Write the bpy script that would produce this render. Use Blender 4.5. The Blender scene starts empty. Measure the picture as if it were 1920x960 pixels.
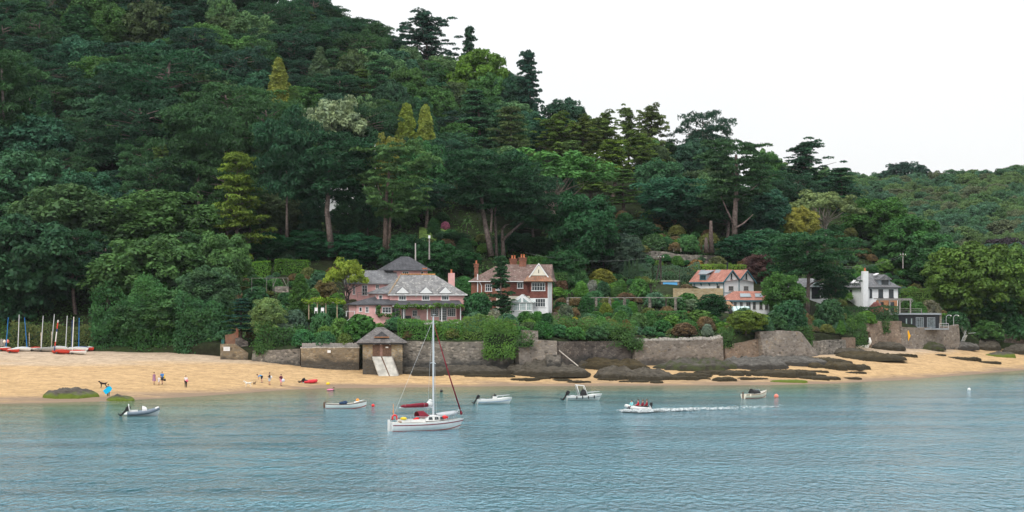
import bpy, bmesh, math, random
import numpy as np
from mathutils import Vector, Matrix, Euler
random.seed(7); rng = np.random.default_rng(11)
SC = bpy.context.scene; COL = SC.collection
R = math.radians; PI = math.pi

# ------------------------------------------------------------------ camera, sky, sun, exposure
CAM_H = 13.5; FOC = 3840.0; HOR = 551.0          # metres above the water, focal length and horizon in photo pixels
cam = bpy.data.cameras.new('camera'); cam.sensor_width = 36; cam.lens = 72
cam.shift_y = (HOR - 480) / 1920; cam.clip_start = 1; cam.clip_end = 9000
co = bpy.data.objects.new('camera', cam); COL.objects.link(co)
co.location = (0, 0, CAM_H); co.rotation_euler = (R(90), 0, 0); SC.camera = co
SC.view_settings.view_transform = 'Standard'; SC.view_settings.look = 'None'
SC.cycles.use_denoising = True
SC.view_settings.exposure = 0.0; SC.view_settings.gamma = 1
SUN_EL, SUN_AZ = R(44), R(205)                    # overcast: a wide soft sun behind the viewer's left shoulder
W = bpy.data.worlds.new('World'); SC.world = W; W.use_nodes = True
nt = W.node_tree; nt.nodes.clear()
N = nt.nodes.new; LK = nt.links.new
sky = N('ShaderNodeTexSky'); sky.sky_type = 'NISHITA'; sky.sun_disc = False
sky.sun_elevation = SUN_EL; sky.sun_rotation = SUN_AZ; sky.air_density = 1.5; sky.dust_density = 3
tc = N('ShaderNodeTexCoord'); nz = N('ShaderNodeTexNoise'); nz.inputs['Scale'].default_value = 2.2; nz.inputs['Detail'].default_value = 4
cr = N('ShaderNodeValToRGB'); cr.color_ramp.elements[0].color = (9.75, 9.95, 10.1, 1); cr.color_ramp.elements[1].color = (10.6, 10.65, 10.7, 1)
cr.color_ramp.elements[0].position = .3; cr.color_ramp.elements[1].position = .62
mx = N('ShaderNodeMix'); mx.data_type = 'RGBA'; mx.inputs[0].default_value = .9
bg = N('ShaderNodeBackground'); bg.inputs[1].default_value = .1; ow = N('ShaderNodeOutputWorld')
LK(tc.outputs['Generated'], nz.inputs['Vector']); LK(nz.outputs['Fac'], cr.inputs[0]); LK(sky.outputs[0], mx.inputs[6])
sep = N('ShaderNodeSeparateXYZ'); LK(tc.outputs['Generated'], sep.inputs[0])      # overcast sky: brighter towards the zenith
ma = N('ShaderNodeMath'); ma.operation = 'MULTIPLY_ADD'; ma.use_clamp = False; ma.inputs[1].default_value = .85; ma.inputs[2].default_value = 1.0
mm = N('ShaderNodeMath'); mm.operation = 'MAXIMUM'; mm.inputs[1].default_value = 0; LK(sep.outputs[2], mm.inputs[0]); LK(mm.outputs[0], ma.inputs[0])
vs = N('ShaderNodeVectorMath'); vs.operation = 'SCALE'; LK(cr.outputs[0], vs.inputs[0]); LK(ma.outputs[0], vs.inputs['Scale']); LK(vs.outputs[0], mx.inputs[7])
LK(mx.outputs[2], bg.inputs[0]); LK(bg.outputs[0], ow.inputs[0])
sl = bpy.data.lights.new('sun', 'SUN'); sl.energy = 1.5; sl.angle = R(14); sl.color = (1, .96, .9)
so = bpy.data.objects.new('sun', sl); COL.objects.link(so)
sd = Vector((math.sin(SUN_AZ) * math.cos(SUN_EL), math.cos(SUN_AZ) * math.cos(SUN_EL), math.sin(SUN_EL)))
so.rotation_euler = sd.to_track_quat('Z', 'Y').to_euler(); so.location = (0, 0, 300)

# ------------------------------------------------------------------ helpers
def P(px, py, Y):                                  # world point seen at photo pixel px, py at distance Y
    return Vector(((px - 960) * Y / FOC, Y, CAM_H - (py - HOR) * Y / FOC))
def X(px, Y): return (px - 960) * Y / FOC
def tag(o, label=None, cat=None, group=None, kind=None):
    if label: o['label'] = label
    if cat: o['category'] = cat
    if group: o['group'] = group
    if kind: o['kind'] = kind
    return o
def empty(name, loc=(0, 0, 0), rz=0, label=None, cat=None, group=None):
    o = bpy.data.objects.new(name, None); COL.objects.link(o); o.location = loc; o.rotation_euler = (0, 0, rz)
    o.empty_display_size = .2
    return tag(o, label, cat, group)
def link(name, me, parent=None):
    o = bpy.data.objects.new(name, me); COL.objects.link(o)
    if parent: o.parent = parent
    return o
def copy_tree(o, parent=None):
    c = o.copy(); COL.objects.link(c); c.parent = parent
    for ch in list(o.children): copy_tree(ch, c)
    return c

MATS = {}
def mat(name, col=(.5, .5, .5), rough=.6, var=0.0, scale=3.0, bump=0.0, metal=0.0, spec=.3, col2=None, objcol=False, detail=5):
    """principled material with noise mottling between col and col2 (or +-var) in metres"""
    if name in MATS: return MATS[name]
    m = bpy.data.materials.new(name); m.use_nodes = True; t = m.node_tree; b = t.nodes['Principled BSDF']
    b.inputs['Roughness'].default_value = rough; b.inputs['Metallic'].default_value = metal
    b.inputs['Specular IOR Level'].default_value = spec
    g = t.nodes.new('ShaderNodeTexCoord'); n = t.nodes.new('ShaderNodeTexNoise'); n.inputs['Scale'].default_value = scale; n.inputs['Detail'].default_value = detail
    t.links.new(g.outputs['Object'], n.inputs['Vector'])
    r = t.nodes.new('ShaderNodeValToRGB'); r.color_ramp.elements[0].position = .35; r.color_ramp.elements[1].position = .68
    a = col2 or tuple(c * (1 - var) for c in col); c2 = col if col2 else tuple(min(1, c * (1 + var)) for c in col)
    r.color_ramp.elements[0].color = (*a, 1); r.color_ramp.elements[1].color = (*c2, 1)
    t.links.new(n.outputs['Fac'], r.inputs[0]); out = r.outputs[0]
    if objcol:
        oi = t.nodes.new('ShaderNodeObjectInfo'); mm = t.nodes.new('ShaderNodeMix'); mm.data_type = 'RGBA'; mm.blend_type = 'MULTIPLY'; mm.inputs[0].default_value = 1
        t.links.new(out, mm.inputs[6]); t.links.new(oi.outputs['Color'], mm.inputs[7]); out = mm.outputs[2]
    t.links.new(out, b.inputs['Base Color'])
    if bump:
        bp = t.nodes.new('ShaderNodeBump'); bp.inputs['Strength'].default_value = bump; bp.inputs['Distance'].default_value = .1
        t.links.new(n.outputs['Fac'], bp.inputs['Height']); t.links.new(bp.outputs[0], b.inputs['Normal'])
    MATS[name] = m
    return m

class MB:
    """collects faces; build() links them as ONE mesh object"""
    def __init__(s): s.v = []; s.f = []; s.m = []
    def add(s, vs, fs, mi=0):
        o = len(s.v); s.v += [tuple(v) for v in vs]; s.f += [tuple(i + o for i in f) for f in fs]; s.m += [mi] * len(fs); return s
    def box(s, c, d, rot=None, mi=0, taper=1.0):
        x, y, z = d[0] / 2, d[1] / 2, d[2] / 2
        vs = [Vector((sx * x * (taper if sz > 0 else 1), sy * y * (taper if sz > 0 else 1), sz * z)) for sz in (-1, 1) for sx, sy in ((-1, -1), (1, -1), (1, 1), (-1, 1))]
        if rot is not None:
            m = Euler(rot).to_matrix(); vs = [m @ v for v in vs]
        c = Vector(c)
        return s.add([v + c for v in vs], [(3, 2, 1, 0), (4, 5, 6, 7), (0, 1, 5, 4), (1, 2, 6, 5), (2, 3, 7, 6), (3, 0, 4, 7)], mi)
    def bb(s, x0, x1, y0, y1, z0, z1, mi=0): return s.box(((x0 + x1) / 2, (y0 + y1) / 2, (z0 + z1) / 2), (x1 - x0, y1 - y0, z1 - z0), mi=mi)
    def prism(s, poly, d, mi=0):
        """poly: 3-d points (planar), d: extrusion vector"""
        n = len(poly); d = Vector(d); a = [Vector(p) for p in poly]; b = [p + d for p in a]
        nrm = Vector((0, 0, 0))
        for i in range(n): nrm += a[i].cross(a[(i + 1) % n])
        flip = nrm.dot(d) > 0
        bot = tuple(range(n)); top = tuple(range(n, 2 * n)); side = [(i, (i + 1) % n, n + (i + 1) % n, n + i) for i in range(n)]
        fs = [bot[::-1], top] + side if flip else [bot, top[::-1]] + [q[::-1] for q in side]
        return s.add(a + b, fs, mi)
    def tube(s, pts, rad, n=6, cap=True, mi=0):
        pts = [Vector(p) for p in pts]; k = len(pts); rad = rad if isinstance(rad, (list, tuple)) else [rad] * k
        vs = []; up = None
        for i, p in enumerate(pts):
            t = (pts[min(i + 1, k - 1)] - pts[max(i - 1, 0)])
            t = t.normalized() if t.length > 1e-9 else Vector((0, 0, 1))
            if up is None: up = Vector((1, 0, 0)) if abs(t.x) < .8 else Vector((0, 1, 0))
            a = (up - t * up.dot(t)).normalized(); up = a; b = t.cross(a)
            vs += [p + (a * math.cos(2 * PI * j / n) + b * math.sin(2 * PI * j / n)) * rad[i] for j in range(n)]
        fs = [(i * n + j, i * n + (j + 1) % n, (i + 1) * n + (j + 1) % n, (i + 1) * n + j) for i in range(k - 1) for j in range(n)]
        if cap: fs += [tuple(range(n))[::-1], tuple(range((k - 1) * n, k * n))]
        return s.add(vs, fs, mi)
    def ball(s, c, r, nu=10, nv=6, mi=0, rot=None, z0=-1.0):
        r = (r, r, r) if not isinstance(r, (tuple, list)) else r; c = Vector(c); vs = []
        m = Euler(rot).to_matrix() if rot else None
        for i in range(nv + 1):
            a = -PI / 2 + PI * i / nv
            for j in range(nu):
                q = Vector((math.cos(a) * math.cos(2 * PI * j / nu) * r[0], math.cos(a) * math.sin(2 * PI * j / nu) * r[1], max(z0, math.sin(a)) * r[2]))
                vs.append((m @ q if m else q) + c)
        fs = [(i * nu + j, i * nu + (j + 1) % nu, (i + 1) * nu + (j + 1) % nu, (i + 1) * nu + j) for i in range(nv) for j in range(nu)]
        return s.add(vs, fs, mi)
    def loft(s, rings, closed=False, caps=False, mi=0):
        n = len(rings[0]); k = len(rings); vs = [p for r in rings for p in r]; m = n if closed else n - 1
        fs = [(i * n + j, i * n + (j + 1) % n, (i + 1) * n + (j + 1) % n, (i + 1) * n + j) for i in range(k - 1) for j in range(m)]
        if caps: fs += [tuple(range(n))[::-1], tuple(range((k - 1) * n, k * n))]
        return s.add(vs, fs, mi)
    def build(s, name, mats, parent=None, smooth=False):
        me = bpy.data.meshes.new(name); me.from_pydata(s.v, [], s.f)
        for m in (mats if isinstance(mats, (list, tuple)) else [mats]): me.materials.append(m)
        me.polygons.foreach_set('material_index', s.m)
        if smooth: me.polygons.foreach_set('use_smooth', [True] * len(s.f))
        me.validate(); me.update(); return link(name, me, parent)

def npmesh(name, v, f, mats, attrs=None, smooth=False, midx=None):
    """v (n,3), f (k,4) or (k,3) -> mesh; attrs: point float attributes"""
    me = bpy.data.meshes.new(name); v = np.asarray(v, np.float32); f = np.asarray(f, np.int32); k, c = f.shape
    me.vertices.add(len(v)); me.vertices.foreach_set('co', v.ravel())
    me.loops.add(k * c); me.loops.foreach_set('vertex_index', f.ravel())
    me.polygons.add(k); me.polygons.foreach_set('loop_start', np.arange(0, k * c, c, dtype=np.int32))
    if midx is not None: me.polygons.foreach_set('material_index', np.asarray(midx, np.int32))
    if smooth: me.polygons.foreach_set('use_smooth', np.ones(k, bool))
    for m in (mats if isinstance(mats, (list, tuple)) else [mats]): me.materials.append(m)
    for n, a in (attrs or {}).items():
        at = me.attributes.new(n, 'FLOAT', 'POINT'); at.data.foreach_set('value', np.asarray(a, np.float32))
    me.update(calc_edges=True); return me

def _h(i, j, k): 
    n = (i * 374761393 + j * 668265263 + k * 2147483647 + 1274126177) & 0xffffffff
    n = ((n ^ (n >> 13)) * 1274126177) & 0xffffffff
    return ((n ^ (n >> 16)) & 0xffff) / 65535.0
def vnoise(x, y, z=0.0):
    x, y, z = np.broadcast_arrays(np.asarray(x, float), np.asarray(y, float), np.asarray(z, float))
    i, j, k = np.floor(x).astype(np.int64), np.floor(y).astype(np.int64), np.floor(z).astype(np.int64)
    fx, fy, fz = x - i, y - j, z - k; fx = fx * fx * (3 - 2 * fx); fy = fy * fy * (3 - 2 * fy); fz = fz * fz * (3 - 2 * fz)
    L = lambda a, b, t: a + (b - a) * t
    return L(L(L(_h(i, j, k), _h(i + 1, j, k), fx), L(_h(i, j + 1, k), _h(i + 1, j + 1, k), fx), fy),
             L(L(_h(i, j, k + 1), _h(i + 1, j, k + 1), fx), L(_h(i, j + 1, k + 1), _h(i + 1, j + 1, k + 1), fx), fy), fz) * 2 - 1
def fbm(x, y, z=0.0, o=4):
    r = 0; a = .5
    for q in range(o):
        r = r + a * vnoise(np.asarray(x) * 2 ** q, np.asarray(y) * 2 ** q, np.asarray(z) * 2 ** q + 7.3 * q); a /= 2
    return r

# ------------------------------------------------------------------ lie of the land
# transects: photo column, shore distance, foot of wall distance, sand height there, then (distance beyond the foot, height)
SHORE_PX = [-900, -400, 0, 180, 250, 400, 520, 600, 800, 960, 1200, 1440, 1560, 1700, 1800, 1920, 2300, 2900]
SHORE_PY = [775, 765, 757, 753, 750, 741, 732, 728, 726, 724, 723, 722, 719, 712, 704, 694, 675, 660]
SHORE_Y = [CAM_H * FOC / (p - HOR) for p in SHORE_PY]
ST = [
 (-900, 345, 4.4, [(0, 5), (10, 9), (60, 36), (100, 60), (180, 105), (260, 128), (560, 130), (2200, 120)]),
 (0,    338, 4.3, [(0, 4.6), (8, 7), (27, 13), (62, 30), (102, 52), (180, 96), (260, 122), (560, 130), (2200, 120)]),
 (300,  332, 4.0, [(0, 4.3), (8, 7), (28, 12.5), (68, 30), (108, 50), (185, 90), (245, 110), (560, 112), (2200, 110)]),
 (405,  326, 3.6, [(0, 5.6), (8, 7), (28, 12), (62, 25), (106, 46), (190, 86), (240, 104), (560, 105), (2200, 100)]),
 (470,  321, 3.1, [(0, 4.7), (12, 7.5), (33, 12), (64, 21), (110, 42), (198, 84), (240, 96), (560, 95), (2200, 90)]),
 (570,  316, 2.4, [(0, 5.2), (18, 8.6), (38, 12), (70, 22), (114, 43), (202, 80), (244, 88), (560, 85), (2200, 80)]),
 (640,  314.5, 2.0, [(0, 5.6), (20, 8.8), (40, 12), (70, 22.5), (115, 42), (205, 75), (245, 80), (560, 70), (2200, 65)]),
 (760,  314, 1.75, [(0, 6.2), (19, 8.8), (44, 12), (70, 21.5), (116, 40), (196, 68), (246, 70), (560, 60), (2200, 60)]),
 (900,  315, 1.6, [(0, 6.2), (25, 9.6), (45, 13), (74, 23), (115, 37), (175, 56), (225, 57), (560, 50), (2200, 50)]),
 (1000, 318, 1.6, [(0, 6.2), (26, 10.2), (44, 13), (76, 23), (112, 35), (162, 48.5), (212, 48), (560, 45), (2200, 50)]),
 (1110, 328, 1.9, [(0, 6.0), (20, 9.3), (40, 13), (66, 21), (102, 33), (147, 45.5), (200, 45), (560, 45), (2200, 50)]),
 (1250, 333, 2.3, [(0, 6.0), (19, 9.3), (36, 14.2), (57, 16.5), (62, 21.6), (97, 29), (137, 40), (187, 40), (560, 45), (2200, 55)]),
 (1350, 337, 2.6, [(0, 6.2), (20, 9.3), (37, 13), (57, 18), (62, 21), (95, 28), (131, 36), (185, 34), (560, 50), (2200, 60)]),
 (1450, 345, 3.0, [(0, 7.0), (15, 8.8), (33, 12), (52, 18), (88, 28), (122, 34), (175, 30), (560, 56), (700, 60), (2200, 65)]),
 (1590, 358, 3.3, [(0, 6.1), (14, 7.8), (34, 11.2), (50, 15), (75, 25), (102, 32), (165, 24), (300, 22), (545, 57), (660, 61), (2200, 65)]),
 (1640, 374, 3.9, [(0, 8.2), (16, 10.8), (32, 12.5), (55, 20), (78, 28), (150, 18), (290, 22), (535, 57), (650, 61), (2200, 65)]),
 (1740, 384, 3.4, [(0, 7.1), (10, 8.6), (25, 10), (50, 15), (70, 19), (140, 13), (270, 23), (520, 58), (640, 62), (2200, 65)]),
 (1850, 400, 2.7, [(0, 3.6), (4, 5.5), (18, 7.5), (40, 10), (120, 12), (250, 25), (500, 58.5), (640, 62), (2200, 65)]),
 (1920, 406, 2.5, [(0, 3.4), (4, 5.3), (18, 7.5), (44, 10), (115, 12), (245, 26), (495, 59.5), (640, 63), (2200, 65)]),
 (2900, 470, 2.4, [(0, 3.4), (5, 6), (30, 9), (100, 14), (200, 30), (450, 62), (640, 66), (2200, 68)]),
]
_SP = np.array([s[0] for s in ST], float); _D = np.concatenate([np.arange(0, 300, 1.0), np.arange(300, 2201, 20.0)])
_PR = np.array([np.interp(_D, [q[0] for q in s[3]], [q[1] for q in s[3]]) for s in ST])
def shoreY(px): return np.interp(px, SHORE_PX, SHORE_Y)
def backY(px): return np.interp(px, _SP, [s[1] for s in ST])
def backZ(px): return np.interp(px, _SP, [s[2] for s in ST])
def ground(px, Y):
    """ground height at transect px (photo column) and distance Y"""
    px, Y = np.broadcast_arrays(np.asarray(px, float), np.asarray(Y, float))
    s, b, zb = shoreY(px), backY(px), backZ(px)
    beach = np.where(Y < s, np.maximum(-7, (Y - s) * .06), zb * np.clip((Y - s) / (b - s), 0, 1))
    d = np.clip(Y - b, 0, 2199)
    k = np.clip(np.searchsorted(_SP, px) - 1, 0, len(_SP) - 2); t = np.clip((px - _SP[k]) / (_SP[k + 1] - _SP[k]), 0, 1)
    di = np.where(d < 300, d, 300 + (d - 300) / 20); i0 = np.clip(np.floor(di).astype(int), 0, len(_D) - 2); ft = di - i0
    g = lambda kk: _PR[kk, i0] * (1 - ft) + _PR[kk, i0 + 1] * ft
    hill = g(k) * (1 - t) + g(k + 1) * t
    return np.where(Y > b, hill, beach)
def G(px, Y): return float(ground(px, Y))
def onG(px, Y, dz=0): return Vector((X(px, Y), Y, G(px, Y) + dz))
def beachY(px, py):
    """distance at which the sand is seen at photo pixel px, py"""
    ys = np.linspace(float(shoreY(px)) - 5, float(backY(px)), 600); z = ground(px, ys); q = HOR + (CAM_H - z) * FOC / ys
    return float(ys[int(np.argmin(np.abs(q - py)))])
def onB(px, py, dz=0):
    Y = beachY(px, py); return onG(px, Y, dz)
# ------------------------------------------------------------------ setting: sand, hillside, sea
def nodes(name):
    m = bpy.data.materials.new(name); m.use_nodes = True; t = m.node_tree
    return m, t, t.nodes['Principled BSDF']
def nd(t, typ, **kw):
    n = t.nodes.new(typ)
    for k, v in kw.items():
        if k.startswith('i_'): n.inputs[k[2:].replace('_', ' ')].default_value = v
        else: setattr(n, k, v)
    return n
def ramp(t, src, stops):
    r = nd(t, 'ShaderNodeValToRGB'); e = r.color_ramp.elements
    while len(e) < len(stops): e.new(.5)
    for q, (p, c) in zip(e, stops): q.position = p; q.color = (*c, 1) if len(c) == 3 else c
    t.links.new(src, r.inputs[0]); return r.outputs[0]
def mixc(t, fac, a, b, blend='MIX'):
    m = nd(t, 'ShaderNodeMix', data_type='RGBA', blend_type=blend)
    for i, s in ((0, fac), (6, a), (7, b)):
        if hasattr(s, 'links'): t.links.new(s, m.inputs[i])
        else: m.inputs[i].default_value = s if i == 0 else (*s, 1)
    return m.outputs[2]
def mathn(t, op, a, b=0.0, clamp=False):
    m = nd(t, 'ShaderNodeMath', operation=op, use_clamp=clamp)
    for i, s in ((0, a), (1, b)):
        if hasattr(s, 'links'): t.links.new(s, m.inputs[i])
        else: m.inputs[i].default_value = s
    return m.outputs[0]
def noise(t, vec, scale, detail=4, rough=.5):
    n = nd(t, 'ShaderNodeTexNoise'); n.inputs['Scale'].default_value = scale; n.inputs['Detail'].default_value = detail; n.inputs['Roughness'].default_value = rough
    t.links.new(vec, n.inputs['Vector']); return n.outputs['Fac']
def mapping(t, src, sc, loc=(0, 0, 0), rot=(0, 0, 0)):
    m = nd(t, 'ShaderNodeMapping'); m.inputs['Scale'].default_value = sc; m.inputs['Location'].default_value = loc; m.inputs['Rotation'].default_value = rot
    t.links.new(src, m.inputs['Vector']); return m.outputs[0]
def bumpn(t, h, strength, dist=.1, nrm=None):
    b = nd(t, 'ShaderNodeBump'); b.inputs['Strength'].default_value = strength; b.inputs['Distance'].default_value = dist
    t.links.new(h, b.inputs['Height'])
    if nrm is not None: t.links.new(nrm, b.inputs['Normal'])
    return b.outputs[0]

def sand_material():
    m, t, b = nodes('sand'); g = nd(t, 'ShaderNodeNewGeometry'); pos = g.outputs['Position']
    sx = nd(t, 'ShaderNodeSeparateXYZ'); t.links.new(pos, sx.inputs[0])
    n1 = noise(t, mapping(t, pos, (.05, .16, .2)), 1.0, 5, .6); n2 = noise(t, mapping(t, pos, (.6, .7, 1)), 1.0, 6, .7); n3 = noise(t, mapping(t, pos, (2.2, 4.5, 1)), 1.0, 3)
    zz = mathn(t, 'ADD', sx.outputs[2], mathn(t, 'MULTIPLY', mathn(t, 'SUBTRACT', n1, .5), 1.6))
    base = ramp(t, mathn(t, 'DIVIDE', zz, 5.0, True), [(0.0, (.24, .19, .145)), (.05, (.38, .27, .17)), (.12, (.54, .37, .195)), (.5, (.56, .385, .21)), (.62, (.54, .42, .3)), (.85, (.54, .435, .34))])
    c = mixc(t, ramp(t, n2, [(.35, (0, 0, 0)), (.66, (1, 1, 1))]), (.7, .68, .65), (1.13, 1.11, 1.08)); c = mixc(t, 1.0, base, c, 'MULTIPLY')
    foot = ramp(t, n3, [(.3, (.58, .56, .54)), (.47, (1, 1, 1))]); c = mixc(t, .9, c, foot, 'MULTIPLY')
    wet = ramp(t, mathn(t, 'ADD', sx.outputs[2], mathn(t, 'MULTIPLY', mathn(t, 'SUBTRACT', n1, .5), .9)), [(.1, (1, 1, 1)), (.28, (0, 0, 0))])
    c = mixc(t, wet, c, (.25, .18, .125))
    t.links.new(c, b.inputs['Base Color']); b.inputs['Roughness'].default_value = .9; b.inputs['Specular IOR Level'].default_value = .15
    t.links.new(bumpn(t, mathn(t, 'ADD', n2, mathn(t, 'MULTIPLY', n3, .5)), .7, .25), b.inputs['Normal'])
    return m
def soil_material():
    m, t, b = nodes('hillside_soil'); g = nd(t, 'ShaderNodeNewGeometry'); pos = g.outputs['Position']
    n1 = noise(t, pos, .12, 5, .6); n2 = noise(t, pos, 1.4, 5, .6)
    c = ramp(t, n1, [(.3, (.02, .018, .012)), (.5, (.025, .035, .015)), (.7, (.035, .055, .02))])
    c = mixc(t, 1.0, c, ramp(t, n2, [(.3, (.6, .6, .6)), (.7, (1.3, 1.3, 1.2))]), 'MULTIPLY')
    t.links.new(c, b.inputs['Base Color']); b.inputs['Roughness'].default_value = .95; b.inputs['Specular IOR Level'].default_value = .1
    t.links.new(bumpn(t, n2, .8, .3), b.inputs['Normal']); return m
def water_material():
    m, t, b = nodes('sea_water'); g = nd(t, 'ShaderNodeNewGeometry'); pos = g.outputs['Position']
    at = nd(t, 'ShaderNodeAttribute', attribute_name='depth')
    big = noise(t, mapping(t, pos, (.012, .05, 1)), 1.0, 4, .55)
    dd = mathn(t, 'ADD', at.outputs['Fac'], mathn(t, 'MULTIPLY', mathn(t, 'SUBTRACT', big, .5), 2.2))
    body = ramp(t, mathn(t, 'DIVIDE', dd, 6.0, True), [(0.0, (.19, .2, .12)), (.08, (.12, .19, .125)), (.3, (.07, .2, .205)), (.7, (.068, .215, .285))])
    patch = noise(t, mapping(t, pos, (.02, .11, 1), (31, 7, 0)), 1.0, 5, .6)
    body = mixc(t, 1.0, body, ramp(t, patch, [(.36, (.62, .68, .7)), (.62, (1.15, 1.13, 1.12))]), 'MULTIPLY')
    t.links.new(body, b.inputs['Base Color']); b.inputs['IOR'].default_value = 1.33; b.inputs['Specular IOR Level'].default_value = .5
    # wind ripples: rougher and calmer lanes
    w1 = noise(t, mapping(t, pos, (1.7, .62, 1), rot=(0, 0, R(10))), 1.0, 3, .55)
    w2 = noise(t, mapping(t, pos, (3.6, 1.3, 1), rot=(0, 0, R(-14))), 1.0, 3, .6)
    w3 = noise(t, mapping(t, pos, (.6, .22, 1), rot=(0, 0, R(8))), 1.0, 2, .5)
    h = mathn(t, 'ADD', mathn(t, 'ADD', mathn(t, 'MULTIPLY', mathn(t, 'POWER', w1, 2.0), .85), mathn(t, 'MULTIPLY', w2, .13)), mathn(t, 'MULTIPLY', w3, .3))
    lane = ramp(t, patch, [(.36, (.75, .75, .75)), (.62, (1, 1, 1))])
    bn = nd(t, 'ShaderNodeBump'); bn.inputs['Distance'].default_value = .62; t.links.new(h, bn.inputs['Height']); t.links.new(lane, bn.inputs['Strength'])
    t.links.new(bn.outputs[0], b.inputs['Normal']); b.inputs['Roughness'].default_value = .1
    return m

def grid_faces(nr, nc):
    i, j = np.meshgrid(np.arange(nr - 1), np.arange(nc - 1), indexing='ij'); a = (i * nc + j).ravel()
    return np.stack([a, a + 1, a + nc + 1, a + nc], 1)

pxs = np.concatenate([np.arange(-900, -100, 50), np.arange(-100, 2020, 6), np.arange(2020, 2901, 40)]).astype(float)
tt = np.concatenate([np.linspace(-60, -2, 8), np.linspace(-1.5, 1.5, 7)])
rows = []
for d in tt: rows.append(shoreY(pxs) + d)
for q in np.linspace(.04, 1.0, 60)[:-1]: rows.append(shoreY(pxs) + 1.5 + q * (backY(pxs) - shoreY(pxs) - 1.5))
rows.append(backY(pxs) - .02); rows.append(backY(pxs) + 1.2)
YY = np.array(rows); PX = np.broadcast_to(pxs, YY.shape); XX = (PX - 960) * YY / FOC
ZZ = ground(PX, np.minimum(YY, backY(PX) - .01)); away = np.clip((YY - shoreY(PX)) / 6, 0, 1)
ZZ = ZZ + away * (.16 * fbm(XX * .15, YY * .3) + .07 * fbm(XX * .9, YY * 1.4, 3, 3)) + (1 - away) * .05 * fbm(XX * .12, YY * .1, 9)
beach = link('beach', npmesh('beach', np.stack([XX, YY, ZZ], -1).reshape(-1, 3), grid_faces(*YY.shape), sand_material(), smooth=True))
tag(beach, 'pale orange sand sloping down to the sea', kind='structure')

ds = np.concatenate([[.25, .45, 1.0, 2, 3], np.arange(5, 60, 2.5), np.arange(60, 300, 6), np.arange(300, 700, 25), np.arange(700, 2300, 200)]).astype(float)
YY = backY(pxs)[None, :] + ds[:, None]; PX = np.broadcast_to(pxs, YY.shape); XX = (PX - 960) * YY / FOC
ZZ = ground(PX, YY) + np.clip((ds[:, None] - 4) / 10, 0, 1) * (1.1 * fbm(XX * .06, YY * .06, 2) + .3 * fbm(XX * .5, YY * .5, 5, 3))
ZZ[0] = backZ(pxs) - .4
ZZ[1] = np.minimum(ZZ[1], ZZ[2]) - .15
hill = link('hillside', npmesh('hillside', np.stack([XX, YY, ZZ], -1).reshape(-1, 3), grid_faces(*YY.shape), soil_material(), smooth=True))
tag(hill, 'wooded hillside and garden ground rising behind the beach', kind='structure')

# sea: fine swell where it is seen, wide flat skirt around it
wy = np.concatenate([[-600, 0, 60], np.arange(100, 250, .75), np.arange(250, 420, 1.5), [500, 700, 3000]])
wx = np.concatenate([[-3000, -600, -200], np.arange(-110, 110, 1.0), [200, 600, 3000]])
YY, XX = np.meshgrid(wy, wx, indexing='ij')
sw = .06 * fbm(XX * .3, YY * .3, 1, 3)
mid = ((YY > 99) & (YY < 421) & (np.abs(XX) < 111))
pxw = 960 + XX * FOC / np.maximum(YY, 60); dep = np.clip(-ground(pxw, np.maximum(YY, 60)), 0, 7); dep = np.where(YY > 60, dep, 7)
ZZ = np.where(mid, sw * np.clip(dep / 1.0, .15, 1), 0)
sea = link('water', npmesh('water', np.stack([XX, YY, ZZ], -1).reshape(-1, 3), grid_faces(*YY.shape), water_material(), {'depth': dep.ravel()}, smooth=True))
tag(sea, 'rippled teal sea water in the cove', kind='structure')
# ------------------------------------------------------------------ foliage
def leaf_material():
    m = bpy.data.materials.new('foliage'); m.use_nodes = True; t = m.node_tree; t.nodes.clear()
    oi = nd(t, 'ShaderNodeObjectInfo'); at = nd(t, 'ShaderNodeAttribute', attribute_name='tint'); g = nd(t, 'ShaderNodeNewGeometry')
    n = noise(t, g.outputs['Position'], .55, 2)
    hue = mixc(t, 1.0, oi.outputs['Color'], ramp(t, n, [(.3, (.88, .98, 1.04)), (.7, (1.24, 1.25, 1.0))]), 'MULTIPLY')
    vv = nd(t, 'ShaderNodeCombineColor'); [t.links.new(at.outputs['Fac'], vv.inputs[i]) for i in range(3)]
    c = mixc(t, 1.0, hue, vv.outputs[0], 'MULTIPLY')
    d = nd(t, 'ShaderNodeBsdfDiffuse'); tr = nd(t, 'ShaderNodeBsdfTranslucent'); gl = nd(t, 'ShaderNodeBsdfGlossy'); gl.inputs['Roughness'].default_value = .55
    gl.inputs['Color'].default_value = (.5, .55, .5, 1)
    t.links.new(c, d.inputs['Color']); t.links.new(c, tr.inputs['Color'])
    m1 = nd(t, 'ShaderNodeMixShader'); m1.inputs[0].default_value = .27; t.links.new(d.outputs[0], m1.inputs[1]); t.links.new(tr.outputs[0], m1.inputs[2])
    m2 = nd(t, 'ShaderNodeMixShader'); m2.inputs[0].default_value = .025; t.links.new(m1.outputs[0], m2.inputs[1]); t.links.new(gl.outputs[0], m2.inputs[2])
    o = nd(t, 'ShaderNodeOutputMaterial'); t.links.new(m2.outputs[0], o.inputs[0]); return m
LEAF = leaf_material()
BARK = mat('bark', (.2, .175, .16), .9, col2=(.085, .072, .066), scale=2.5, bump=.6, spec=.1, objcol=True)

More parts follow.
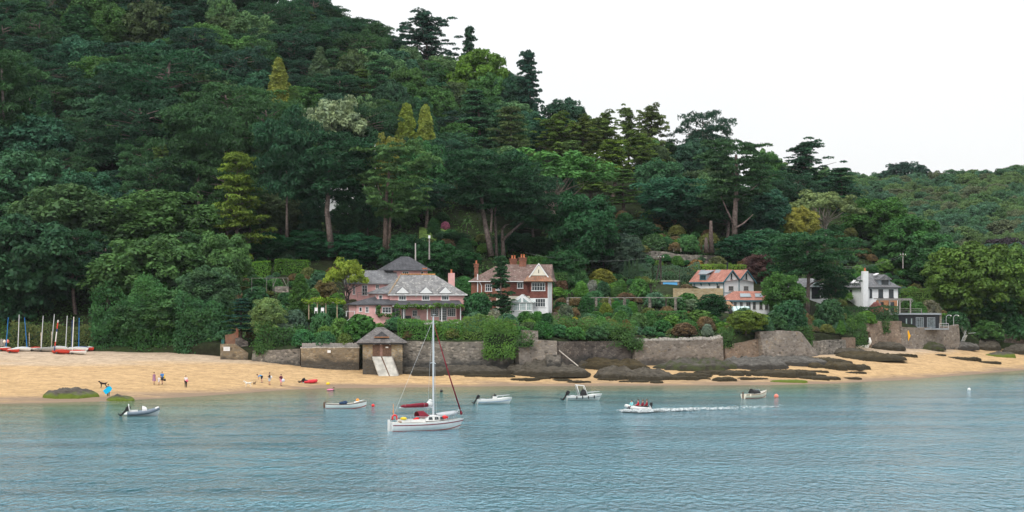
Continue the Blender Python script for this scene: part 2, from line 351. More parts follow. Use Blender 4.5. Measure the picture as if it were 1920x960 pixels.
class Leaves:
    def __init__(s): s.p = []; s.n = []; s.s = []; s.t = []; s.a = []
    def clump(s, c, r, n, size, aspect=.6, tint=1.0, up=.35, jit=.55, shell=(.72, 1.06), top=-1.0, tvar=.22):
        """leaves on a lumpy ellipsoid shell; normals follow the lump so it lights as a lump"""
        d = rng.normal(size=(n, 3)); d /= np.linalg.norm(d, axis=1)[:, None] + 1e-9
        lo = d[:, 2] < top; d[lo, 2] *= -1
        r = np.array(r if hasattr(r, '__len__') else (r, r, r), float)
        k = rng.uniform(*shell, n)[:, None] * (1 + .16 * np.sin(d[:, :1] * 5 + c[0]) * np.cos(d[:, 1:2] * 4 + c[1]))
        nn = d / r; nn /= np.linalg.norm(nn, axis=1)[:, None]; nn = nn + rng.normal(size=(n, 3)) * jit; nn[:, 2] += up
        s.p.append(np.array(c) + d * r * k); s.n.append(nn); s.s.append(size * rng.uniform(.65, 1.35, n))
        s.t.append(tint * rng.uniform(1 - tvar, 1 + tvar, n)); s.a.append(np.full(n, aspect))
    def mesh(s, name, extra=None):
        p = np.concatenate(s.p); n = np.concatenate(s.n); sz = np.concatenate(s.s)[:, None]; ti = np.concatenate(s.t); asp = np.concatenate(s.a)[:, None]
        n /= np.linalg.norm(n, axis=1)[:, None] + 1e-9; q = rng.normal(size=p.shape); a = np.cross(n, q); a /= np.linalg.norm(a, axis=1)[:, None] + 1e-9; b = np.cross(n, a)
        v = np.stack([p - a * sz, p + b * sz * asp, p + a * sz - n * sz * .25, p - b * sz * asp], 1).reshape(-1, 3)
        k = len(p); f = np.arange(4 * k).reshape(k, 4); tv = np.repeat(ti, 4)
        return npmesh(name, v, f, [LEAF], {'tint': tv})

def limb(mb, a, b, r0, r1, bend=.3, n=5, seg=4):
    a, b = Vector(a), Vector(b); L = (b - a).length; pts = []; off = Vector((random.uniform(-1, 1), random.uniform(-1, 1), random.uniform(-.3, .6))) * bend * L * .35
    for i in range(seg + 1):
        t = i / seg; pts.append(a.lerp(b, t) + off * math.sin(PI * t))
    mb.tube(pts, [r0 + (r1 - r0) * i / seg for i in range(seg + 1)], n, cap=False); return pts

PROTO = {}
def proto(kind, crown, trunk, w, h): PROTO.setdefault(kind, []).append((crown, trunk, w, h))
def tmesh(mb):
    o = mb.build('trunk', BARK, smooth=True); me = o.data; bpy.data.objects.remove(o); return me

def make_broad(kind, seed, w=12.0, h=14.0, base=.12, nclump=50, leaf=.27, per=430, lump=.27, open_=False):
    random.seed(seed); L = Leaves(); mb = MB(); rx = w / 2; z0 = h * base; cz = (h + z0) / 2; rz = (h - z0) / 2
    limb(mb, (0, 0, -.6), (random.uniform(-.5, .5), random.uniform(-.5, .5), h * .55), .04 * h * .7, .1, .15, 7)
    pts = []
    for i in range(nclump):
        z = 1 - 2 * (i + .5) / nclump; a = i * 2.39996 + random.uniform(-.4, .4); rr = math.sqrt(max(0, 1 - z * z))
        bulge = 1.0 if z > -.2 else 1.0 - .25 * (-z - .2)
        k = random.uniform(.62, .92)
        c = np.array((rr * math.cos(a) * rx * k * bulge, rr * math.sin(a) * rx * k * bulge, cz + z * rz * random.uniform(.68, .9)))
        r = rx * lump * random.uniform(.75, 1.35); tint = random.uniform(.8, 1.25)
        if open_ and z < -.1: continue
        for s_ in range(3):                        # each lump is a spray of smaller lumps
            off = np.array([random.gauss(0, r * .5), random.gauss(0, r * .5), random.gauss(0, r * .4)])
            L.clump(c + off, (r * .8, r * .8, r * .62), per // 3, leaf, .6, tint * random.uniform(.9, 1.1), top=-.45)
        if random.random() < (.9 if open_ else .35): limb(mb, (0, 0, h * random.uniform(.2, .45)), c * np.array((.85, .85, .9)), .14, .04, .25, 4)
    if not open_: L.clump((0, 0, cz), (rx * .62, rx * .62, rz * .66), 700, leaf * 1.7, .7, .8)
    proto(kind, L.mesh('crown'), tmesh(mb), w, h)

def make_pine(kind, seed, w=12.0, h=17.0, clear=.5, tiers=5, lean=.0, flat=.42, per=330, forks=1):
    random.seed(seed); L = Leaves(); mb = MB()
    for f in range(forks):
        tx, ty = random.uniform(-.6, .6) + lean + (f - (forks - 1) / 2) * 1.6, random.uniform(-.6, .6)
        top = Vector((tx, ty, h * .93))
        limb(mb, (0 + (f - (forks - 1) / 2) * .9, 0, -.8), top, .028 * h, .1, .16, 7, 7)
    n = 44
    for i in range(n):
        t = i / (n - 1); zz = clear + (1 - clear) * t; a = i * 2.4 + random.uniform(-.5, .5)
        prof = math.sin(PI * min(1, .16 + .84 * (1 - t) ** .75 * 1.0)) ** .7 if t > .25 else .62 + .9 * t
        rad = w / 2 * max(.12, prof) * random.uniform(.45, 1.0)
        c = np.array((lean * zz + rad * math.cos(a), rad * math.sin(a), h * zz * random.uniform(.95, 1.02) - .4))
        r = w * random.uniform(.11, .18); tint = random.uniform(.78, 1.22)
        limb(mb, (lean * zz * .8, 0, h * (zz - .1 - .05 * random.random())), c - np.array((0, 0, .3)), .08, .03, .4, 4)
        for s_ in range(4):
            off = np.array([random.gauss(0, r * .55), random.gauss(0, r * .55), random.gauss(0, r * .16)])
            L.clump(c + off, (r * .72, r * .72, r * flat), per // 4, .32, .3, tint * random.uniform(.88, 1.12), up=.25, jit=.9, top=-.25)
    proto(kind, L.mesh('crown'), tmesh(mb), w, h)

def make_layered(kind, seed, w=10.0, h=16.0, clear=.25, tiers=13, per=210, thick=.4, taper=.75, gap=.0, droop=.06, top_flat=False):
    random.seed(seed); L = Leaves(); mb = MB()
    limb(mb, (0, 0, -.8), (random.uniform(-.4, .4), 0, h * .97), .026 * h, .07, .1, 7, 6)
    for i in range(tiers):
        t = i / (tiers - 1); zz = h * (clear + (1 - clear) * t) + random.gauss(0, .28)
        R_ = w / 2 * ((1 - taper * t) if not top_flat else (1.08 - .62 * t ** 2.4)); nb = random.randint(5, 7)
        for k in range(nb):
            if random.random() < gap: continue
            a = k * 2 * PI / nb + i * 1.1 + random.uniform(-.35, .35); ln = R_ * random.choice((random.uniform(.35, .8), random.uniform(.75, 1.2)))
            z1 = zz + random.uniform(-.3, .3) + ln * random.uniform(-droop, droop * 2.2)
            limb(mb, (0, 0, zz - .25), (ln * .85 * math.cos(a), ln * .85 * math.sin(a), z1 - .1), .07 if thick < .5 else .1, .03, .1, 4, 3)
            tint = random.uniform(.75, 1.25)
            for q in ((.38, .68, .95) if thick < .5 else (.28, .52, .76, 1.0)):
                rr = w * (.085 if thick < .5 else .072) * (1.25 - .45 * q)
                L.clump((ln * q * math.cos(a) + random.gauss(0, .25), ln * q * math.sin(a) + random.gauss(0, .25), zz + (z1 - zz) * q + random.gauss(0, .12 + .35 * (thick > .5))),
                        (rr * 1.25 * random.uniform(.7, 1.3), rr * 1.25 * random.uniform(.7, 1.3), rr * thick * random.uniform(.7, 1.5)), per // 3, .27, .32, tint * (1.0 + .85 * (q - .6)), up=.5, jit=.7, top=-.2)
    L.clump((0, 0, h * .97), (.5, .5, .7), 60, .34, .3)
    proto(kind, L.mesh('crown'), tmesh(mb), w, h)

def make_cone(kind, seed, w=6.0, h=13.0, per=70, n=190, pw=.85, leaf=.24):
    random.seed(seed); L = Leaves(); mb = MB(); limb(mb, (0, 0, -.6), (0, 0, h * .95), .02 * h, .04, .03, 6)
    for i in range(n):
        t = ((i + .5) / n); zz = h * (.05 + .95 * t); R_ = w / 2 * max(.05, (1 - t) ** pw) * random.uniform(.5, 1.15); a = i * 2.39996
        r = .34 + .085 * w * (1 - t)
        L.clump((R_ * math.cos(a), R_ * math.sin(a), zz - .2 * R_), (r, r, r * 1.25), per, leaf, .35, random.uniform(.75, 1.25), up=.3, jit=.6, top=-.6)
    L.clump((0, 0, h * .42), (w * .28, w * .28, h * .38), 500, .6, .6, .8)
    proto(kind, L.mesh('crown'), tmesh(mb), w, h)

def make_shrub(kind, seed, w=3.0, h=2.4, leaf=.13, n=24, per=120, spiky=0):
    random.seed(seed); L = Leaves(); mb = MB(); rx = w / 2
    for i in range(4): limb(mb, (0, 0, -.3), (random.uniform(-.6, .6) * rx, random.uniform(-.6, .6) * rx, h * .6), .05, .02, .2, 4, 2)
    for i in range(n):
        z = (i + .5) / n; a = i * 2.39996; rr = math.sqrt(max(0, 1 - z ** 2)) if not spiky else (1 - z) ** .7
        c = (rr * .8 * rx * math.cos(a), rr * .8 * rx * math.sin(a), h * .12 + z * h * .76); r = rx * random.uniform(.24, .4)
        L.clump(c, (r, r, r * .8), per, leaf, .6, random.uniform(.78, 1.22), top=-.7)
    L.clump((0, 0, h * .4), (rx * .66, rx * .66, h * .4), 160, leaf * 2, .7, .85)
    proto(kind, L.mesh('crown'), tmesh(mb), w, h)

def make_palm(kind, seed, h=4.0, fr=2.0, n=26, droop=1.0, stiff=False):
    random.seed(seed); mb = MB(); limb(mb, (0, 0, -.3), (.1, .1, h - fr * .4), .16, .12, .05, 7, 5); vs = []; fs = []; ti = []
    for i in range(n):
        a = i * 2.4; el = random.uniform(-.1, 1.35) if not stiff else random.uniform(-.2, 1.5); ln = fr * random.uniform(.8, 1.1); w = fr * (.13 if not stiff else .045); prev = None
        for q in range(5):
            t = q / 4; rr = ln * t * math.cos(el * (1 - .35 * t)); zz = h - fr * .4 + ln * t * math.sin(el) - droop * ln * .45 * t * t; ww = w * (1 - t * .85) * (1 if q else .3)
            ca, sa = math.cos(a), math.sin(a); vs += [(rr * ca - ww * sa, rr * sa + ww * ca, zz - ww * .5), (rr * ca, rr * sa, zz), (rr * ca + ww * sa, rr * sa - ww * ca, zz - ww * .5)]
            b = len(vs) - 3; ti += [random.uniform(.75, 1.25)] * 3
            if prev is not None: fs += [(prev, prev + 1, b + 1, b), (prev + 1, prev + 2, b + 2, b + 1)]
            prev = b
    proto(kind, npmesh('crown', vs, fs, [LEAF], {'tint': ti}), tmesh(mb), fr * 2, h + fr * .5)

make_broad('broad', 1); make_broad('broad', 2, w=13, h=13, lump=.24, nclump=56, per=380); make_broad('broad', 3, w=10.5, h=15, lump=.3, nclump=44)
make_broad('broad', 4, w=12, h=12, lump=.22, nclump=62, per=360, base=.05)
make_broad('airy', 5, w=12, h=13, nclump=40, per=330, leaf=.25, lump=.22, open_=True, base=.3); make_broad('airy', 6, w=11, h=15, nclump=36, per=330, leaf=.25, lump=.24, open_=True, base=.3)
make_pine('pine', 11); make_pine('pine', 12, w=13, h=16, clear=.42); make_pine('pine', 13, w=11, h=18, clear=.55, lean=.8); make_pine('pine', 14, w=14, h=15, clear=.35, flat=.4)
make_pine('forkpine', 15, w=10, h=19, clear=.48, forks=2, flat=.22)
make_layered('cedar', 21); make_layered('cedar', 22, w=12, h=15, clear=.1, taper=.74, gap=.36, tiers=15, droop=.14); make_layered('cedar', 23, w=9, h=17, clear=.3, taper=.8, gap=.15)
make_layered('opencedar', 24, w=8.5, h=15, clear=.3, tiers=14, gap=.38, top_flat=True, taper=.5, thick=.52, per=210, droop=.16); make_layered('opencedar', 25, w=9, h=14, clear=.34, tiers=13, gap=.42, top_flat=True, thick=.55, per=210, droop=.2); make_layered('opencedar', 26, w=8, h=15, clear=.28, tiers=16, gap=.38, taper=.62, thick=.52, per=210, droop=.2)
make_layered('sparse', 28, w=4.6, h=9.5, clear=.08, tiers=15, gap=.25, per=90, taper=.8, droop=.1)
make_cone('cone', 31); make_cone('cone', 32, w=5, h=13, pw=.6); make_cone('column', 33, w=4.2, h=14, pw=.42, n=220)
make_shrub('shrub', 41); make_shrub('shrub', 42, w=3.4, h=2.2, n=26); make_shrub('shrub', 43, w=2.8, h=2.8, n=24, leaf=.2); make_shrub('topiary', 44, w=2.4, h=2.4, leaf=.1, n=40, per=90)
make_shrub('conebush', 45, w=2.4, h=3.6, spiky=1, n=30)
make_palm('palm', 51); make_palm('palm', 52, h=3.4, fr=1.3, n=44, droop=.35, stiff=True)
PROTO['fern'] = [PROTO['palm'][0]]; PROTO['cordyline'] = [PROTO['palm'][1]]

BARKC = {'pine': (1.25, 1.1, 1.1), 'broad': (.7, .7, .65), 'cedar': (1.1, .95, .9), 'pale': (1.9, 1.8, 1.65)}
TREES = []                                         # (px, py centre, name, x, y, radius) of everything planted
NAME = {'broad': ('broadleaf_tree', 'broadleaf tree'), 'airy': ('eucalyptus_tree', 'eucalyptus tree'), 'pine': ('pine_tree', 'pine tree'), 'forkpine': ('pine_tree', 'pine tree'),
        'cedar': ('cedar_tree', 'cedar tree'), 'opencedar': ('cypress_tree', 'cypress tree'), 'sparse': ('spruce_tree', 'spruce tree'), 'cone': ('conifer_tree', 'conifer'), 'column': ('cypress_tree', 'cypress tree'),
        'shrub': ('shrub', 'shrub'), 'topiary': ('clipped_shrub', 'clipped shrub'), 'conebush': ('cone_shrub', 'shrub'), 'palm': ('palm_tree', 'palm tree'), 'fern': ('tree_fern', 'tree fern'), 'cordyline': ('palm_tree', 'palm tree')}
def plant(kind, px, ytop, wpx, Y, col, label, group=None, var=None, base=None, bark=None, parts=True, name=None):
    """a tree or shrub whose crown tops out at photo row ytop, wpx photo pixels wide, rooted in the ground at Y"""
    k = Y / FOC; z = G(px, Y) if base is None else CAM_H - (base - HOR) * k; h = CAM_H - (ytop - HOR) * k - z; w = wpx * k
    pl = PROTO[kind]; cr_, tr_, pw, ph = pl[(var if var is not None else random.randrange(len(pl))) % len(pl)]
    nm, cat = NAME[kind]; nm = name or nm
    r = empty(nm, (X(px, Y), Y, z), random.uniform(0, 2 * PI), label, cat, group)
    sxy = w / pw; r.scale = (sxy * random.uniform(.95, 1.05), sxy, max(.1, h / ph))
    t = link('trunk', tr_, r); c = link('crown', cr_, r)
    c.color = (*[max(0, q * random.uniform(.93, 1.07)) for q in col], 1); bc = bark or BARKC.get('pine' if 'pine' in kind else 'cedar' if kind in ('cedar', 'opencedar', 'sparse', 'column', 'cone') else 'pale' if kind == 'airy' else 'broad')
    t.color = (*bc, 1)
    TREES.append((px, (ytop + HOR - (z - CAM_H) / k) / 2, label, X(px, Y), Y, w / 2)); return r
# ------------------------------------------------------------------ trees one can tell apart
PINE = (.03, .085, .042); PINE2 = (.042, .1, .04); OAK = (.06, .135, .038); OAKD = (.038, .095, .048); BLUE = (.042, .115, .072); MID = (.07, .155, .045)
BRI = (.13, .23, .035); YEL = (.25, .275, .055); OLI = (.1, .15, .034); OLI2 = (.125, .185, .032); PALE = (.25, .3, .17); BRN = (.1, .07, .045); GRY = (.1, .15, .1); LIM = (.21, .29, .04)
HAND = [
 ('broad', 40, 405, 235, 352, OAKD, 'dark green broadleaf tree overhanging the dinghy masts'),
 ('broad', 122, 350, 205, 364, (0.065, 0.111, 0.043), 'brown-tinged round broadleaf tree behind the beached dinghies'),
 ('broad', 305, 360, 190, 368, OAK, 'round-topped broadleaf tree at the top of the ivy bank'),
 ('broad', 282, 442, 215, 350, (0.078, 0.156, 0.054), 'soft green spreading tree over the ivy bank above the beach'),
 ('broad', 420, 436, 110, 354, (0.091, 0.169, 0.054), 'light-tipped tree above the stone steps'),
 ('broad', 395, 500, 110, 340, (0.058, 0.130, 0.060), 'grey-green tree hanging over the bank beside the stone steps'),
 ('broad', 60, 215, 165, 402, BLUE, 'blue-green broadleaf tree beneath the bare grey pine trunk'),
 ('broad', 20, 285, 190, 388, (0.065, 0.156, 0.078), 'soft mid green tree at the edge of the wood, low on the slope'),
 ('broad', 165, 320, 130, 384, (0.039, 0.117, 0.060), 'dark leafy tree in the hollow behind the brown-tinged tree'),
 ('broad', 195, 180, 130, 425, (0.052, 0.130, 0.072), 'grey-green tree below the tall spruce-like pine'),
 ('cone', 145, 12, 95, 470, (0.046, 0.130, 0.054), 'tall pointed conifer standing out of the upper pinewood'),
 ('pine', 8, 95, 150, 400, PINE2, 'pine with a bare grey trunk at the edge of the wood', None, 2),
 ('pine', 75, 120, 150, 440, PINE, 'wide dark pine above the blue-green broadleaf tree'),
 ('pine', 310, 104, 215, 425, PINE, 'great dark pine spreading across the middle of the wood', None, 3),
 ('pine', 425, 165, 190, 412, PINE2, 'great low pine with tangled pale limbs', None, 1),
 ('pine', 265, 190, 170, 408, (0.026, 0.072, 0.041), 'dark pine hollowed with bare branches under the great pine', None, 3),
 ('pine', 372, 190, 140, 384, PINE2, 'pine on a straight bare trunk behind the yellow-tipped cedar', None, 0),
 ('pine', 500, 190, 150, 398, PINE2, 'pine with grey twisted limbs above the dark laurels', None, 1),
 ('pine', 538, 215, 125, 373, PINE, 'pine on a slim straight trunk rising from the dark laurels', None, 0),
 ('pine', 618, 250, 165, 373, (0.023, 0.068, 0.036), 'black-green pine on a thick leaning trunk', None, 2),
 ('cedar', 448, 294, 150, 372, OLI2, 'yellow-tipped cedar with flat layered branches', None, 1),
 ('forkpine', 738, 262, 135, 370, (0.091, 0.163, 0.060), 'light green cedar-like pine on twin brown trunks'),
 ('cone', 522, 112, 66, 440, YEL, 'golden pointed conifer high in the wood'),
 ('cone', 552, 165, 50, 438, (0.091, 0.156, 0.042), 'green pointed conifer beside the golden one'),
 ('airy', 625, 190, 125, 412, PALE, 'pale blossoming tree above the leaning pine', None, None, (0.600, 0.600, 0.600)),
 ('cone', 600, 90, 80, 455, (0.078, 0.124, 0.072), 'feathery grey-green conifer uphill of the pale blossoming tree'),
 ('column', 762, 196, 46, 425, YEL, 'golden cypress, the broader of a pair'),
 ('column', 798, 199, 40, 421, (.25, .27, .055), 'golden cypress, the slimmer of a pair'),
 ('broad', 733, 254, 74, 405, (.19, .185, .045), 'rusty yellow-olive tree beneath the golden cypress pair'),
 ('broad', 790, 262, 90, 402, (0.046, 0.137, 0.048), 'fresh green tree at the foot of the golden cypress pair'),
 ('pine', 905, 280, 155, 377, (0.023, 0.078, 0.036), 'dark umbrella pine on a leaning trunk behind the brick house', None, 2),
 ('pine', 985, 325, 130, 381, PINE, 'dark pine on slim trunks behind the brick chimneys', None, 0),
 ('airy', 1040, 284, 195, 404, (0.085, 0.195, 0.054), 'wide fresh green eucalyptus above the brick house'),
 ('broad', 1096, 362, 130, 381, (0.026, 0.098, 0.038), 'dense dark dome-shaped tree over the terraced garden', None, 1),
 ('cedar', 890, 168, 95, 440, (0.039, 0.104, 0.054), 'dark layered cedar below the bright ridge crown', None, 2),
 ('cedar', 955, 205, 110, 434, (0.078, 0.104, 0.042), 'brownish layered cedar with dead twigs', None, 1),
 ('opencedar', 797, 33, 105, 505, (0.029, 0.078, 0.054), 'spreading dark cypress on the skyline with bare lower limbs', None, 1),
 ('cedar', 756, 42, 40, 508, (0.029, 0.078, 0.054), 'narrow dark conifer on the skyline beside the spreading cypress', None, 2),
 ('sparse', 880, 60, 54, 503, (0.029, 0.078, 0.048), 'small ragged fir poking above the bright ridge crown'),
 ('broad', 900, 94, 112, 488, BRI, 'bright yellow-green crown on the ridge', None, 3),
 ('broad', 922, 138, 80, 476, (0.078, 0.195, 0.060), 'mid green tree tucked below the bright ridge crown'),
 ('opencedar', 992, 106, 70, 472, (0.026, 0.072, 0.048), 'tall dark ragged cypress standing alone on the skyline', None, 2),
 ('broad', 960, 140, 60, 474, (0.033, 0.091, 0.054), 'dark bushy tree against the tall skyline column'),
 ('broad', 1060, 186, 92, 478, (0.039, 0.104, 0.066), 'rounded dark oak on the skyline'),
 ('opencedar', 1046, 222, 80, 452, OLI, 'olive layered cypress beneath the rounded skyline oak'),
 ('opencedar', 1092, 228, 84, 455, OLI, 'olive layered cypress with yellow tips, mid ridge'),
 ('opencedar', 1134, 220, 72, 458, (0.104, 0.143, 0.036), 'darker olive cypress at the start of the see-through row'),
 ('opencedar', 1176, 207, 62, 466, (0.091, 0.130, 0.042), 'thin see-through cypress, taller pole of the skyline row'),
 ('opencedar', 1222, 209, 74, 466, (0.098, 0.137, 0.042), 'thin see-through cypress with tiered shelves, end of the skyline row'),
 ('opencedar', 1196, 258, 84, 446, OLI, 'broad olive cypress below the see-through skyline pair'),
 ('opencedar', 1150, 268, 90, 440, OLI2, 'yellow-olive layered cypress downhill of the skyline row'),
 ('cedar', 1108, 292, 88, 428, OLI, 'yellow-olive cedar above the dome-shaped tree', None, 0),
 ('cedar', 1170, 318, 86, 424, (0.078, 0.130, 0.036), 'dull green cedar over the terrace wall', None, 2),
 ('pine', 1322, 214, 98, 470, (0.029, 0.078, 0.050), 'dark pyramid pine on the skyline', None, 3),
 ('broad', 1300, 262, 80, 462, (0.046, 0.111, 0.066), 'dark round tree beside the pyramid pine'),
 ('broad', 1268, 335, 130, 418, (0.033, 0.104, 0.060), 'deep green broadleaf tree over the terrace bench'),
 ('broad', 1235, 300, 100, 436, (0.058, 0.143, 0.066), 'leafy green tree uphill of the terrace bench'),
 ('forkpine', 1378, 258, 125, 403, (0.046, 0.104, 0.042), 'giant cypress with a pale bare trunk and forked limbs'),
 ('cedar', 1425, 300, 100, 434, (0.039, 0.091, 0.042), 'dark layered cedar beside the bare-trunked giant', None, 1),
 ('opencedar', 1512, 270, 115, 470, (0.033, 0.085, 0.048), 'flat-topped dark cypress on the skyline'),
 ('cedar', 1575, 318, 110, 455, (0.033, 0.085, 0.042), 'low dark cedar trailing down the end of the ridge', None, 1),
 ('broad', 1435, 282, 60, 466, (0.078, 0.169, 0.048), 'light green rounded tree on the skyline between two cypresses'),
 ('airy', 1545, 360, 135, 426, (0.182, 0.227, 0.102), 'pale flat-crowned eucalyptus with white stems', None, 0, (2.2, 2.2, 2.1)),
 ('broad', 1500, 388, 66, 419, (.29, .27, .06), 'yellow-leaved tree under the pale eucalyptus', None, 0),
 ('broad', 1640, 372, 118, 440, (0.065, 0.156, 0.042), 'green broadleaf tree behind the black-windowed white house'),
 ('broad', 1700, 405, 125, 434, (0.058, 0.150, 0.042), 'broad green tree at the foot of the ridge'),
 ('broad', 1745, 440, 100, 426, (0.052, 0.143, 0.054), 'mid green tree between the ridge and the bright cove trees'),
 ('pine', 1516, 436, 165, 373, (0.031, 0.091, 0.040), 'dark pine in front of the half-hidden house', None, 0),
 ('pine', 1564, 505, 72, 382, (0.022, 0.068, 0.034), 'low dark pine limb mass against the white chimney', None, 3),
 ('broad', 1818, 455, 168, 408, (.105, .165, .035), 'bright yellow-green spreading tree over the rocky cove', None, 3),
 ('broad', 1915, 462, 130, 412, (.1, .17, .04), 'yellow-green tree at the very edge of the rocky cove', None, 0),
 ('broad', 1840, 545, 130, 409, (0.046, 0.117, 0.042), 'dark leafy tree overhanging the cove rocks'),
 ('broad', 1468, 512, 84, 364, (0.072, 0.156, 0.042), 'leaning green tree in front of the red-roofed house'),
 ('broad', 1430, 430, 105, 402, (0.046, 0.130, 0.072), 'blue-green tree above the red-roofed house'),
 ('broad', 1385, 440, 80, 398, (0.023, 0.085, 0.042), 'dark low bush at the foot of the bare-trunked giant'),
 ('sparse', 940, 487, 58, 337, (0.033, 0.085, 0.036), 'sparse monkey-puzzle-like spruce in front of the brick house'),
 ('airy', 650, 488, 82, 340, LIM, 'yellow-green acer beside the pink wing', None, 0, (0.600, 0.600, 0.600)),
 ('broad', 502, 560, 62, 323, (0.156, 0.221, 0.090), 'pale weeping tree over the low sea wall', None, 2),
 ('cedar', 452, 560, 72, 325, (0.026, 0.078, 0.060), 'blue-black fir above the brick pier', None, 2),
 ('column', 562, 515, 42, 336, (0.065, 0.156, 0.036), 'green cypress in the terraced garden above the pergola', None),
 ('broad', 586, 366, 60, 388, (.03, .085, .045), 'dark bush masking the hillside house, beside the leaning pine', None, 3), ('broad', 652, 372, 66, 389, (.035, .095, .045), 'dark green bush under the hillside house', None, 3), ('broad', 690, 352, 62, 390, (.03, .085, .04), 'dark leafy tree between the leaning pine and the twin-trunked pine', None, 1),
 ('broad', 962, 436, 72, 388, (.03, .085, .04), 'dark laurel mound behind the forked trunk', None, 3), ('broad', 1012, 444, 74, 388, (.035, .095, .04), 'dark laurel mound uphill of the white gable', None, 3), ('broad', 1132, 448, 66, 388, (.04, .1, .045), 'dark laurel mound between the dome-shaped tree and the terrace', None, 3), ('broad', 848, 436, 60, 389, (.035, .1, .045), 'dark laurel mound beside the hillside lawn', None, 3), ('pine', 1000, 392, 90, 398, (.025, .075, .035), 'low dark pine in the gloom behind the forked trunk', None, 3), ('broad', 1195, 412, 76, 404, (.03, .09, .045), 'dark tree above the end of the ruined terrace', None, 3),
 ('broad', 262, 566, 92, 335.5, (.06, .135, .045), 'rounded sycamore bush low on the ivy bank, beside the dinghies', None, 0), ('broad', 318, 548, 104, 335, (.07, .15, .05), 'broad leafy tree drooping over the beach in the middle of the ivy bank', None, 2), ('broad', 380, 572, 84, 332, (.05, .125, .045), 'round leafy bush on the ivy bank before the stone steps', None, 3), ('broad', 204, 584, 66, 340, (.045, .115, .045), 'small round bush at the dinghy end of the ivy bank', None, 1),
 # big laurels along the foot of the wood
 ('broad', 500, 436, 100, 380, (0.029, 0.111, 0.048), 'dark laurel dome beneath the yellow-tipped cedar', None, 3),
 ('broad', 588, 430, 100, 378, (0.026, 0.104, 0.046), 'dark laurel dome at the foot of the leaning pine', None, 3),
 ('broad', 670, 438, 110, 374, (0.033, 0.117, 0.060), 'rounded laurel above the pink wing', None, 3),
 ('broad', 752, 438, 88, 371, (0.039, 0.117, 0.048), 'ivy-covered tree stump mound by the telegraph poles', None, 3),
 ('broad', 822, 452, 90, 368, (0.033, 0.111, 0.042), 'dark laurel behind the tall pink chimney', None, 3),
 ('broad', 1168, 438, 76, 384, (0.065, 0.111, 0.072), 'grey-green bush beside the high terrace wall', None, 3),
 ('broad', 1060, 470, 80, 372, (0.033, 0.098, 0.036), 'dark shrubby tree at the foot of the dome-shaped tree', None, 3),
 ('broad', 1008, 478, 56, 374, (0.065, 0.169, 0.042), 'small light green tree behind the white gable', None, 3),
 ('broad', 868, 470, 70, 372, (0.033, 0.104, 0.036), 'dark shrub mass behind the brick side chimney', None, 3),
]
BYLAB = {}
for row in HAND:
    kind, px, yt, w, Y, col, lab = row[:7]; var = row[8] if len(row) > 8 else None; bk = row[9] if len(row) > 9 else None
    BYLAB[lab] = (plant(kind, px, yt, w, Y, col, lab, var=var, bark=bk), Y)

# trunks and limbs that stand out below the crowns replace the plain trunk of their tree
def trunk_mesh(pts, rad, Y, b): 
    q = [P(x, y, Y) - b for x, y in pts]; return MB().tube(q, [rad * .62 * (1 - .55 * i / (len(q) - 1)) for i in range(len(q))], 8)
def branch_mesh(lp, lr, Y, b):
    q = [P(x, y, Y + (.4 * i - .3)) - b for i, (x, y) in enumerate(lp)]; return MB().tube(q, [lr * .62 * (1 - .7 * i / (len(q) - 1)) for i in range(len(q))], 6)
def trunks_for(label, stems, limbs=(), col=(1.0, .9, .88)):
    r, Y = BYLAB[label]; bpy.data.objects.remove([c for c in r.children if c.name.startswith('trunk')][0]); inv = Matrix.LocRotScale(r.location, r.rotation_euler, r.scale).inverted()
    for nm, mb in [('trunk', trunk_mesh(p, w, Y - 1.2, Vector((0, 0, 0)))) for p, w in stems] + [('branch', branch_mesh(p, w, Y - 1.2, Vector((0, 0, 0)))) for p, w in limbs]:
        o = mb.build(nm, BARK, r, True); o.matrix_parent_inverse = inv; o.color = (*col, 1)
def stump(label, pts, rad, Y, col=(.85, .75, .72)):
    b = P(*pts[0], Y); o = trunk_mesh(pts, rad, Y, b).build('tree_stump', BARK, None, True); o.location = b; o.color = (*col, 1); tag(o, label, 'tree stump')
trunks_for('dark pine on slim trunks behind the brick chimneys', [([(944, 492), (943, 455), (941, 428)], .75), ([(932, 492), (930, 450), (928, 400), (932, 370)], .5)], [([(943, 450), (962, 432), (985, 412), (1008, 400)], .5), ([(941, 430), (948, 422), (955, 420)], .4)])
trunks_for('giant cypress with a pale bare trunk and forked limbs', [([(1377, 455), (1378, 400), (1382, 340), (1380, 290)], .95)], [([(1378, 425), (1362, 392), (1352, 368)], .4), ([(1379, 428), (1395, 418), (1412, 402)], .42), ([(1380, 378), (1400, 362), (1422, 345)], .35), ([(1381, 350), (1372, 320), (1360, 305)], .3), ([(1390, 452), (1403, 446), (1416, 438), (1428, 430)], .45)], (1.25, 1.1, 1.08))
stump('tall sawn-off trunk by the terrace wall', [(1334, 474), (1333, 440), (1333, 414)], .9, 394); stump('short sawn-off stump by the terrace wall', [(1325, 474), (1324, 460), (1324, 445)], .9, 393.4, (.7, .62, .6))
trunks_for('pine on a straight bare trunk behind the yellow-tipped cedar', [([(374, 420), (372, 360), (371, 300)], .6)])
trunks_for('black-green pine on a thick leaning trunk', [([(621, 465), (617, 430), (613, 395), (616, 360), (618, 320)], 1.0)], [([(617, 372), (607, 358), (597, 350)], .3), ([(616, 368), (632, 360), (650, 358)], .3)])
trunks_for('light green cedar-like pine on twin brown trunks', [([(722, 468), (723, 420), (724, 378), (730, 320)], .8), ([(729, 468), (731, 420), (736, 360)], .55)], [([(724, 380), (712, 362), (706, 340)], .3)], (1.05, .88, .8))
trunks_for('dark umbrella pine on a leaning trunk behind the brick house', [([(921, 480), (914, 440), (906, 400), (900, 350)], .95)], [([(900, 385), (888, 372), (880, 356)], .35)])
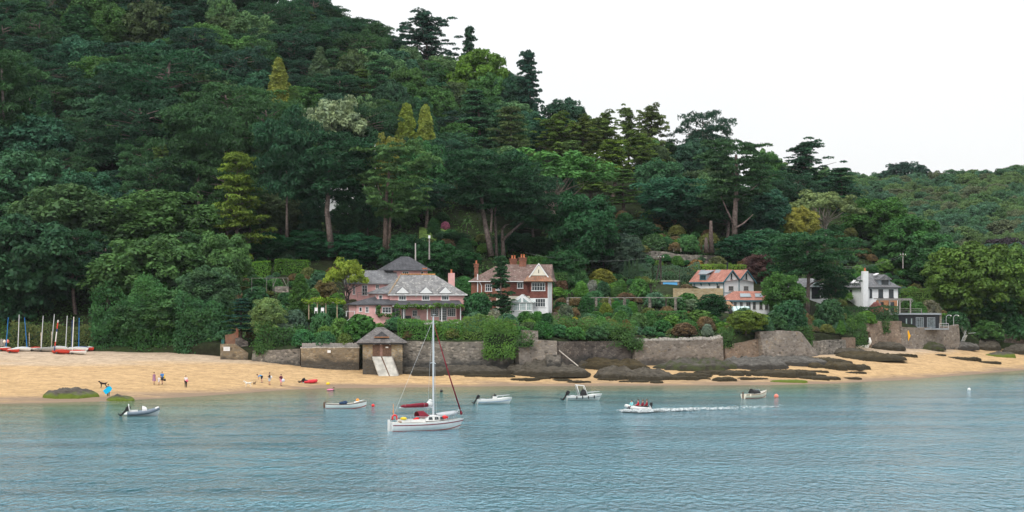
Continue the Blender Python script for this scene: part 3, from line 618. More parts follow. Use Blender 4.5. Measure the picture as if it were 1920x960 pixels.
trunks_for('pine on a slim straight trunk rising from the dark laurels', [([(538, 445), (538, 400), (537, 320)], .5)])
trunks_for('dark pine in front of the half-hidden house', [([(1514, 594), (1515, 560), (1516, 520), (1514, 470)], .72)], [([(1516, 535), (1528, 528), (1545, 523)], .3), ([(1516, 520), (1535, 505), (1550, 500)], .25), ([(1515, 495), (1500, 488), (1490, 482)], .25)])
trunks_for('pine with a bare grey trunk at the edge of the wood', [([(8, 260), (6, 200), (4, 150), (3, 105)], .6)], [([(7, 210), (22, 200), (38, 197)], .2), ([(7, 225), (20, 215), (24, 205)], .2)], (1.2, 1.15, 1.15))

# ------------------------------------------------------------------ the rest of the wood, tree by tree
LAND = [(522, 160, 'the golden conifer'), (780, 245, 'the golden cypress pair'), (626, 225, 'the pale blossoming tree'), (797, 80, 'the spreading skyline cypress'), (900, 125, 'the bright ridge crown'),
        (990, 160, 'the tall skyline column'), (1060, 205, 'the rounded skyline oak'), (1198, 235, 'the see-through cypress row'), (1322, 245, 'the pyramid pine'), (1378, 350, 'the bare-trunked giant'),
        (1512, 300, 'the flat-topped cypress'), (1545, 390, 'the pale eucalyptus'), (1500, 415, 'the yellow-leaved tree'), (1818, 500, 'the bright cove trees'), (448, 360, 'the yellow-tipped cedar'),
        (616, 350, 'the leaning pine'), (735, 350, 'the twin-trunked pine'), (905, 320, 'the umbrella pine'), (1040, 320, 'the wide eucalyptus'), (1096, 410, 'the dome-shaped tree'),
        (300, 400, 'the round-topped tree'), (120, 400, 'the brown-tinged tree'), (340, 190, 'the great dark pine'), (60, 250, 'the blue-green tree'), (145, 60, 'the tall pointed conifer'),
        (1695, 318, 'the dark far-hill oak'), (1830, 322, 'the brown far-hill clearing'), (1740, 400, 'the grey far-hill crown'), (1268, 390, 'the terrace bench'), (1375, 520, 'the red-roofed house'),
        (400, 60, 'the high pine thicket'), (280, 20, 'the pale crown at the top edge'), (640, 10, 'the summit trees'), (1900, 400, 'the purple far-hill tree')]
def place_label(px, py, noun, used={}):
    ds = sorted(((px - a) ** 2 + ((py - b) * 1.3) ** 2, a, b, n) for a, b, n in LAND); _, ax, ay, an = ds[0]; best = None
    for _, bx, by, bn in ds[1:9]:
        u = Vector((ax - px, ay - py)); v = Vector((bx - px, by - py))
        if u.length > 4 and v.length > 4 and u.normalized().dot(v.normalized()) < -.45: best = bn; break
    s = f'{noun} between {an} and {best}' if best else (f'{noun} uphill of {an}' if py < ay - 12 else f'{noun} downhill of {an}' if py > ay + 12 else f'{noun} next to {an}')
    return s if len(s.split()) < 16 else s.replace(' the ', ' ')
SKY_PX = [0, 560, 600, 660, 700, 745, 800, 860, 935, 960, 1010, 1040, 1110, 1150, 1250, 1290, 1340, 1400, 1450, 1560, 1600, 1650, 1700, 1760, 1800]
SKY_PY = [-60, -40, 2, 26, 44, 80, 100, 104, 140, 160, 214, 214, 222, 240, 268, 268, 268, 296, 300, 312, 335, 372, 405, 450, 470]
WOOD_PX = [-140, 0, 300, 450, 520, 640, 760, 900, 1000, 1110, 1190, 1250, 1400, 1530, 1600, 1700, 1800, 2050]
WOOD_Y = [350, 352, 350, 362, 384, 390, 392, 394, 394, 388, 404, 412, 408, 418, 424, 428, 426, 430]
class Grid:
    def __init__(s): s.q = [(t[3], t[4], t[5]) for t in TREES]
    def ok(s, x, y, r, hs):
        return all((x - a) ** 2 + (y - b) ** 2 > (hs + .55 * c) ** 2 if i < NH else (x - a) ** 2 + (y - b) ** 2 > (r + .5 * c) ** 2 for i, (a, b, c) in enumerate(s.q))
VIEW = [(t[0], t[1], HAND[i][2], t[4], HAND[i][3] / 2) for i, t in enumerate(TREES)]
def hides(px, Y, z, h, rad):
    k = Y / FOC; yt = HOR - (z + h - CAM_H) / k; rp = rad / k
    return any(Y < hy and abs(px - a) < (hw + rp) * .8 and yt < (ht + hc) / 2 + (hc - ht) * .25 for a, hc, ht, hy, hw in VIEW)
NH = len(TREES); gr = Grid(); cand = []
for _ in range(9000):
    Y = random.uniform(345, 545); px = random.uniform(-140, 1800); w0 = float(np.interp(px, WOOD_PX, WOOD_Y))
    if Y < w0 or px > 1560 and Y > 470: continue
    z = G(px, Y); k = Y / FOC; sky = float(np.interp(px, SKY_PX, SKY_PY)); hmax = CAM_H - (sky + random.uniform(0, 14) - HOR) * k - z
    if hmax < 4.5 or z - CAM_H > 92: continue
    h = min(hmax, random.uniform(9, 16.5)); rad = random.uniform(3.7, 6.2) * (.62 + .38 * h / 15)
    if not gr.ok(X(px, Y), Y, rad * .5, rad * .34) or hides(px, Y, z, h, rad): continue
    gr.q.append((X(px, Y), Y, rad)); cand.append((px, Y, z, h, rad))
    if len(cand) > 470: break
# only those the view can show: paint crowns front to back on a coarse picture and keep what is left visible
def kept(cand, extra, minpix):
    B = np.zeros((240, 480), bool); keep = []
    jj, ii = np.meshgrid(np.arange(480), np.arange(240)); al = [(c, True) for c in cand] + [(c, False) for c in extra]; al.sort(key=lambda q: q[0][1])
    for c, fill in al:
        px, Y, z, h, rad = c; k = Y / FOC; yt = HOR - (z + h - CAM_H) / k; yb = HOR - (z + h * .2 - CAM_H) / k
        e = ((jj - px / 4) / (rad / k / 4 + .01)) ** 2 + ((ii - (yt + yb) / 8) / ((yb - yt) / 8 + .01)) ** 2
        if fill and int(((e < 1) & ~B).sum()) >= minpix: keep.append(c)
        if not fill or c in keep[-1:]: B |= e < .62
    return keep
ext = []
for t in TREES: ext.append((t[0], t[4], G(t[0], t[4]), 2 * max(2, (HOR - t[1]) * t[4] / FOC + CAM_H - G(t[0], t[4])) * .9, t[5]))
cand = kept(cand, ext, 14)
FILL = []
def set_apart(lst):
    by = {}
    for hh, o in lst: by.setdefault(o['label'], []).append((hh, o))
    for l, q in by.items():
        if len(q) > 1:
            q.sort(key=lambda v: -v[0]); w = ['taller', 'shorter'] if len(q) == 2 else ['tallest'] + [x + '-tallest' for x in ('second', 'third', 'fourth', 'fifth', 'sixth', 'seventh', 'eighth', 'ninth', 'tenth')][:len(q) - 2] + ['shortest']
            for (hh, o), a in zip(q, w): o['label'] = a + ' ' + (l if len(l.split()) < 16 else l.replace(' the ', ' '))
GRPS = 'trees filling the wooded hillside'
for px, Y, z, h, rad in cand:
    k = Y / FOC; yt = HOR - (z + h - CAM_H) / k; u = random.random(); left = px < 700; high = z > 45
    if u < (.5 if left else .2): kind, c, cn = random.choice([('pine', PINE, 'dark pine'), ('pine', PINE2, 'mid green pine'), ('pine', (.03, .08, .05), 'blue-green pine')])
    elif u < (.62 if left else .42): kind, c, cn = random.choice([('cedar', (.045, .11, .05), 'dark layered cedar'), ('cedar', (.085, .14, .04), 'olive layered cedar'), ('cone', (.045, .12, .055), 'pointed green conifer')])
    else: kind, c, cn = random.choice([('broad', OAK, 'green broadleaf tree'), ('broad', OAKD, 'dark broadleaf tree'), ('broad', BLUE, 'blue-green broadleaf tree'), ('broad', MID, 'fresh green broadleaf tree'), ('airy', (.1, .18, .08), 'pale green loose tree'), ('broad', (.075, .11, .05), 'brownish broadleaf tree')])
    wf = {'cedar': .85, 'cone': .55}.get(kind, 1)
    hb = h if kind != 'broad' else h * .92
    yt = HOR - (z + hb - CAM_H) / k
    FILL.append((h, plant(kind, px, yt, 2 * rad * wf / k * 1.08, Y, c, place_label(px, yt + h * .3 / k, cn), GRPS)))

set_apart(FILL)
# far hill across the valley: every tree one object
FARM = {}
def far_tree(px, Y, h, w, col, label, group, kind='broad'):
    key = (kind, random.randrange(len(PROTO[kind]))); cr_, tr_, pw, ph = PROTO[kind][key[1]]
    o = link('woodland_tree', cr_); o.location = onG(px, Y, -.12 * h); s = w / pw; o.scale = (s, s, h * 1.1 / ph); o.rotation_euler = (0, 0, random.uniform(0, 6.28)); o.color = (*col, 1)
    tag(o, label, 'tree', group); return o
fc = []; gq = []; FAR = []
for _ in range(14000):
    Y = random.uniform(500, 925); px = random.uniform(1520, 2020)
    if Y < 560 and px < 1700: continue
    x = X(px, Y); rad = random.uniform(3.6, 7.6)
    if any((x - a) ** 2 + (Y - b) ** 2 < (.72 * (rad + c)) ** 2 for a, b, c in gq): continue
    gq.append((x, Y, rad)); fc.append((px, Y, G(px, Y), random.uniform(6.5, 11.5), rad))
near = [(t[0], t[4], G(t[0], t[4]), 2 * max(2, (HOR - t[1]) * t[4] / FOC + CAM_H - G(t[0], t[4])) * .9, t[5]) for t in TREES if t[0] > 1450]
fc = kept(fc, near, 6)
random.shuffle(fc)
for px, Y, z, h, rad in fc[:270]:
    c, cn = random.choice([((0.090, 0.169, 0.068), 'green tree'), ((0.066, 0.143, 0.074), 'dark tree'), ((0.072, 0.156, 0.095), 'blue-green tree'), ((0.120, 0.189, 0.074), 'light green tree'), ((0.120, 0.143, 0.081), 'brownish tree')])
    FAR.append((h + Y * 1e-4, far_tree(px, Y, h, 2 * rad, c, place_label(px, HOR - (z + h * .6 - CAM_H) * FOC / Y, 'far-hill ' + cn), 'trees of the far hill wood')))
set_apart(FAR)
far_tree(1695, 915, 15, 22, (.03, .075, .055), 'dark rounded oak on the far hill skyline', None)
far_tree(1885, 600, 10, 14, (.06, .045, .06), 'dark purple-leaved tree low on the far hill', None)
far_tree(1745, 640, 14, 20, (.08, .14, .09), 'grey-green flat crown in front of the far hill', None)
# ------------------------------------------------------------------ walls, rocks, hedges and garden
def stone_mat(name, cols, sc=(1.7, 1.7, 3.1), mortar=(.3, .27, .23), wet=None, bump=.9, lich=None):
    m, t, b = nodes(name); tcn = nd(t, 'ShaderNodeNewGeometry'); pos = tcn.outputs['Position']
    wob = nd(t, 'ShaderNodeTexNoise'); wob.inputs['Scale'].default_value = 1.5; t.links.new(pos, wob.inputs['Vector'])
    va = nd(t, 'ShaderNodeVectorMath', operation='SCALE'); va.inputs['Scale'].default_value = .22; t.links.new(wob.outputs['Color'], va.inputs[0])
    vb = nd(t, 'ShaderNodeVectorMath', operation='ADD'); t.links.new(pos, vb.inputs[0]); t.links.new(va.outputs[0], vb.inputs[1])
    mp = mapping(t, vb.outputs[0], sc)
    v = nd(t, 'ShaderNodeTexVoronoi'); t.links.new(mp, v.inputs['Vector']); v.inputs['Scale'].default_value = 1
    e = nd(t, 'ShaderNodeTexVoronoi', feature='DISTANCE_TO_EDGE'); t.links.new(mp, e.inputs['Vector']); e.inputs['Scale'].default_value = 1
    sp = nd(t, 'ShaderNodeSeparateColor'); t.links.new(v.outputs['Color'], sp.inputs[0])
    c = ramp(t, sp.outputs[0], [(i / (len(cols) - 1), q) for i, q in enumerate(cols)])
    n = noise(t, pos, .5, 5, .6); c = mixc(t, 1.0, c, ramp(t, n, [(.3, (.62, .62, .64)), (.7, (1.25, 1.22, 1.15))]), 'MULTIPLY')
    c = mixc(t, ramp(t, e.outputs['Distance'], [(.03, (1, 1, 1)), (.13, (0, 0, 0))]), c, mortar)
    if lich: c = mixc(t, ramp(t, noise(t, pos, .9, 5, .65), [(.58, (0, 0, 0)), (.72, (.8, .8, .8))]), c, lich)
    if wet is not None:                            # black tide stain on the foot of the wall
        sx = nd(t, 'ShaderNodeSeparateXYZ'); t.links.new(pos, sx.inputs[0]); zz = mathn(t, 'ADD', sx.outputs[2], mathn(t, 'MULTIPLY', mathn(t, 'SUBTRACT', noise(t, pos, .7, 4), .5), 2.6))
        c = mixc(t, ramp(t, mathn(t, 'DIVIDE', zz, 10.0, True), [((wet - .5) / 10, (.82, .82, .82)), ((wet + .5) / 10, (0, 0, 0))]), c, (.045, .045, .043))
    t.links.new(c, b.inputs['Base Color']); b.inputs['Roughness'].default_value = .92; b.inputs['Specular IOR Level'].default_value = .12
    t.links.new(bumpn(t, e.outputs['Distance'], bump, .12), b.inputs['Normal']); return m
ST_GREY = stone_mat('grey_stone', [(.075, .07, .065), (.19, .175, .155), (.33, .3, .265), (.13, .115, .1)], mortar=(.17, .155, .135), wet=3.1)
ST_TAN = stone_mat('tan_stone', [(.13, .1, .07), (.3, .23, .145), (.22, .17, .115), (.36, .3, .22)], mortar=(.2, .165, .12), wet=3.6)
ST_PINK = stone_mat('pinkish_stone', [(.115, .1, .088), (.26, .228, .195), (.185, .16, .14), (.34, .31, .28)], mortar=(.2, .175, .152), lich=(.27, .19, .11), wet=3.0)
ST_BROWN = stone_mat('brown_stone', [(.14, .105, .08), (.27, .2, .15), (.21, .155, .12), (.34, .27, .21)], mortar=(.22, .175, .14))
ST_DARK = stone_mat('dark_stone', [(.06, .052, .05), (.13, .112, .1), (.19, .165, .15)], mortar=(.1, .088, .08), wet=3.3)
ST_GOLD = stone_mat('golden_stone', [(.3, .23, .13), (.42, .33, .2), (.36, .28, .17), (.5, .41, .27)], mortar=(.36, .3, .2))
CAP = mat('coping_stone', (.45, .42, .38), .9, var=.3, scale=3)

def wall(label, pts, m, thick=.8, batter=0.0, rough=.06, cat='stone wall', name='stone_wall', coping=0, deep=.8, zbase=None):
    """pts: (px, Y, photo row of the top). A solid run of masonry, its face a little uneven"""
    W3 = [P(a, c, b) for a, b, c in pts]; org = W3[0].copy(); org.z = 0
    run = [0.0]
    for i in range(1, len(W3)): run.append(run[-1] + (Vector((W3[i].x - W3[i - 1].x, W3[i].y - W3[i - 1].y))).length)
    n = max(2, int(run[-1] / .8)); rings = []; tops = []
    for i in range(n + 1):
        s = run[-1] * i / n; k = max(j for j in range(len(run)) if run[j] <= s + 1e-6); k = min(k, len(run) - 2); t = (s - run[k]) / max(1e-6, run[k + 1] - run[k])
        p = W3[k].lerp(W3[k + 1], t); d = (W3[k + 1] - W3[k]); d.z = 0; d.normalize(); nrm = Vector((d.y, -d.x, 0))
        if nrm.y > 0: nrm = -nrm
        pxx = 960 + p.x * FOC / p.y; zb = (min(G(pxx, p.y), G(pxx, p.y - 2)) - deep) if zbase is None else zbase; top = p.z + float(fbm(s * .8, org.x, 1, 2)) * .12
        ring = []
        for q in range(7):
            h = q / 6; o = batter * (1 - h) + rough * float(fbm(s * .7, h * 4, org.x * .1, 3)) * 2
            v = p + nrm * (o + thick * .5); v.z = zb + (top - zb) * h; ring.append(v - org)
        for hh in (1, 0):
            v = p - nrm * thick * .5; v.z = zb + (top - zb) * hh; ring.append(v - org)
        rings.append(ring); tops.append((p - org, nrm, top, d))
    r = empty(name, org, 0, label, cat) if coping else None
    mb = MB().loft(rings, closed=True, caps=True); o = mb.build('masonry' if coping else name, m, r)
    if not coping: o.location = org; tag(o, label, cat); return o
    c2 = MB(); s = 0
    while s < n:                                   # upright coping stones
        k = min(n - 1, int(s)); t = s - k; a, b = tops[k], tops[k + 1]; q = a[0].lerp(b[0], t); zt = a[2] + (b[2] - a[2]) * t; hh = random.uniform(.16, .42) * coping
        ang = math.atan2(a[3].y, a[3].x)
        c2.box((q.x, q.y, zt + hh / 2 - .03), (random.uniform(.22, .34), thick * random.uniform(.75, .95), hh), (random.uniform(-.08, .08), random.uniform(-.1, .1), ang)); s += .42
    tag(c2.build('coping', CAP, r), kind='stuff'); return r
bY = lambda px, d=0: float(backY(px)) + d
wall('low grey sea wall under the ivy between the stone steps and the fence', [(476, bY(476, -.1), 657), (520, bY(520, -.1), 656), (566, bY(566, -.3), 653)], ST_GREY, batter=.25)
wall('brown sea wall with a white notice, topped by a wooden fence', [(566, bY(566, -1.6), 653), (620, bY(620, -1.5), 652), (674, bY(674, -1.3), 652)], ST_TAN, batter=.15, coping=.5)
wall('tall grey sea wall under the long hedge beside the boathouse', [(750, bY(750, -.4), 640), (800, bY(800, -.5), 640), (870, bY(870, -.5), 641), (962, bY(962, -.5), 640)], ST_GREY, batter=.35, rough=.1)
wall('pinkish stone buttress at the end of the long hedge', [(968, bY(968, -1.4), 638), (1000, bY(1000, -1.5), 637), (1044, bY(1044, -5.5), 639)], ST_PINK, thick=1.6, batter=1.3)
wall('small square stone block standing above the buttress', [(979, bY(979, 1.8), 619), (1006, bY(1006, 1.4), 620)], ST_PINK, thick=1.4)
wall('short low stone wall with grass on top below the buttress', [(1024, bY(1030, -8), 664), (1049, bY(1049, -9), 666)], ST_GREY, thick=1.0)
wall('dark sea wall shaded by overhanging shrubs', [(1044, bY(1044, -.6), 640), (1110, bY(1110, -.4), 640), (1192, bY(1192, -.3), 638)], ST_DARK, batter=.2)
wall('grey sea wall with jagged upright coping stones', [(1188, bY(1188, -1.6), 639), (1260, bY(1260, -1.6), 638), (1335, bY(1335, -1.5), 636), (1353, bY(1353, -1.5), 633)], ST_PINK, batter=.3, coping=1.2)
wall('brown retaining terrace above the jagged coping', [(1186, bY(1186, 4), 629), (1260, bY(1260, 4), 628), (1324, bY(1324, 4), 628)], ST_BROWN, thick=.5)
wall('sloping wall of the path climbing beside the olive bush', [(1343, bY(1343, 1), 634), (1356, bY(1356, 6), 620), (1370, bY(1370, 12), 604)], ST_BROWN, thick=.6)
wall('recessed brown wall below the olive bush', [(1356, bY(1356, -.6), 650), (1400, bY(1400, -.6), 640), (1442, bY(1442, -.8), 628)], ST_BROWN, batter=.3)
wall('battered grey wall with orange lichen, taller bastion', [(1420, bY(1420, -1.0), 622), (1462, bY(1462, -1.8), 620), (1496, bY(1496, -2.2), 621), (1510, bY(1510, -1.5), 640), (1522, bY(1522, -1), 656)], ST_PINK, thick=1.2, batter=1.5, rough=.1)
wall('low grey wall under the ivy slope beside the bastion', [(1520, bY(1520, -1.2), 640), (1550, bY(1550, -1.2), 638), (1582, bY(1582, -1.2), 637)], ST_GREY, batter=.3)
wall('small pinkish wall end beside the white beached boat', [(1582, bY(1582, -.3), 632), (1600, bY(1600, -.2), 633)], ST_BROWN)
wall('tall rough brown wall beneath the bushes and white house', [(1588, bY(1600, 9), 606), (1620, bY(1625, 1), 604), (1650, bY(1650, -.8), 602), (1686, bY(1686, -.8), 602)], ST_BROWN, thick=1.2, batter=.6, rough=.14)
wall('pinkish wall with a yellow diamond under the dark studio', [(1684, bY(1684, -1.2), 613), (1740, bY(1740, -1.2), 614), (1778, bY(1778, -1.6), 612), (1793, bY(1793, -1.6), 609)], ST_PINK, thick=1.2, batter=.4)
wall('high ruined terrace wall below the wooden bench', [(1196, 394, 476), (1215, 394, 470), (1250, 394, 472), (1270, 394.4, 477), (1310, 395, 478), (1344, 395, 480)], ST_GREY, thick=.8, zbase=15.5)
wall('golden stone wall in front of the blue garage', [(1262, 366, 540), (1300, 366, 541), (1356, 366, 541)], ST_GOLD, thick=.6, zbase=11)
wall('dry stone wall at the far edge of the cove', [(1880, bY(1880, 1.5), 627), (1990, bY(1990, 2), 628)], ST_DARK, thick=.8)
wall('low grey retaining wall in the terraced garden above the pergola', [(515, 341, 537), (541, 341, 537)], ST_GREY, thick=.4, zbase=CAM_H - (548 - HOR) * 341 / FOC)

# rocks and seaweed
def rock_mat(name, a, b_, low, green=None):
    m, t, b = nodes(name); tcn = nd(t, 'ShaderNodeTexCoord'); g = nd(t, 'ShaderNodeNewGeometry'); pos = g.outputs['Position']
    n = noise(t, mapping(t, pos, (.7, .7, 2.4), rot=(0, R(25), 0)), 1.6, 6, .65); c = ramp(t, n, [(.3, a), (.66, b_)])
    sx = nd(t, 'ShaderNodeSeparateXYZ'); t.links.new(tcn.outputs['Object'], sx.inputs[0]); hz = mathn(t, 'ADD', sx.outputs[2], mathn(t, 'MULTIPLY', mathn(t, 'SUBTRACT', noise(t, pos, 1.1, 4), .5), .9))
    c = mixc(t, ramp(t, hz, [(.28, (1, 1, 1)), (.62, (0, 0, 0))]), c, low)
    if green: c = mixc(t, ramp(t, noise(t, pos, .8, 4, .6), [(.42, (0, 0, 0)), (.6, (.9, .9, .9))]), c, green)
    t.links.new(c, b.inputs['Base Color']); b.inputs['Roughness'].default_value = .85; b.inputs['Specular IOR Level'].default_value = .2
    t.links.new(bumpn(t, n, 1.0, .25), b.inputs['Normal']); return m
RK = rock_mat('shore_rock', (.032, .028, .021), (.115, .1, .078), (.036, .03, .019)); RKW = rock_mat('weed_rock', (.036, .028, .014), (.082, .064, .034), (.034, .027, .014))
RKG = rock_mat('green_rock', (.05, .045, .04), (.13, .115, .095), (.11, .15, .02)); RKP = rock_mat('pale_rock', (.045, .042, .037), (.16, .15, .135), (.04, .036, .03)); RKV = rock_mat('grassy_rock', (.035, .032, .027), (.11, .1, .085), (.035, .031, .022), (.05, .06, .022))
def rock(px, py, w, h, label, m=RK, depth=None, seed=0, name='rock', cat='rock', lift=0, Y=None, slant=0.0):
    Y = Y or beachY(px, py); k = Y / FOC; c = onG(px, Y, 0); wx = w * k / 2; dy = (depth or max(.8, w * k * .28)); hz = max(.06, h * k * (.74 if h > 16 else .85))
    c.y += dy * .8; pxx = 960 + c.x * FOC / c.y; c.z = G(pxx, c.y) if c.y < backY(pxx) else G(pxx, bY(pxx, -.3))
    flat = name == 'seaweed_patch'; nx, ny = (96, 22) if flat else (84, 34); gx, gy = np.meshgrid(np.linspace(-1.25, 1.25, nx), np.linspace(-1.25, 1.25, ny)); sx_ = max(1.0, wx / 1.6)
    r2 = gx ** 2 + gy ** 2; e = 1 - r2 + (1.25 if flat else .5) * fbm(gx * sx_ * (.9 if flat else .6) + seed * 5.1, gy * 1.7 + seed, seed, 4); env = np.clip(e - (.12 if flat else 0), 0, 1)
    st = gx * sx_ * .55 + gy * 1.4; rg = 1 - np.abs(vnoise(st * 1.7 + seed, gy * 3.5 - gx * sx_ * .3, seed)) * 1.5; hi = fbm(gx * sx_ * 2.3, gy * 5, seed + 3, 3)
    zz = hz * (env ** (.5 if not flat else .35) * (1 + slant * gx) * (.62 + .42 * rg) + .3 * hi * np.minimum(1, env * 2)); zz = np.where(env > 0, np.maximum(zz, .02), -.3)
    v = np.stack([gx * wx, gy * dy, zz], -1).reshape(-1, 3); f = grid_faces(ny, nx); f = f[(env.ravel()[f] > 0).sum(1) >= 1]
    used = np.unique(f); rm = np.full(len(v), -1); rm[used] = np.arange(len(used)); v = v[used]; f = rm[f]
    o = link(name, npmesh(name, v, f, m)); o.location = c; o.location.z += lift; return tag(o, label, cat)
for i, (px, py, w, h, lab, m, dp, sl_) in enumerate([
 (122, 747, 104, 23, 'low domed rock with a green weedy foot at the water edge', RKG, 3.2, .0), (224, 753, 56, 13, 'small mossy rock beside the boy with the blue board', RKG, 1.6, -.2),
 (1030, 707, 168, 34, 'long tilted rock ledge running down from the buttress', RK, 5, -.5), (868, 704, 170, 22, 'dark rock shelf along the foot of the tall sea wall', RK, 3.2, .1), (776, 702, 70, 14, 'low black rock beside the slipway', RK, 2, 0),
 (1090, 691, 62, 19, 'rounded rock below the dark sea wall', RK, 3, .0), (1150, 711, 78, 28, 'large humped boulder on the sand, the higher of two', RK, 4, .2), (1222, 714, 96, 25, 'broad weed-skirted boulder beside the humped one', RK, 4, -.3),
 (1150, 693, 150, 26, 'black rock base under the dark sea wall', RKW, 2.5, 0), (1310, 694, 160, 25, 'grey outcrop with grass tufts below the jagged coping', RKV, 4, .1), (1418, 692, 140, 27, 'pale grey rock slabs below the recessed wall', RKP, 4, .1),
 (1500, 686, 120, 22, 'grey slab apron below the lichen bastion', RKP, 3.5, -.1), (1370, 668, 60, 14, 'small grass-topped outcrop at the end of the jagged wall', RKV, 2, 0),
 (1296, 708, 96, 7, 'dark weed bed between boulder and outcrop', RKW, 3, 0), (1265, 713, 120, 9, 'black weed spread in front of the broad boulder', RKW, 2.5, -.2), (1375, 704, 120, 8, 'long brown weed bed below the pale slabs', RKW, 3, 0),
 (1362, 716, 44, 9, 'small isolated black weed clump on open sand', RKW, 1.5, 0), (1232, 719, 24, 5, 'tiny weed lump on the sand by the broad boulder', RKW, 1, 0), (1146, 713, 46, 4, 'thin weed strip below the humped boulder', RKW, 1, 0), (1052, 715, 40, 4, 'thin weed strip below the tilted ledge', RKW, 1, 0),
 (1018, 711, 30, 5, 'short weed strip at the foot of the tilted ledge', RKW, 1, 0), (905, 707, 120, 5, 'straggling weed line below the rock shelf', RKW, 1.2, 0),
 (1470, 706, 150, 10, 'wide brown weed bed below the lichen bastion', RKW, 4, .1), (1580, 694, 120, 13, 'tapering dark weed bed reaching out over open sand', RKW, 4, -.4), (1545, 681, 110, 10, 'grey weedy ridge below the low ivy wall', RKW, 3, -.2),
 (1538, 712, 80, 6, 'slim black weed bed close to the water', RKW, 2, -.2), (1480, 717, 70, 4, 'greenish weed smear at the waterline', RKG, 1.5, 0), (1604, 700, 40, 3, 'short weed scrap below the tapering bed', RKW, 1, 0),
 (1640, 677, 130, 17, 'long dark rock reef below the brown wall', RKW, 5, -.3), (1600, 668, 70, 18, 'rocks around the white beached boat', RK, 3, 0), (1660, 656, 80, 17, 'rock foot of the brown wall', RK, 2.5, 0), (1745, 656, 66, 16, 'shaggy rocks below the yellow diamond wall', RKV, 2.5, 0),
 (1800, 656, 80, 20, 'slanting slate rocks at the foot of the cliff stairs', RKP, 3, .2), (1846, 656, 74, 26, 'slanting slate rocks under the cove trees', RK, 3, .1), (1915, 664, 60, 20, 'dark rocks at the mouth of the shaded cove', RK, 4, .3),
 (1762, 667, 24, 3, 'small flat weed patch on the cove sand', RKW, 1, 0), (1806, 675, 68, 6, 'long flat weed patch on the cove sand', RKW, 1.5, 0), (1878, 670, 58, 11, 'low mossy rock on the cove sand', RKG, 2.2, .2)]):
    flat = m is RKW and h < 14 or 'smear' in lab
    rock(px, py, w, h, lab, m, dp, i + 1, 'seaweed_patch' if flat and 'ridge' not in lab else 'rock', 'seaweed' if flat and 'ridge' not in lab else 'rock', slant=sl_)
for i, (px, py, w, h, lab) in enumerate([(800, 706, 60, 4, 'thin weed line by the slipway foot'), (985, 713, 60, 4, 'broken weed line under the long tilted ledge'), (1085, 718, 44, 4, 'thin weed line near the water below the ledge'), (1190, 717, 50, 4, 'thin weed line under the two boulders'), (1330, 700, 70, 5, 'ragged weed mat at the foot of the grey outcrop'),
 (1410, 712, 60, 4, 'narrow weed streak on mid beach below the recessed wall'), (1440, 699, 70, 6, 'ragged brown weed mat below the pale slabs'), (1520, 699, 70, 5, 'ragged weed mat between the tapering bed and the bastion'), (1525, 706, 50, 4, 'narrow weed streak beside the slim black bed'), (1600, 711, 36, 3, 'last weed scrap along the open sand'), (1560, 688, 60, 5, 'ragged weed mat below the weedy ridge'), (1690, 669, 70, 6, 'weed fringe off the end of the dark reef'), (1850, 681, 60, 3, 'faint weed line on the cove sand')]):
    rock(px, py, w, h, lab, RKW, 1.1, 90 + i, 'seaweed_patch', 'seaweed')
for i, (px, py, w, h, Y, lab) in enumerate([(1835, 640, 90, 48, 404, 'brown cliff face behind the stairs'), (1900, 640, 80, 52, 411, 'shadowed cliff face under the cove trees'), (1960, 640, 90, 55, 416, 'cliff face at the far end of the cove')]):
    rock(px, py, w, h, lab, RK, 3.5, 70 + i, 'cliff', 'cliff', Y=Y)

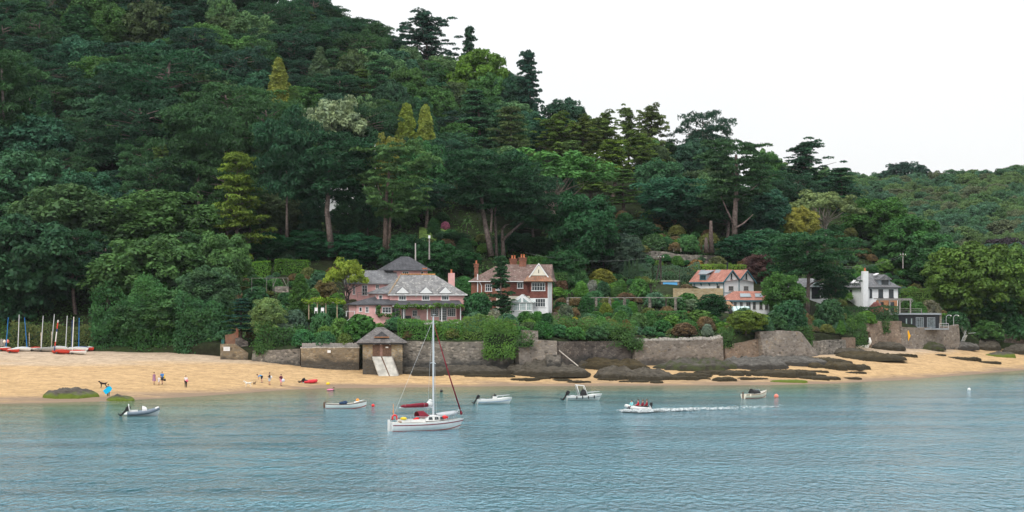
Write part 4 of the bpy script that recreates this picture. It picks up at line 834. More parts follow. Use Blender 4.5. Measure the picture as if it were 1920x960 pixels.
def hillY(px, py):
    ys = np.linspace(bY(px, .6), bY(px, .6) + 130, 500); q = HOR + (CAM_H - ground(px, ys)) * FOC / ys; k = np.nonzero(q <= py)[0]
    return float(ys[k[0]]) if len(k) else float(ys[-1])
def hedge(label, px0, px1, ytop, ybase, col, depth=1.6, Y=None, Y1=None, rag=.1, leaf=.12, name='hedge', dens=46, wave=.05):
    Y = Y or hillY((px0 + px1) / 2, ybase); Y1 = Y1 or Y; a = P(px0, ybase, Y); b = P(px1, ybase, Y1); z1 = P(px0, ytop, Y).z; d = b - a; L = Vector((d.x, d.y)).length; h = z1 - a.z
    n = int(dens * (L * h * 1.3 + L * depth + depth * h)); u = rng.random((n, 3)); side = rng.random(n); p = np.zeros((n, 3)); nn = np.zeros((n, 3))
    tw = L * h * 1.3 + L * depth + depth * h; f = side < L * h * 1.3 / tw; tp = (~f) & (side < (L * h * 1.3 + L * depth) / tw); e = ~(f | tp)
    p[f] = np.stack([u[f, 0] * L, 0 * u[f, 0], u[f, 1] * h], 1); nn[f] = (0, -1, .2); p[tp] = np.stack([u[tp, 0] * L, u[tp, 1] * depth, 0 * u[tp, 0] + h], 1); nn[tp] = (0, -.2, 1)
    ee = rng.random(e.sum()) < .5; p[e] = np.stack([ee * L, u[e, 0] * depth, u[e, 1] * h], 1); nn[e] = np.stack([np.where(ee, 1, -1), 0 * ee, 0 * ee + .2], 1)
    tw_ = 1 + wave * 2.4 * fbm(p[:, 0] * .22 + px0 * .3, p[:, 1] * .2, 5, 3); bow = wave * 1.6 * fbm(p[:, 0] * .3 + px0, p[:, 2] * .45, 8, 3)
    p[:, 2] *= tw_; p[:, 1] += np.where(p[:, 1] < depth * .9, bow * h * .5, 0)
    w = fbm(p[:, 0] * .5 + px0, p[:, 2] * .7, p[:, 1], 3); p += nn * (w[:, None] * rag * 3.2) + rng.normal(size=p.shape) * rag * .6
    p[:, 0] += 0; nn = nn + rng.normal(size=p.shape) * .5
    lv = Leaves(); lv.p = [p]; lv.n = [nn]; lv.s = [leaf * rng.uniform(.6, 1.5, n)]; lv.t = [(1 + .35 * fbm(p[:, 0] * .35 + px0 * .1, p[:, 2] * .5, 3, 3)) * rng.uniform(.8, 1.2, n)]; lv.a = [np.full(n, .6)]
    r = empty(name, a, math.atan2(d.y, d.x), label, 'hedge'); o = link('foliage', lv.mesh('foliage'), r); o.color = (*col, 1)
    MB().box((L / 2, depth / 2 + .15, h * (.42 - wave * .7)), (L * .92, depth * .6, h * (.8 - wave * 1.5))).build('stems', mat('hedge_inner_shade', (.02, .035, .015), 1, spec=0), r); return r  # near-black core box, no real stems: the hedge's inner shade put into colour
HB = (.12, .25, .035); HG = (.085, .2, .04); HGG = (.085, .155, .095)
for a in [('bright clipped hedge in the terrace garden, shaggy and longer', 452, 505, 489, 524, HB, 2.4), ('bright clipped hedge in the terrace garden, under the laurel domes', 515, 578, 489, 520, (.085, .19, .025), 2.6),
          ('trimmed hedge on the sea wall in front of the pink veranda', 746, 822, 601, 642, HG, 2.0, 316), ('hedge on the sea wall between the yacht mast and brick house', 822, 868, 600, 642, (.1, .22, .04), 2.2, 316.2), ('rambling hedge on the sea wall below the spruce', 868, 925, 601, 643, (.125, .215, .05), 2.4, 316.4),
          ('clipped dark hedge over the jagged wall garden', 1215, 1288, 584, 612, (.055, .15, .04), 2.4), ('bright narrow hedge behind the red roof', 1302, 1400, 497, 510, (.17, .28, .04), 1.5, 386), ('grey-green rounded hedge above the blue garage', 1226, 1312, 500, 533, HGG, 2.5, 383),
          ('grey-green rounded hedge under the ruined terrace wall', 1162, 1222, 495, 523, HGG, 2.5, 382), ('thin hedge beside the brick house gable', 1024, 1064, 512, 526, (.06, .13, .035), 1.5, 362), ('green hedge beside the white house', 1690, 1745, 543, 566, (.09, .16, .03), 1.6, 402),
          ('low clipped hedge before the conservatory', 928, 956, 592, 606, HB, 1.4), ('dark green bushy hedge over the brown wall', 1588, 1684, 578, 607, (.05, .115, .045), 3.0, 378.5), ('ivy hedge spilling over the low wall beside the bastion', 1500, 1584, 612, 642, (.045, .1, .03), 2.5, 359.5)]:
    hedge(*a[:7], Y=a[7] if len(a) > 7 else None, wave=.22 if any(w in a[0] for w in ('rambling', 'bushy', 'rounded', 'spilling', 'between')) else .06)
hedge('ivy curtain hanging down the long sea wall', 908, 966, 604, 672, (.1, .21, .045), .7, Y=313.7, rag=.3, name='ivy', dens=70, wave=.1)
for i, (a, b, c, d, e, lab) in enumerate([(172, 245, 560, 660, (.04, .12, .04), 'ivy bank beside the dinghy park'), (245, 330, 548, 660, (.05, .14, .042), 'ivy bank in the middle of the beach back'), (330, 412, 575, 662, (.04, .115, .042), 'ivy bank next to the stone steps')]):
    hedge(lab, a, b, c, d, e, 4.5, Y=bY((a + b) / 2, 1.2), rag=.5, name='ivy_bank', leaf=.17, dens=46, wave=.2)
hedge('olive brambles behind the dinghy masts', 20, 170, 616, 652, (.1, .12, .04), 2.5, Y=bY(95, .6), rag=.3, name='bramble', leaf=.14, dens=40, wave=.3)
hedge('ivy and ferns over the low sea wall', 480, 570, 622, 662, (.045, .12, .03), 2, Y=bY(520, .8), rag=.4, name='ivy_bank', dens=46, wave=.25)
hedge('shrubby growth tumbling over the dark sea wall', 1040, 1190, 606, 650, (.075, .16, .045), 3, Y=bY(1115, .3), rag=.5, name='ivy_bank', dens=46, wave=.28)

for lab, a, b, c, d, Yd in [('trailing ivy over the near end of the jagged wall', 1178, 1204, 628, 656, -2.6), ('trailing green at the top of the path wall', 1350, 1374, 618, 652, -1.4), ('ivy filling the corner between the low wall and the tall brown wall', 1588, 1624, 598, 652, -1.6), ('grass and ivy spilling over the sloping end of the bastion', 1496, 1524, 614, 648, -.6), ('ivy tongue hanging down the tall brown wall', 1640, 1668, 598, 624, -2.2), ('ivy fringe along the top of the buttress', 964, 1000, 630, 650, -3.4), ('grassy tuft fringe on the low grey wall by the steps', 478, 512, 648, 664, -.9)]:
    hedge(lab, a, b, c, d, (.055, .12, .035), .7, Y=bY((a + b) / 2, Yd), rag=.3, name='trailing_ivy', dens=60, wave=.3)
# garden plants one by one
SHR = [
 ('shrub', 675, 588, 640, 62, (.045, .13, .03), 'large green bush beside the boathouse roof'), ('shrub', 622, 572, 612, 42, (.035, .1, .05), 'dark shrub beside the vine pergola'), ('shrub', 602, 586, 630, 44, (.05, .13, .05), 'green shrub below the vine pergola'),
 ('shrub', 552, 580, 626, 50, (.06, .1, .075), 'silvery grey shrub below the green cypress'), ('shrub', 530, 604, 640, 52, (.075, .11, .075), 'grey-leaved bush above the low sea wall'), ('broad', 612, 526, 566, 42, (.15, .12, .05), 'small bronze-leaved tree in the terrace garden'),
 ('shrub', 585, 540, 575, 34, (.08, .15, .04), 'light green shrub at the end of the pergola'), ('shrub', 600, 508, 545, 42, (.05, .11, .06), 'soft green bush under the laurel domes'), ('shrub', 480, 536, 580, 50, (.035, .1, .04), 'dark bush in the terrace garden below the hedge'),
 ('shrub', 660, 562, 590, 36, (.12, .13, .08), 'dusty pink flowering shrub beside the pink wing'), ('shrub', 640, 596, 640, 44, (.08, .15, .04), 'green bush beside the handrail'), ('shrub', 570, 618, 655, 44, (.04, .12, .045), 'leafy bush behind the wooden fence'), ('shrub', 610, 622, 652, 40, (.05, .13, .06), 'blue-tinged bush behind the wooden fence'), ('shrub', 648, 624, 652, 32, (.1, .15, .035), 'yellowish bush behind the wooden fence'),
 ('shrub', 895, 548, 602, 58, (.028, .085, .035), 'dark bush between the pink and brick houses'), ('cordyline', 915, 552, 600, 30, (.13, .14, .06), 'shaggy cordyline in front of the brick house', 1), ('shrub', 872, 520, 560, 40, (.04, .12, .04), 'green bush by the tall pink chimney'),
 ('shrub', 985, 584, 606, 34, (.045, .12, .03), 'round bush below the conservatory'), ('shrub', 1008, 584, 606, 26, (.06, .16, .03), 'clipped bright bush below the conservatory'), ('shrub', 1026, 586, 610, 26, (.03, .09, .03), 'dark clipped bush below the conservatory corner'),
 ('shrub', 950, 604, 640, 44, (.075, .16, .035), 'bright rambling bush at the end of the wall hedge'), ('shrub', 990, 604, 626, 40, (.06, .1, .04), 'grassy bush above the stone block'), ('shrub', 1018, 603, 634, 40, (.035, .12, .03), 'deep green bush above the dark sea wall'),
 ('shrub', 1052, 520, 548, 26, (.1, .06, .04), 'maroon shrub beside the white gable'), ('shrub', 1080, 500, 542, 50, (.05, .12, .04), 'loose green shrub behind the topiary'), ('topiary', 1090, 527, 560, 28, (.09, .2, .035), 'bright lime clipped dome'), ('shrub', 1110, 526, 558, 24, (.2, .2, .17), 'white-flowering shrub between clipped domes'),
 ('topiary', 1131, 527, 560, 29, (.035, .09, .04), 'dark clipped dome, the tallest'), ('topiary', 1155, 535, 560, 20, (.05, .11, .03), 'small clipped dome beside the square column'), ('topiary', 1165, 522, 558, 21, (.055, .13, .03), 'clipped square column of box'), ('topiary', 1128, 504, 536, 50, (.16, .16, .03), 'golden clipped dome behind the others'),
 ('fern', 1067, 538, 566, 24, (.07, .2, .045), 'tree fern beside the clipped domes', 0), ('topiary', 1099, 553, 592, 28, (.025, .075, .025), 'dark clipped ball in front of the rail pergola'), ('topiary', 1136, 567, 592, 25, (.13, .17, .03), 'yellow-green clipped ball below the rail pergola'), ('topiary', 1155, 564, 580, 18, (.05, .16, .03), 'small green ball under the rail pergola'),
 ('shrub', 1200, 522, 560, 40, (.06, .14, .04), 'green bush beside the loose yucca'), ('cordyline', 1222, 520, 560, 60, (.09, .15, .05), 'big loose yucca near the garage', 1), ('cordyline', 1250, 548, 588, 30, (.1, .16, .05), 'yucca below the golden stone wall', 1), ('shrub', 1198, 587, 614, 34, (.07, .13, .045), 'umbrella-shaped shrub beside the dark hedge'),
 ('topiary', 1165, 581, 608, 23, (.06, .13, .03), 'round shrub over orange flowers'), ('shrub', 1185, 566, 590, 22, (.06, .16, .03), 'green tuft under the rail pergola end'), ('topiary', 1078, 594, 606, 14, (.5, .4, .02), 'bright yellow little dome'), ('shrub', 1058, 598, 608, 26, (.5, .5, .42), 'patch of white flowers by the yellow dome'), ('shrub', 1040, 586, 608, 24, (.13, .1, .09), 'purple-brown bush beside the white flowers'),
 ('cordyline', 1108, 590, 614, 28, (.06, .12, .04), 'spiky yucca below the dark ball', 1), ('shrub', 1125, 592, 616, 26, (.055, .16, .03), 'fresh green bush below the yellow-green ball'), ('shrub', 1075, 612, 645, 44, (.05, .13, .04), 'green shrub over the dark sea wall, first'), ('shrub', 1120, 610, 648, 52, (.05, .12, .05), 'grey-green shrub over the dark sea wall, middle'), ('shrub', 1165, 612, 648, 46, (.06, .11, .04), 'brownish shrub over the dark sea wall, last'),
 ('broad', 1335, 552, 604, 58, (.018, .06, .025), 'dark broad cone bush below the red-roofed house'), ('broad', 1398, 582, 648, 68, (.12, .15, .03), 'olive and rust bush on the recessed wall'), ('shrub', 1310, 580, 612, 54, (.07, .13, .035), 'green bush beside the dark cone bush'), ('shrub', 1326, 608, 630, 22, (.16, .19, .16), 'silver shrub on the jagged wall'), ('shrub', 1268, 556, 584, 40, (.06, .13, .05), 'mottled bush under the golden stone wall'), ('shrub', 1295, 560, 586, 40, (.16, .19, .12), 'pale grey bush under the golden stone wall'),
 ('broad', 1425, 474, 532, 56, (.095, .05, .045), 'brown copper-leaved tree behind the red roof'), ('shrub', 1480, 562, 616, 70, (.03, .085, .035), 'dark bush in front of the half-hidden house'), ('shrub', 1430, 590, 625, 40, (.05, .12, .06), 'bush beside the olive bush'), ('shrub', 1455, 585, 622, 40, (.04, .1, .04), 'bush above the lichen bastion'), ('shrub', 1555, 560, 612, 56, (.04, .09, .04), 'bush under the half-hidden house windows'), ('conebush', 1577, 598, 634, 20, (.06, .15, .03), 'bright cone bush above the low wall'),
 ('shrub', 1643, 566, 590, 26, (.45, .2, .2), 'pink rose bush beside the white house terrace'), ('shrub', 1722, 566, 596, 32, (.06, .16, .035), 'bright bush behind the dark studio'), ('shrub', 1745, 562, 600, 40, (.12, .12, .08), 'pinkish faded bush behind the dark studio'), ('shrub', 1705, 556, 584, 30, (.05, .12, .03), 'green bush beside the garden frame'), ('shrub', 1790, 585, 622, 56, (.03, .08, .035), 'dark overhanging bush by the davits'), ('shrub', 1850, 600, 640, 60, (.05, .12, .035), 'green creeper drooping over the cliff'), ('shrub', 1905, 590, 640, 56, (.03, .08, .03), 'dark creeper in the shaded cove'),
 ('topiary', 813, 408, 440, 26, (.045, .12, .04), 'clipped ball on the hillside lawn'), ('shrub', 835, 415, 430, 16, (.55, .2, .3), 'pink hydrangea on the hillside lawn'), ('palm', 868, 472, 504, 26, (.14, .16, .04), 'palm with yellowing fronds behind the houses', 0), ('palm', 876, 400, 446, 28, (.07, .13, .05), 'palm beside the umbrella pine trunk', 0), ('shrub', 45, 605, 640, 60, (.04, .09, .045), 'dark bush behind the first dinghies'), ('shrub', 1270, 480, 500, 26, (.06, .15, .03), 'green tuft on the ruined terrace'), ('shrub', 1305, 486, 510, 30, (.2, .12, .05), 'rusty flower clump on the ruined terrace'), ('shrub', 1345, 480, 506, 40, (.1, .11, .05), 'tawny bush at the end of the ruined terrace'),
 ('shrub', 1290, 440, 475, 44, (.06, .13, .05), 'leafy bush behind the terrace bench'), ('shrub', 1225, 440, 470, 50, (.05, .1, .04), 'ivy clump on the bank above the terrace'), ('shrub', 925, 580, 604, 30, (.2, .2, .16), 'white-flowered clump by the wall hedge'), ('shrub', 1060, 570, 600, 30, (.1, .12, .08), 'rosy border plants beside the brick house terrace'), ('shrub', 1175, 600, 640, 24, (.14, .08, .03), 'rust-coloured bush at the end of the jagged wall'),
]
for row in SHR:
    kind, px, yt, yb, w, c, lab = row[:7]; Y = hillY(px, yb); Y = min(Y, bY(px, 80)); c = tuple(min(.6, v * (1.3 if max(c) < .25 else 1)) for v in c)
    if 'hillside lawn' in lab: Y = 377
    plant(kind, px, yt, w, Y, c, lab, var=row[7] if len(row) > 7 else None, base=yb if 'hillside lawn' in lab else None)
for i, (px, yt, yb) in enumerate([(1172, 488, 520), (1180, 486, 520), (1187, 487, 520), (1195, 484, 518)]):
    plant('column', px, yt, 5, 379, (.06, .12, .06), ['first', 'second', 'third', 'fourth'][i] + ' in the row of four tall green spires below the terrace wall', 'four green garden spires', base=yb, name='garden_spire')
GLAND = [(572, 560, 'the vine pergola'), (710, 640, 'the boathouse'), (905, 575, 'the shaggy cordyline'), (1000, 560, 'the conservatory'), (1099, 570, 'the dark clipped ball'), (1165, 540, 'the box column'), (1250, 598, 'the clipped dark hedge'), (1300, 548, 'the golden wall'), (1335, 575, 'the dark cone bush'),
         (1398, 610, 'the olive bush'), (1515, 560, 'the bare pine trunk'), (1577, 615, 'the bright cone bush'), (1643, 578, 'the pink roses'), (1745, 580, 'the faded pink bush'), (480, 505, 'the bright hedge'), (440, 640, 'the stone steps'), (560, 540, 'the green cypress'), (650, 520, 'the yellow-green acer'), (813, 425, 'the lawn topiary ball'), (1270, 467, 'the terrace bench'), (1256, 533, 'the blue garage'), (1060, 605, 'the yellow dome')]
HOUSES = [(650, 870, 326, 352), (882, 1040, 336, 364), (1230, 1280, 366, 386), (1296, 1450, 362, 392), (1478, 1570, 376, 400), (1588, 1735, 378, 408), (655, 760, 306, 322), (1350, 1380, 358, 368), (572, 640, 324, 336)]
cand = []; gq = [(t[3], t[4], t[5] * .6) for t in TREES]
for _ in range(6000):
    px = random.uniform(420, 1800); Y = random.uniform(bY(px, 2), float(np.interp(px, WOOD_PX, WOOD_Y)) + 22); rad = random.uniform(.8, 1.9)
    if any(a - 4 < px < b + 4 and c - 1 < Y < d + 1 for a, b, c, d in HOUSES) or any(a < px < b and Y < c for a, b, c, d in HOUSES if a > 640 and c > 330 and Y > c - 6): continue
    x = X(px, Y)
    if any((x - a) ** 2 + (Y - b) ** 2 < (c + rad * .75) ** 2 for a, b, c in gq): continue
    gq.append((x, Y, rad)); cand.append((px, Y, G(px, Y), rad * random.uniform(.9, 1.5), rad))
    if len(cand) > 640: break
cand = kept(cand, [(t[0], t[4], G(t[0], t[4]), 2 * max(.6, (HOR - t[1]) * t[4] / FOC + CAM_H - G(t[0], t[4])) * .9, t[5]) for t in TREES], 5)
LAND_, LAND = LAND, GLAND; GFILL = []
for px, Y, z, h, rad in cand:
    c, cn = random.choice([((.05, .13, .035), 'green shrub'), ((.035, .1, .035), 'dark green shrub'), ((.09, .17, .035), 'light green shrub'), ((.06, .12, .07), 'grey-green shrub'), ((.11, .12, .04), 'olive shrub'), ((.045, .12, .05), 'blue-green shrub'), ((.13, .09, .05), 'reddish shrub')])
    py = HOR - (z + h - CAM_H) * FOC / Y; GFILL.append((h, plant(random.choice(['shrub', 'shrub', 'shrub', 'topiary']), px, py, 2 * rad * FOC / Y, Y, [v * 1.45 for v in c], place_label(px, py, cn), 'small garden shrubs on the slope')))
LAND = LAND_; set_apart(GFILL)
# ground cover over garden and banks
lv = Leaves(); pxr = rng.uniform(-60, 1980, 26000); wl = np.interp(pxr, WOOD_PX, WOOD_Y); Yr = backY(pxr) + 1 + rng.random(26000) ** .8 * (wl + 25 - backY(pxr)); zr = ground(pxr, Yr)
ok = np.ones(26000, bool)
for a, b, c, d in HOUSES: ok &= ~((pxr > a) & (pxr < b) & (Yr > c - 3) & (Yr < d))
pxr, Yr, zr = pxr[ok], Yr[ok], zr[ok]; pts = np.stack([(pxr - 960) * Yr / FOC, Yr, zr + .1], 1); rp = np.repeat(pts, 4, 0) + rng.normal(size=(len(pts) * 4, 3)) * (.35, .35, .14)
lv.p = [rp]; nn = rng.normal(size=rp.shape) * .6; nn[:, 2] += .9; nn[:, 1] -= .4; lv.n = [nn]; lv.s = [rng.uniform(.12, .34, len(rp))]; lv.t = [np.repeat(rng.uniform(.5, 1.5, len(pts)), 4) * (1 + .5 * fbm(rp[:, 0] * .15, rp[:, 1] * .15, 4, 3))]; lv.a = [np.full(len(rp), .5)]
o = link('undergrowth', lv.mesh('undergrowth')); o.color = (.07, .14, .04, 1); tag(o, 'low mixed greenery covering the garden slopes', kind='stuff')
# ------------------------------------------------------------------ houses
def slate(name, a, b_, lich=None, course=(.55, .22), tilt=0):
    m, t, b = nodes(name); tcn = nd(t, 'ShaderNodeTexCoord'); o = tcn.outputs['Object']; sx = nd(t, 'ShaderNodeSeparateXYZ'); t.links.new(o, sx.inputs[0])
    cx = nd(t, 'ShaderNodeCombineXYZ'); t.links.new(mathn(t, 'ADD', sx.outputs[0], mathn(t, 'MULTIPLY', sx.outputs[1], .7)), cx.inputs[0]); t.links.new(sx.outputs[2], cx.inputs[1])
    br = nd(t, 'ShaderNodeTexBrick'); t.links.new(cx.outputs[0], br.inputs['Vector']); br.inputs['Scale'].default_value = 1; br.inputs['Brick Width'].default_value = course[0]; br.inputs['Row Height'].default_value = course[1]; br.inputs['Mortar Size'].default_value = .018
    br.inputs['Color1'].default_value = (*a, 1); br.inputs['Color2'].default_value = (*b_, 1); br.inputs['Mortar'].default_value = (*[q * .45 for q in a], 1)
    c = mixc(t, 1.0, br.outputs['Color'], ramp(t, noise(t, o, .9, 5, .65), [(.3, (.7, .7, .7)), (.7, (1.3, 1.3, 1.3))]), 'MULTIPLY')
    if lich: c = mixc(t, ramp(t, noise(t, o, 2.2, 4, .6), [(.56, (0, 0, 0)), (.68, (.85, .85, .85))]), c, lich)
    t.links.new(c, b.inputs['Base Color']); b.inputs['Roughness'].default_value = .8; b.inputs['Specular IOR Level'].default_value = .25
    t.links.new(bumpn(t, br.outputs['Fac'], .6, -.05), b.inputs['Normal']); return m
SL_L = slate('lichened_slate', (.2, .2, .205), (.27, .265, .26), (.5, .49, .45)); SL_D = slate('dark_slate', (.07, .072, .08), (.1, .1, .11)); SL_M = slate('grey_slate', (.16, .165, .175), (.2, .2, .21), (.3, .3, .29))
TILE_B = slate('brown_tile', (.16, .105, .09), (.23, .155, .135), (.3, .26, .22), (.3, .2)); TILE_R = slate('red_tile', (.42, .18, .135), (.48, .23, .18), None, (.3, .2)); TILE_T = slate('tan_tile', (.36, .2, .11), (.44, .27, .16), None, (.3, .2))
PINKW = mat('pink_render', (.74, .42, .4), .85, var=.08, scale=1.2); WHITE = mat('white_paint', (.8, .8, .8), .5, var=.03); CREAM = mat('cream_render', (.78, .72, .6), .8, var=.05); WREND = mat('white_render', (.78, .79, .8), .85, var=.06, scale=1.5)
BRICK = slate('red_brick', (.29, .12, .08), (.36, .165, .11), None, (.3, .12)); TILEH = slate('hung_tile', (.2, .07, .055), (.26, .1, .08), None, (.25, .18)); TEAL = mat('teal_paint', (.05, .16, .2), .5, var=.1); BLACK = mat('black_stain', (.02, .023, .028), .6, var=.25, scale=4)
GLASS = mat('window_glass', (.025, .035, .04), .08, var=.3, spec=.6, scale=.8); GLASSP = mat('pale_glass', (.3, .38, .38), .15, var=.2, spec=.6); GLASSD = mat('curtained_glass', (.09, .11, .115), .15, var=.5, spec=.6, scale=2.5); LEAD = mat('lead_sheet', (.26, .29, .32), .5, var=.15); TIMB = mat('grey_timber', (.3, .28, .26), .85, var=.25, scale=5); WOOD = mat('brown_timber', (.13, .075, .05), .7, var=.3, scale=5); CEDARW = mat('cedar_boards', (.42, .2, .1), .7, var=.2, scale=4)
CONC = mat('concrete', (.5, .49, .45), .9, var=.25, scale=1.2, bump=.2); POT = mat('clay_pot', (.5, .17, .08), .8, var=.15); STEEL = mat('galvanised', (.5, .52, .54), .4, metal=.4, var=.1); BLUED = mat('blue_garage_paint', (.12, .42, .75), .45, var=.04)
def roof(mb, x0, x1, y0, y1, ze, zr, r0, r1, t=.14, mi=0, axis='x'):
    """hip or gable roof; r0, r1: where the ridge starts and ends along its axis"""
    if axis == 'x': a = [(x0, y0), (x1, y0), (x1, y1), (x0, y1)]; q0, q1 = (r0, (y0 + y1) / 2), (r1, (y0 + y1) / 2); fs = [(0, 1, 5, 4), (1, 2, 5), (2, 3, 4, 5), (3, 0, 4)]
    else: a = [(x0, y0), (x1, y0), (x1, y1), (x0, y1)]; q0, q1 = ((x0 + x1) / 2, r0), ((x0 + x1) / 2, r1); fs = [(0, 1, 4), (1, 2, 5, 4), (2, 3, 5), (3, 0, 4, 5)]
    v = [(x, y, ze) for x, y in a] + [(*q0, zr), (*q1, zr)] + [(x, y, ze - t) for x, y in a]
    return mb.add(v, fs + [(6, 7, 1, 0), (7, 8, 2, 1), (8, 9, 3, 2), (9, 6, 0, 3), (9, 8, 7, 6)], mi)
class House:
    def __init__(s, name, label, px, py, Y, rz, cat='house'):
        s.o = P(px, py, Y); s.rz = R(rz); s.r = empty(name, s.o, s.rz, label, cat); s.M = Matrix.Rotation(-s.rz, 3, 'Z')
    def L(s, px, py, Y): return s.M @ (P(px, py, Y) - s.o)
    def part(s, name, mb, m, label=None, parent=None, smooth=False): return tag(mb.build(name, m, parent or s.r, smooth), label)
    def box(s, name, m, *b, label=None, parent=None): return s.part(name, MB().bb(*b), m, label, parent)
    def win(s, u0, u1, z0, z1, at, cols=2, rows=2, face='f', fm=WHITE, gm=GLASS, name='window', fr=.08, bar=.045, parent=None):
        mp = {'f': lambda u, n, z: (u, at - n, z), 'l': lambda u, n, z: (at - n, u, z), 'r': lambda u, n, z: (at + n, u, z)}[face]
        def bx(mb, a, b, c, d, n0, n1):
            p, q = mp(a, n0, c), mp(b, n1, d); mb.bb(min(p[0], q[0]), max(p[0], q[0]), min(p[1], q[1]), max(p[1], q[1]), min(p[2], q[2]), max(p[2], q[2]))
        mb = MB(); bx(mb, u0, u0 + fr, z0, z1, -.05, .07); bx(mb, u1 - fr, u1, z0, z1, -.05, .07); bx(mb, u0 + fr, u1 - fr, z1 - fr, z1, -.05, .068); bx(mb, u0 - .06, u1 + .06, z0 - .07, z0 + fr * .7, -.05, .11)
        for i in range(1, cols): u = u0 + (u1 - u0) * i / cols; bx(mb, u - bar / 2, u + bar / 2, z0 + fr * .7, z1 - fr, -.03, .055)
        for i in range(1, rows): z = z0 + (z1 - z0) * i / rows; bx(mb, u0 + fr, u1 - fr, z - bar * .35, z + bar * .35, -.03, .05)
        f = s.part(name, mb, fm, None, parent); g = MB(); bx(g, u0 + fr * .5, u1 - fr * .5, z0 + fr * .4, z1 - fr * .5, -.04, .025); s.part('pane', g, gm, None, f); return f
    def chimney(s, x, y, z0, z1, w, d, m, pots=1, corbel=True, label=None):
        mb = MB().bb(x - w / 2, x + w / 2, y - d / 2, y + d / 2, z0, z1)
        if corbel: mb.bb(x - w / 2 - .09, x + w / 2 + .09, y - d / 2 - .09, y + d / 2 + .09, z1 - .5, z1 - .28); mb.bb(x - w / 2 - .12, x + w / 2 + .12, y - d / 2 - .12, y + d / 2 + .12, z1 - .12, z1 + .05)
        c = s.part('chimney', mb, m, label)
        for i in range(pots):
            xx = x + (i - (pots - 1) / 2) * .42; s.part('chimney_pot', MB().tube([(xx, y, z1), (xx, y, z1 + .25), (xx, y, z1 + .55), (xx, y, z1 + .6)], [.17, .13, .15, .17], 8), POT, None, c)
    def gutter(s, x0, x1, y, z, m=WHITE): s.part('gutter', MB().tube([(x0, y, z), (x1, y, z)], .07, 6), m)

# pink house with veranda
h = House('pink_house', 'pink rendered house with grey slate roofs, three dormers and a vine-clad veranda', 731, 602, 333, 15)
h.box('wall', PINKW, 0, 12.5, 0, 8.5, -1.5, 4.3); mr = MB(); roof(mr, -.4, 12.9, -.4, 8.9, 4.32, 7.62, 2.7, 8.4); main_roof = h.part('roof', mr, SL_L, 'lichen-speckled grey main roof')
h.gutter(-.4, 12.9, -.46, 4.22)
h.part('ridge', MB().tube([(2.6, 4.25, 7.65), (8.5, 4.25, 7.65)], .12, 6), mat('orange_ridge', (.5, .24, .08), .9, var=.4, scale=2), None, main_roof)
h.part('ridge', MB().tube([(2.7, 4.25, 7.62), (1.2, 1.9, 6.0), (-.3, -.3, 4.36)], .13, 6), mat('mossy_ridge', (.4, .26, .13), .9, col2=(.22, .2, .17), scale=2), None, main_roof)
for x in (2.05, 5.95, 9.2):
    d = h.part('dormer', MB().bb(x - .85, x + .85, -.12, 1.6, 3.3, 4.62), PINKW); h.part('gable', MB().prism([(x - 1.1, -.4, 4.52), (x + 1.1, -.4, 4.52), (x, -.4, 5.5)], (0, .12, 0)), WHITE, None, d)
    g = MB(); roof(g, x - 1.15, x + 1.15, -.3, 3.2, 4.6, 5.55, -.3, 3.2, .1, axis='y'); h.part('dormer_roof', g, SL_M, None, d); h.win(x - .62, x + .62, 3.42, 4.55, -.12, 3, 2, parent=d)
# left single-storey front, its roof and the long lean-to veranda
h.box('wing', PINKW, -5.8, -.02, -1.6, 5.2, -2.0, 2.72); g = MB(); roof(g, -6.2, .3, -2.0, 5.6, 2.75, 4.0, -2.2, .3); h.part('roof', g, SL_D, 'dark slate roof of the low wing')
h.box('bay', PINKW, -2.0, -.01, .5, 7.9, 2.72, 4.5); g = MB(); roof(g, -2.4, .6, .1, 8.6, 4.52, 5.7, .2, .6, .1); h.part('roof', g, SL_M, 'small slate roof over the side bay')
h.win(-1.75, -1.15, 3.1, 4.25, .5, 1, 2); h.win(1.2, 2.0, 3.2, 4.2, -2.0, 2, 2, face='l')
h.win(-1.6, -.1, 1.35, 2.3, -1.6, 3, 2); h.win(-4.35, -3.8, 1.45, 2.35, -1.6, 2, 2); h.win(-5.4, -4.9, 1.6, 2.3, -1.6, 1, 1); h.win(-2.75, -2.4, 1.3, 2.2, -1.6, 1, 2)
v = h.part('veranda_roof', MB().prism([(-.05, .0, 3.3), (11.6, .0, 3.3), (11.6, -2.3, 2.6), (-.05, -2.3, 2.6)], (0, 0, .1)), SL_D); h.part('beam', MB().bb(0, 11.5, -2.2, -2.05, 2.35, 2.55), WHITE, None, v)
for x in (1.85, 5.75, 8.15, 11.3): h.part('post', MB().bb(x - .07, x + .07, -2.2, -2.06, -.1, 2.35), WHITE)
h.box('floor_slab', CONC, -.0, 12.4, -2.4, -.02, -1.6, -.08)
h.win(.35, 1.5, .1, 2.1, 0, 2, 3, name='french_door'); h.win(1.95, 2.6, .05, 2.05, 0, 1, 3, name='door'); h.win(3.75, 4.55, .75, 1.75, 0, 2, 2); h.win(6.8, 8.1, .75, 2.1, -.02, 4, 4); h.win(8.2, 9.5, .1, 2.15, -.02, 4, 5, name='french_door'); h.win(9.6, 10.95, .75, 2.1, -.02, 4, 4)
h.box('shaded_end_wall', mat('shade_dark_render', (.3, .13, .13), .85, var=.1), 11.2, 12.3, -.03, -.005, .0, 2.4)  # thin sheet of darker pink: veranda shade painted onto the end wall
h.chimney(11.7, 6.0, 4.2, 7.9, .95, .8, PINKW, 1, False, 'pink rendered chimney')
h.part('alarm_box', MB().bb(4.2, 4.45, -.08, .0, 3.95, 4.15), CREAM)
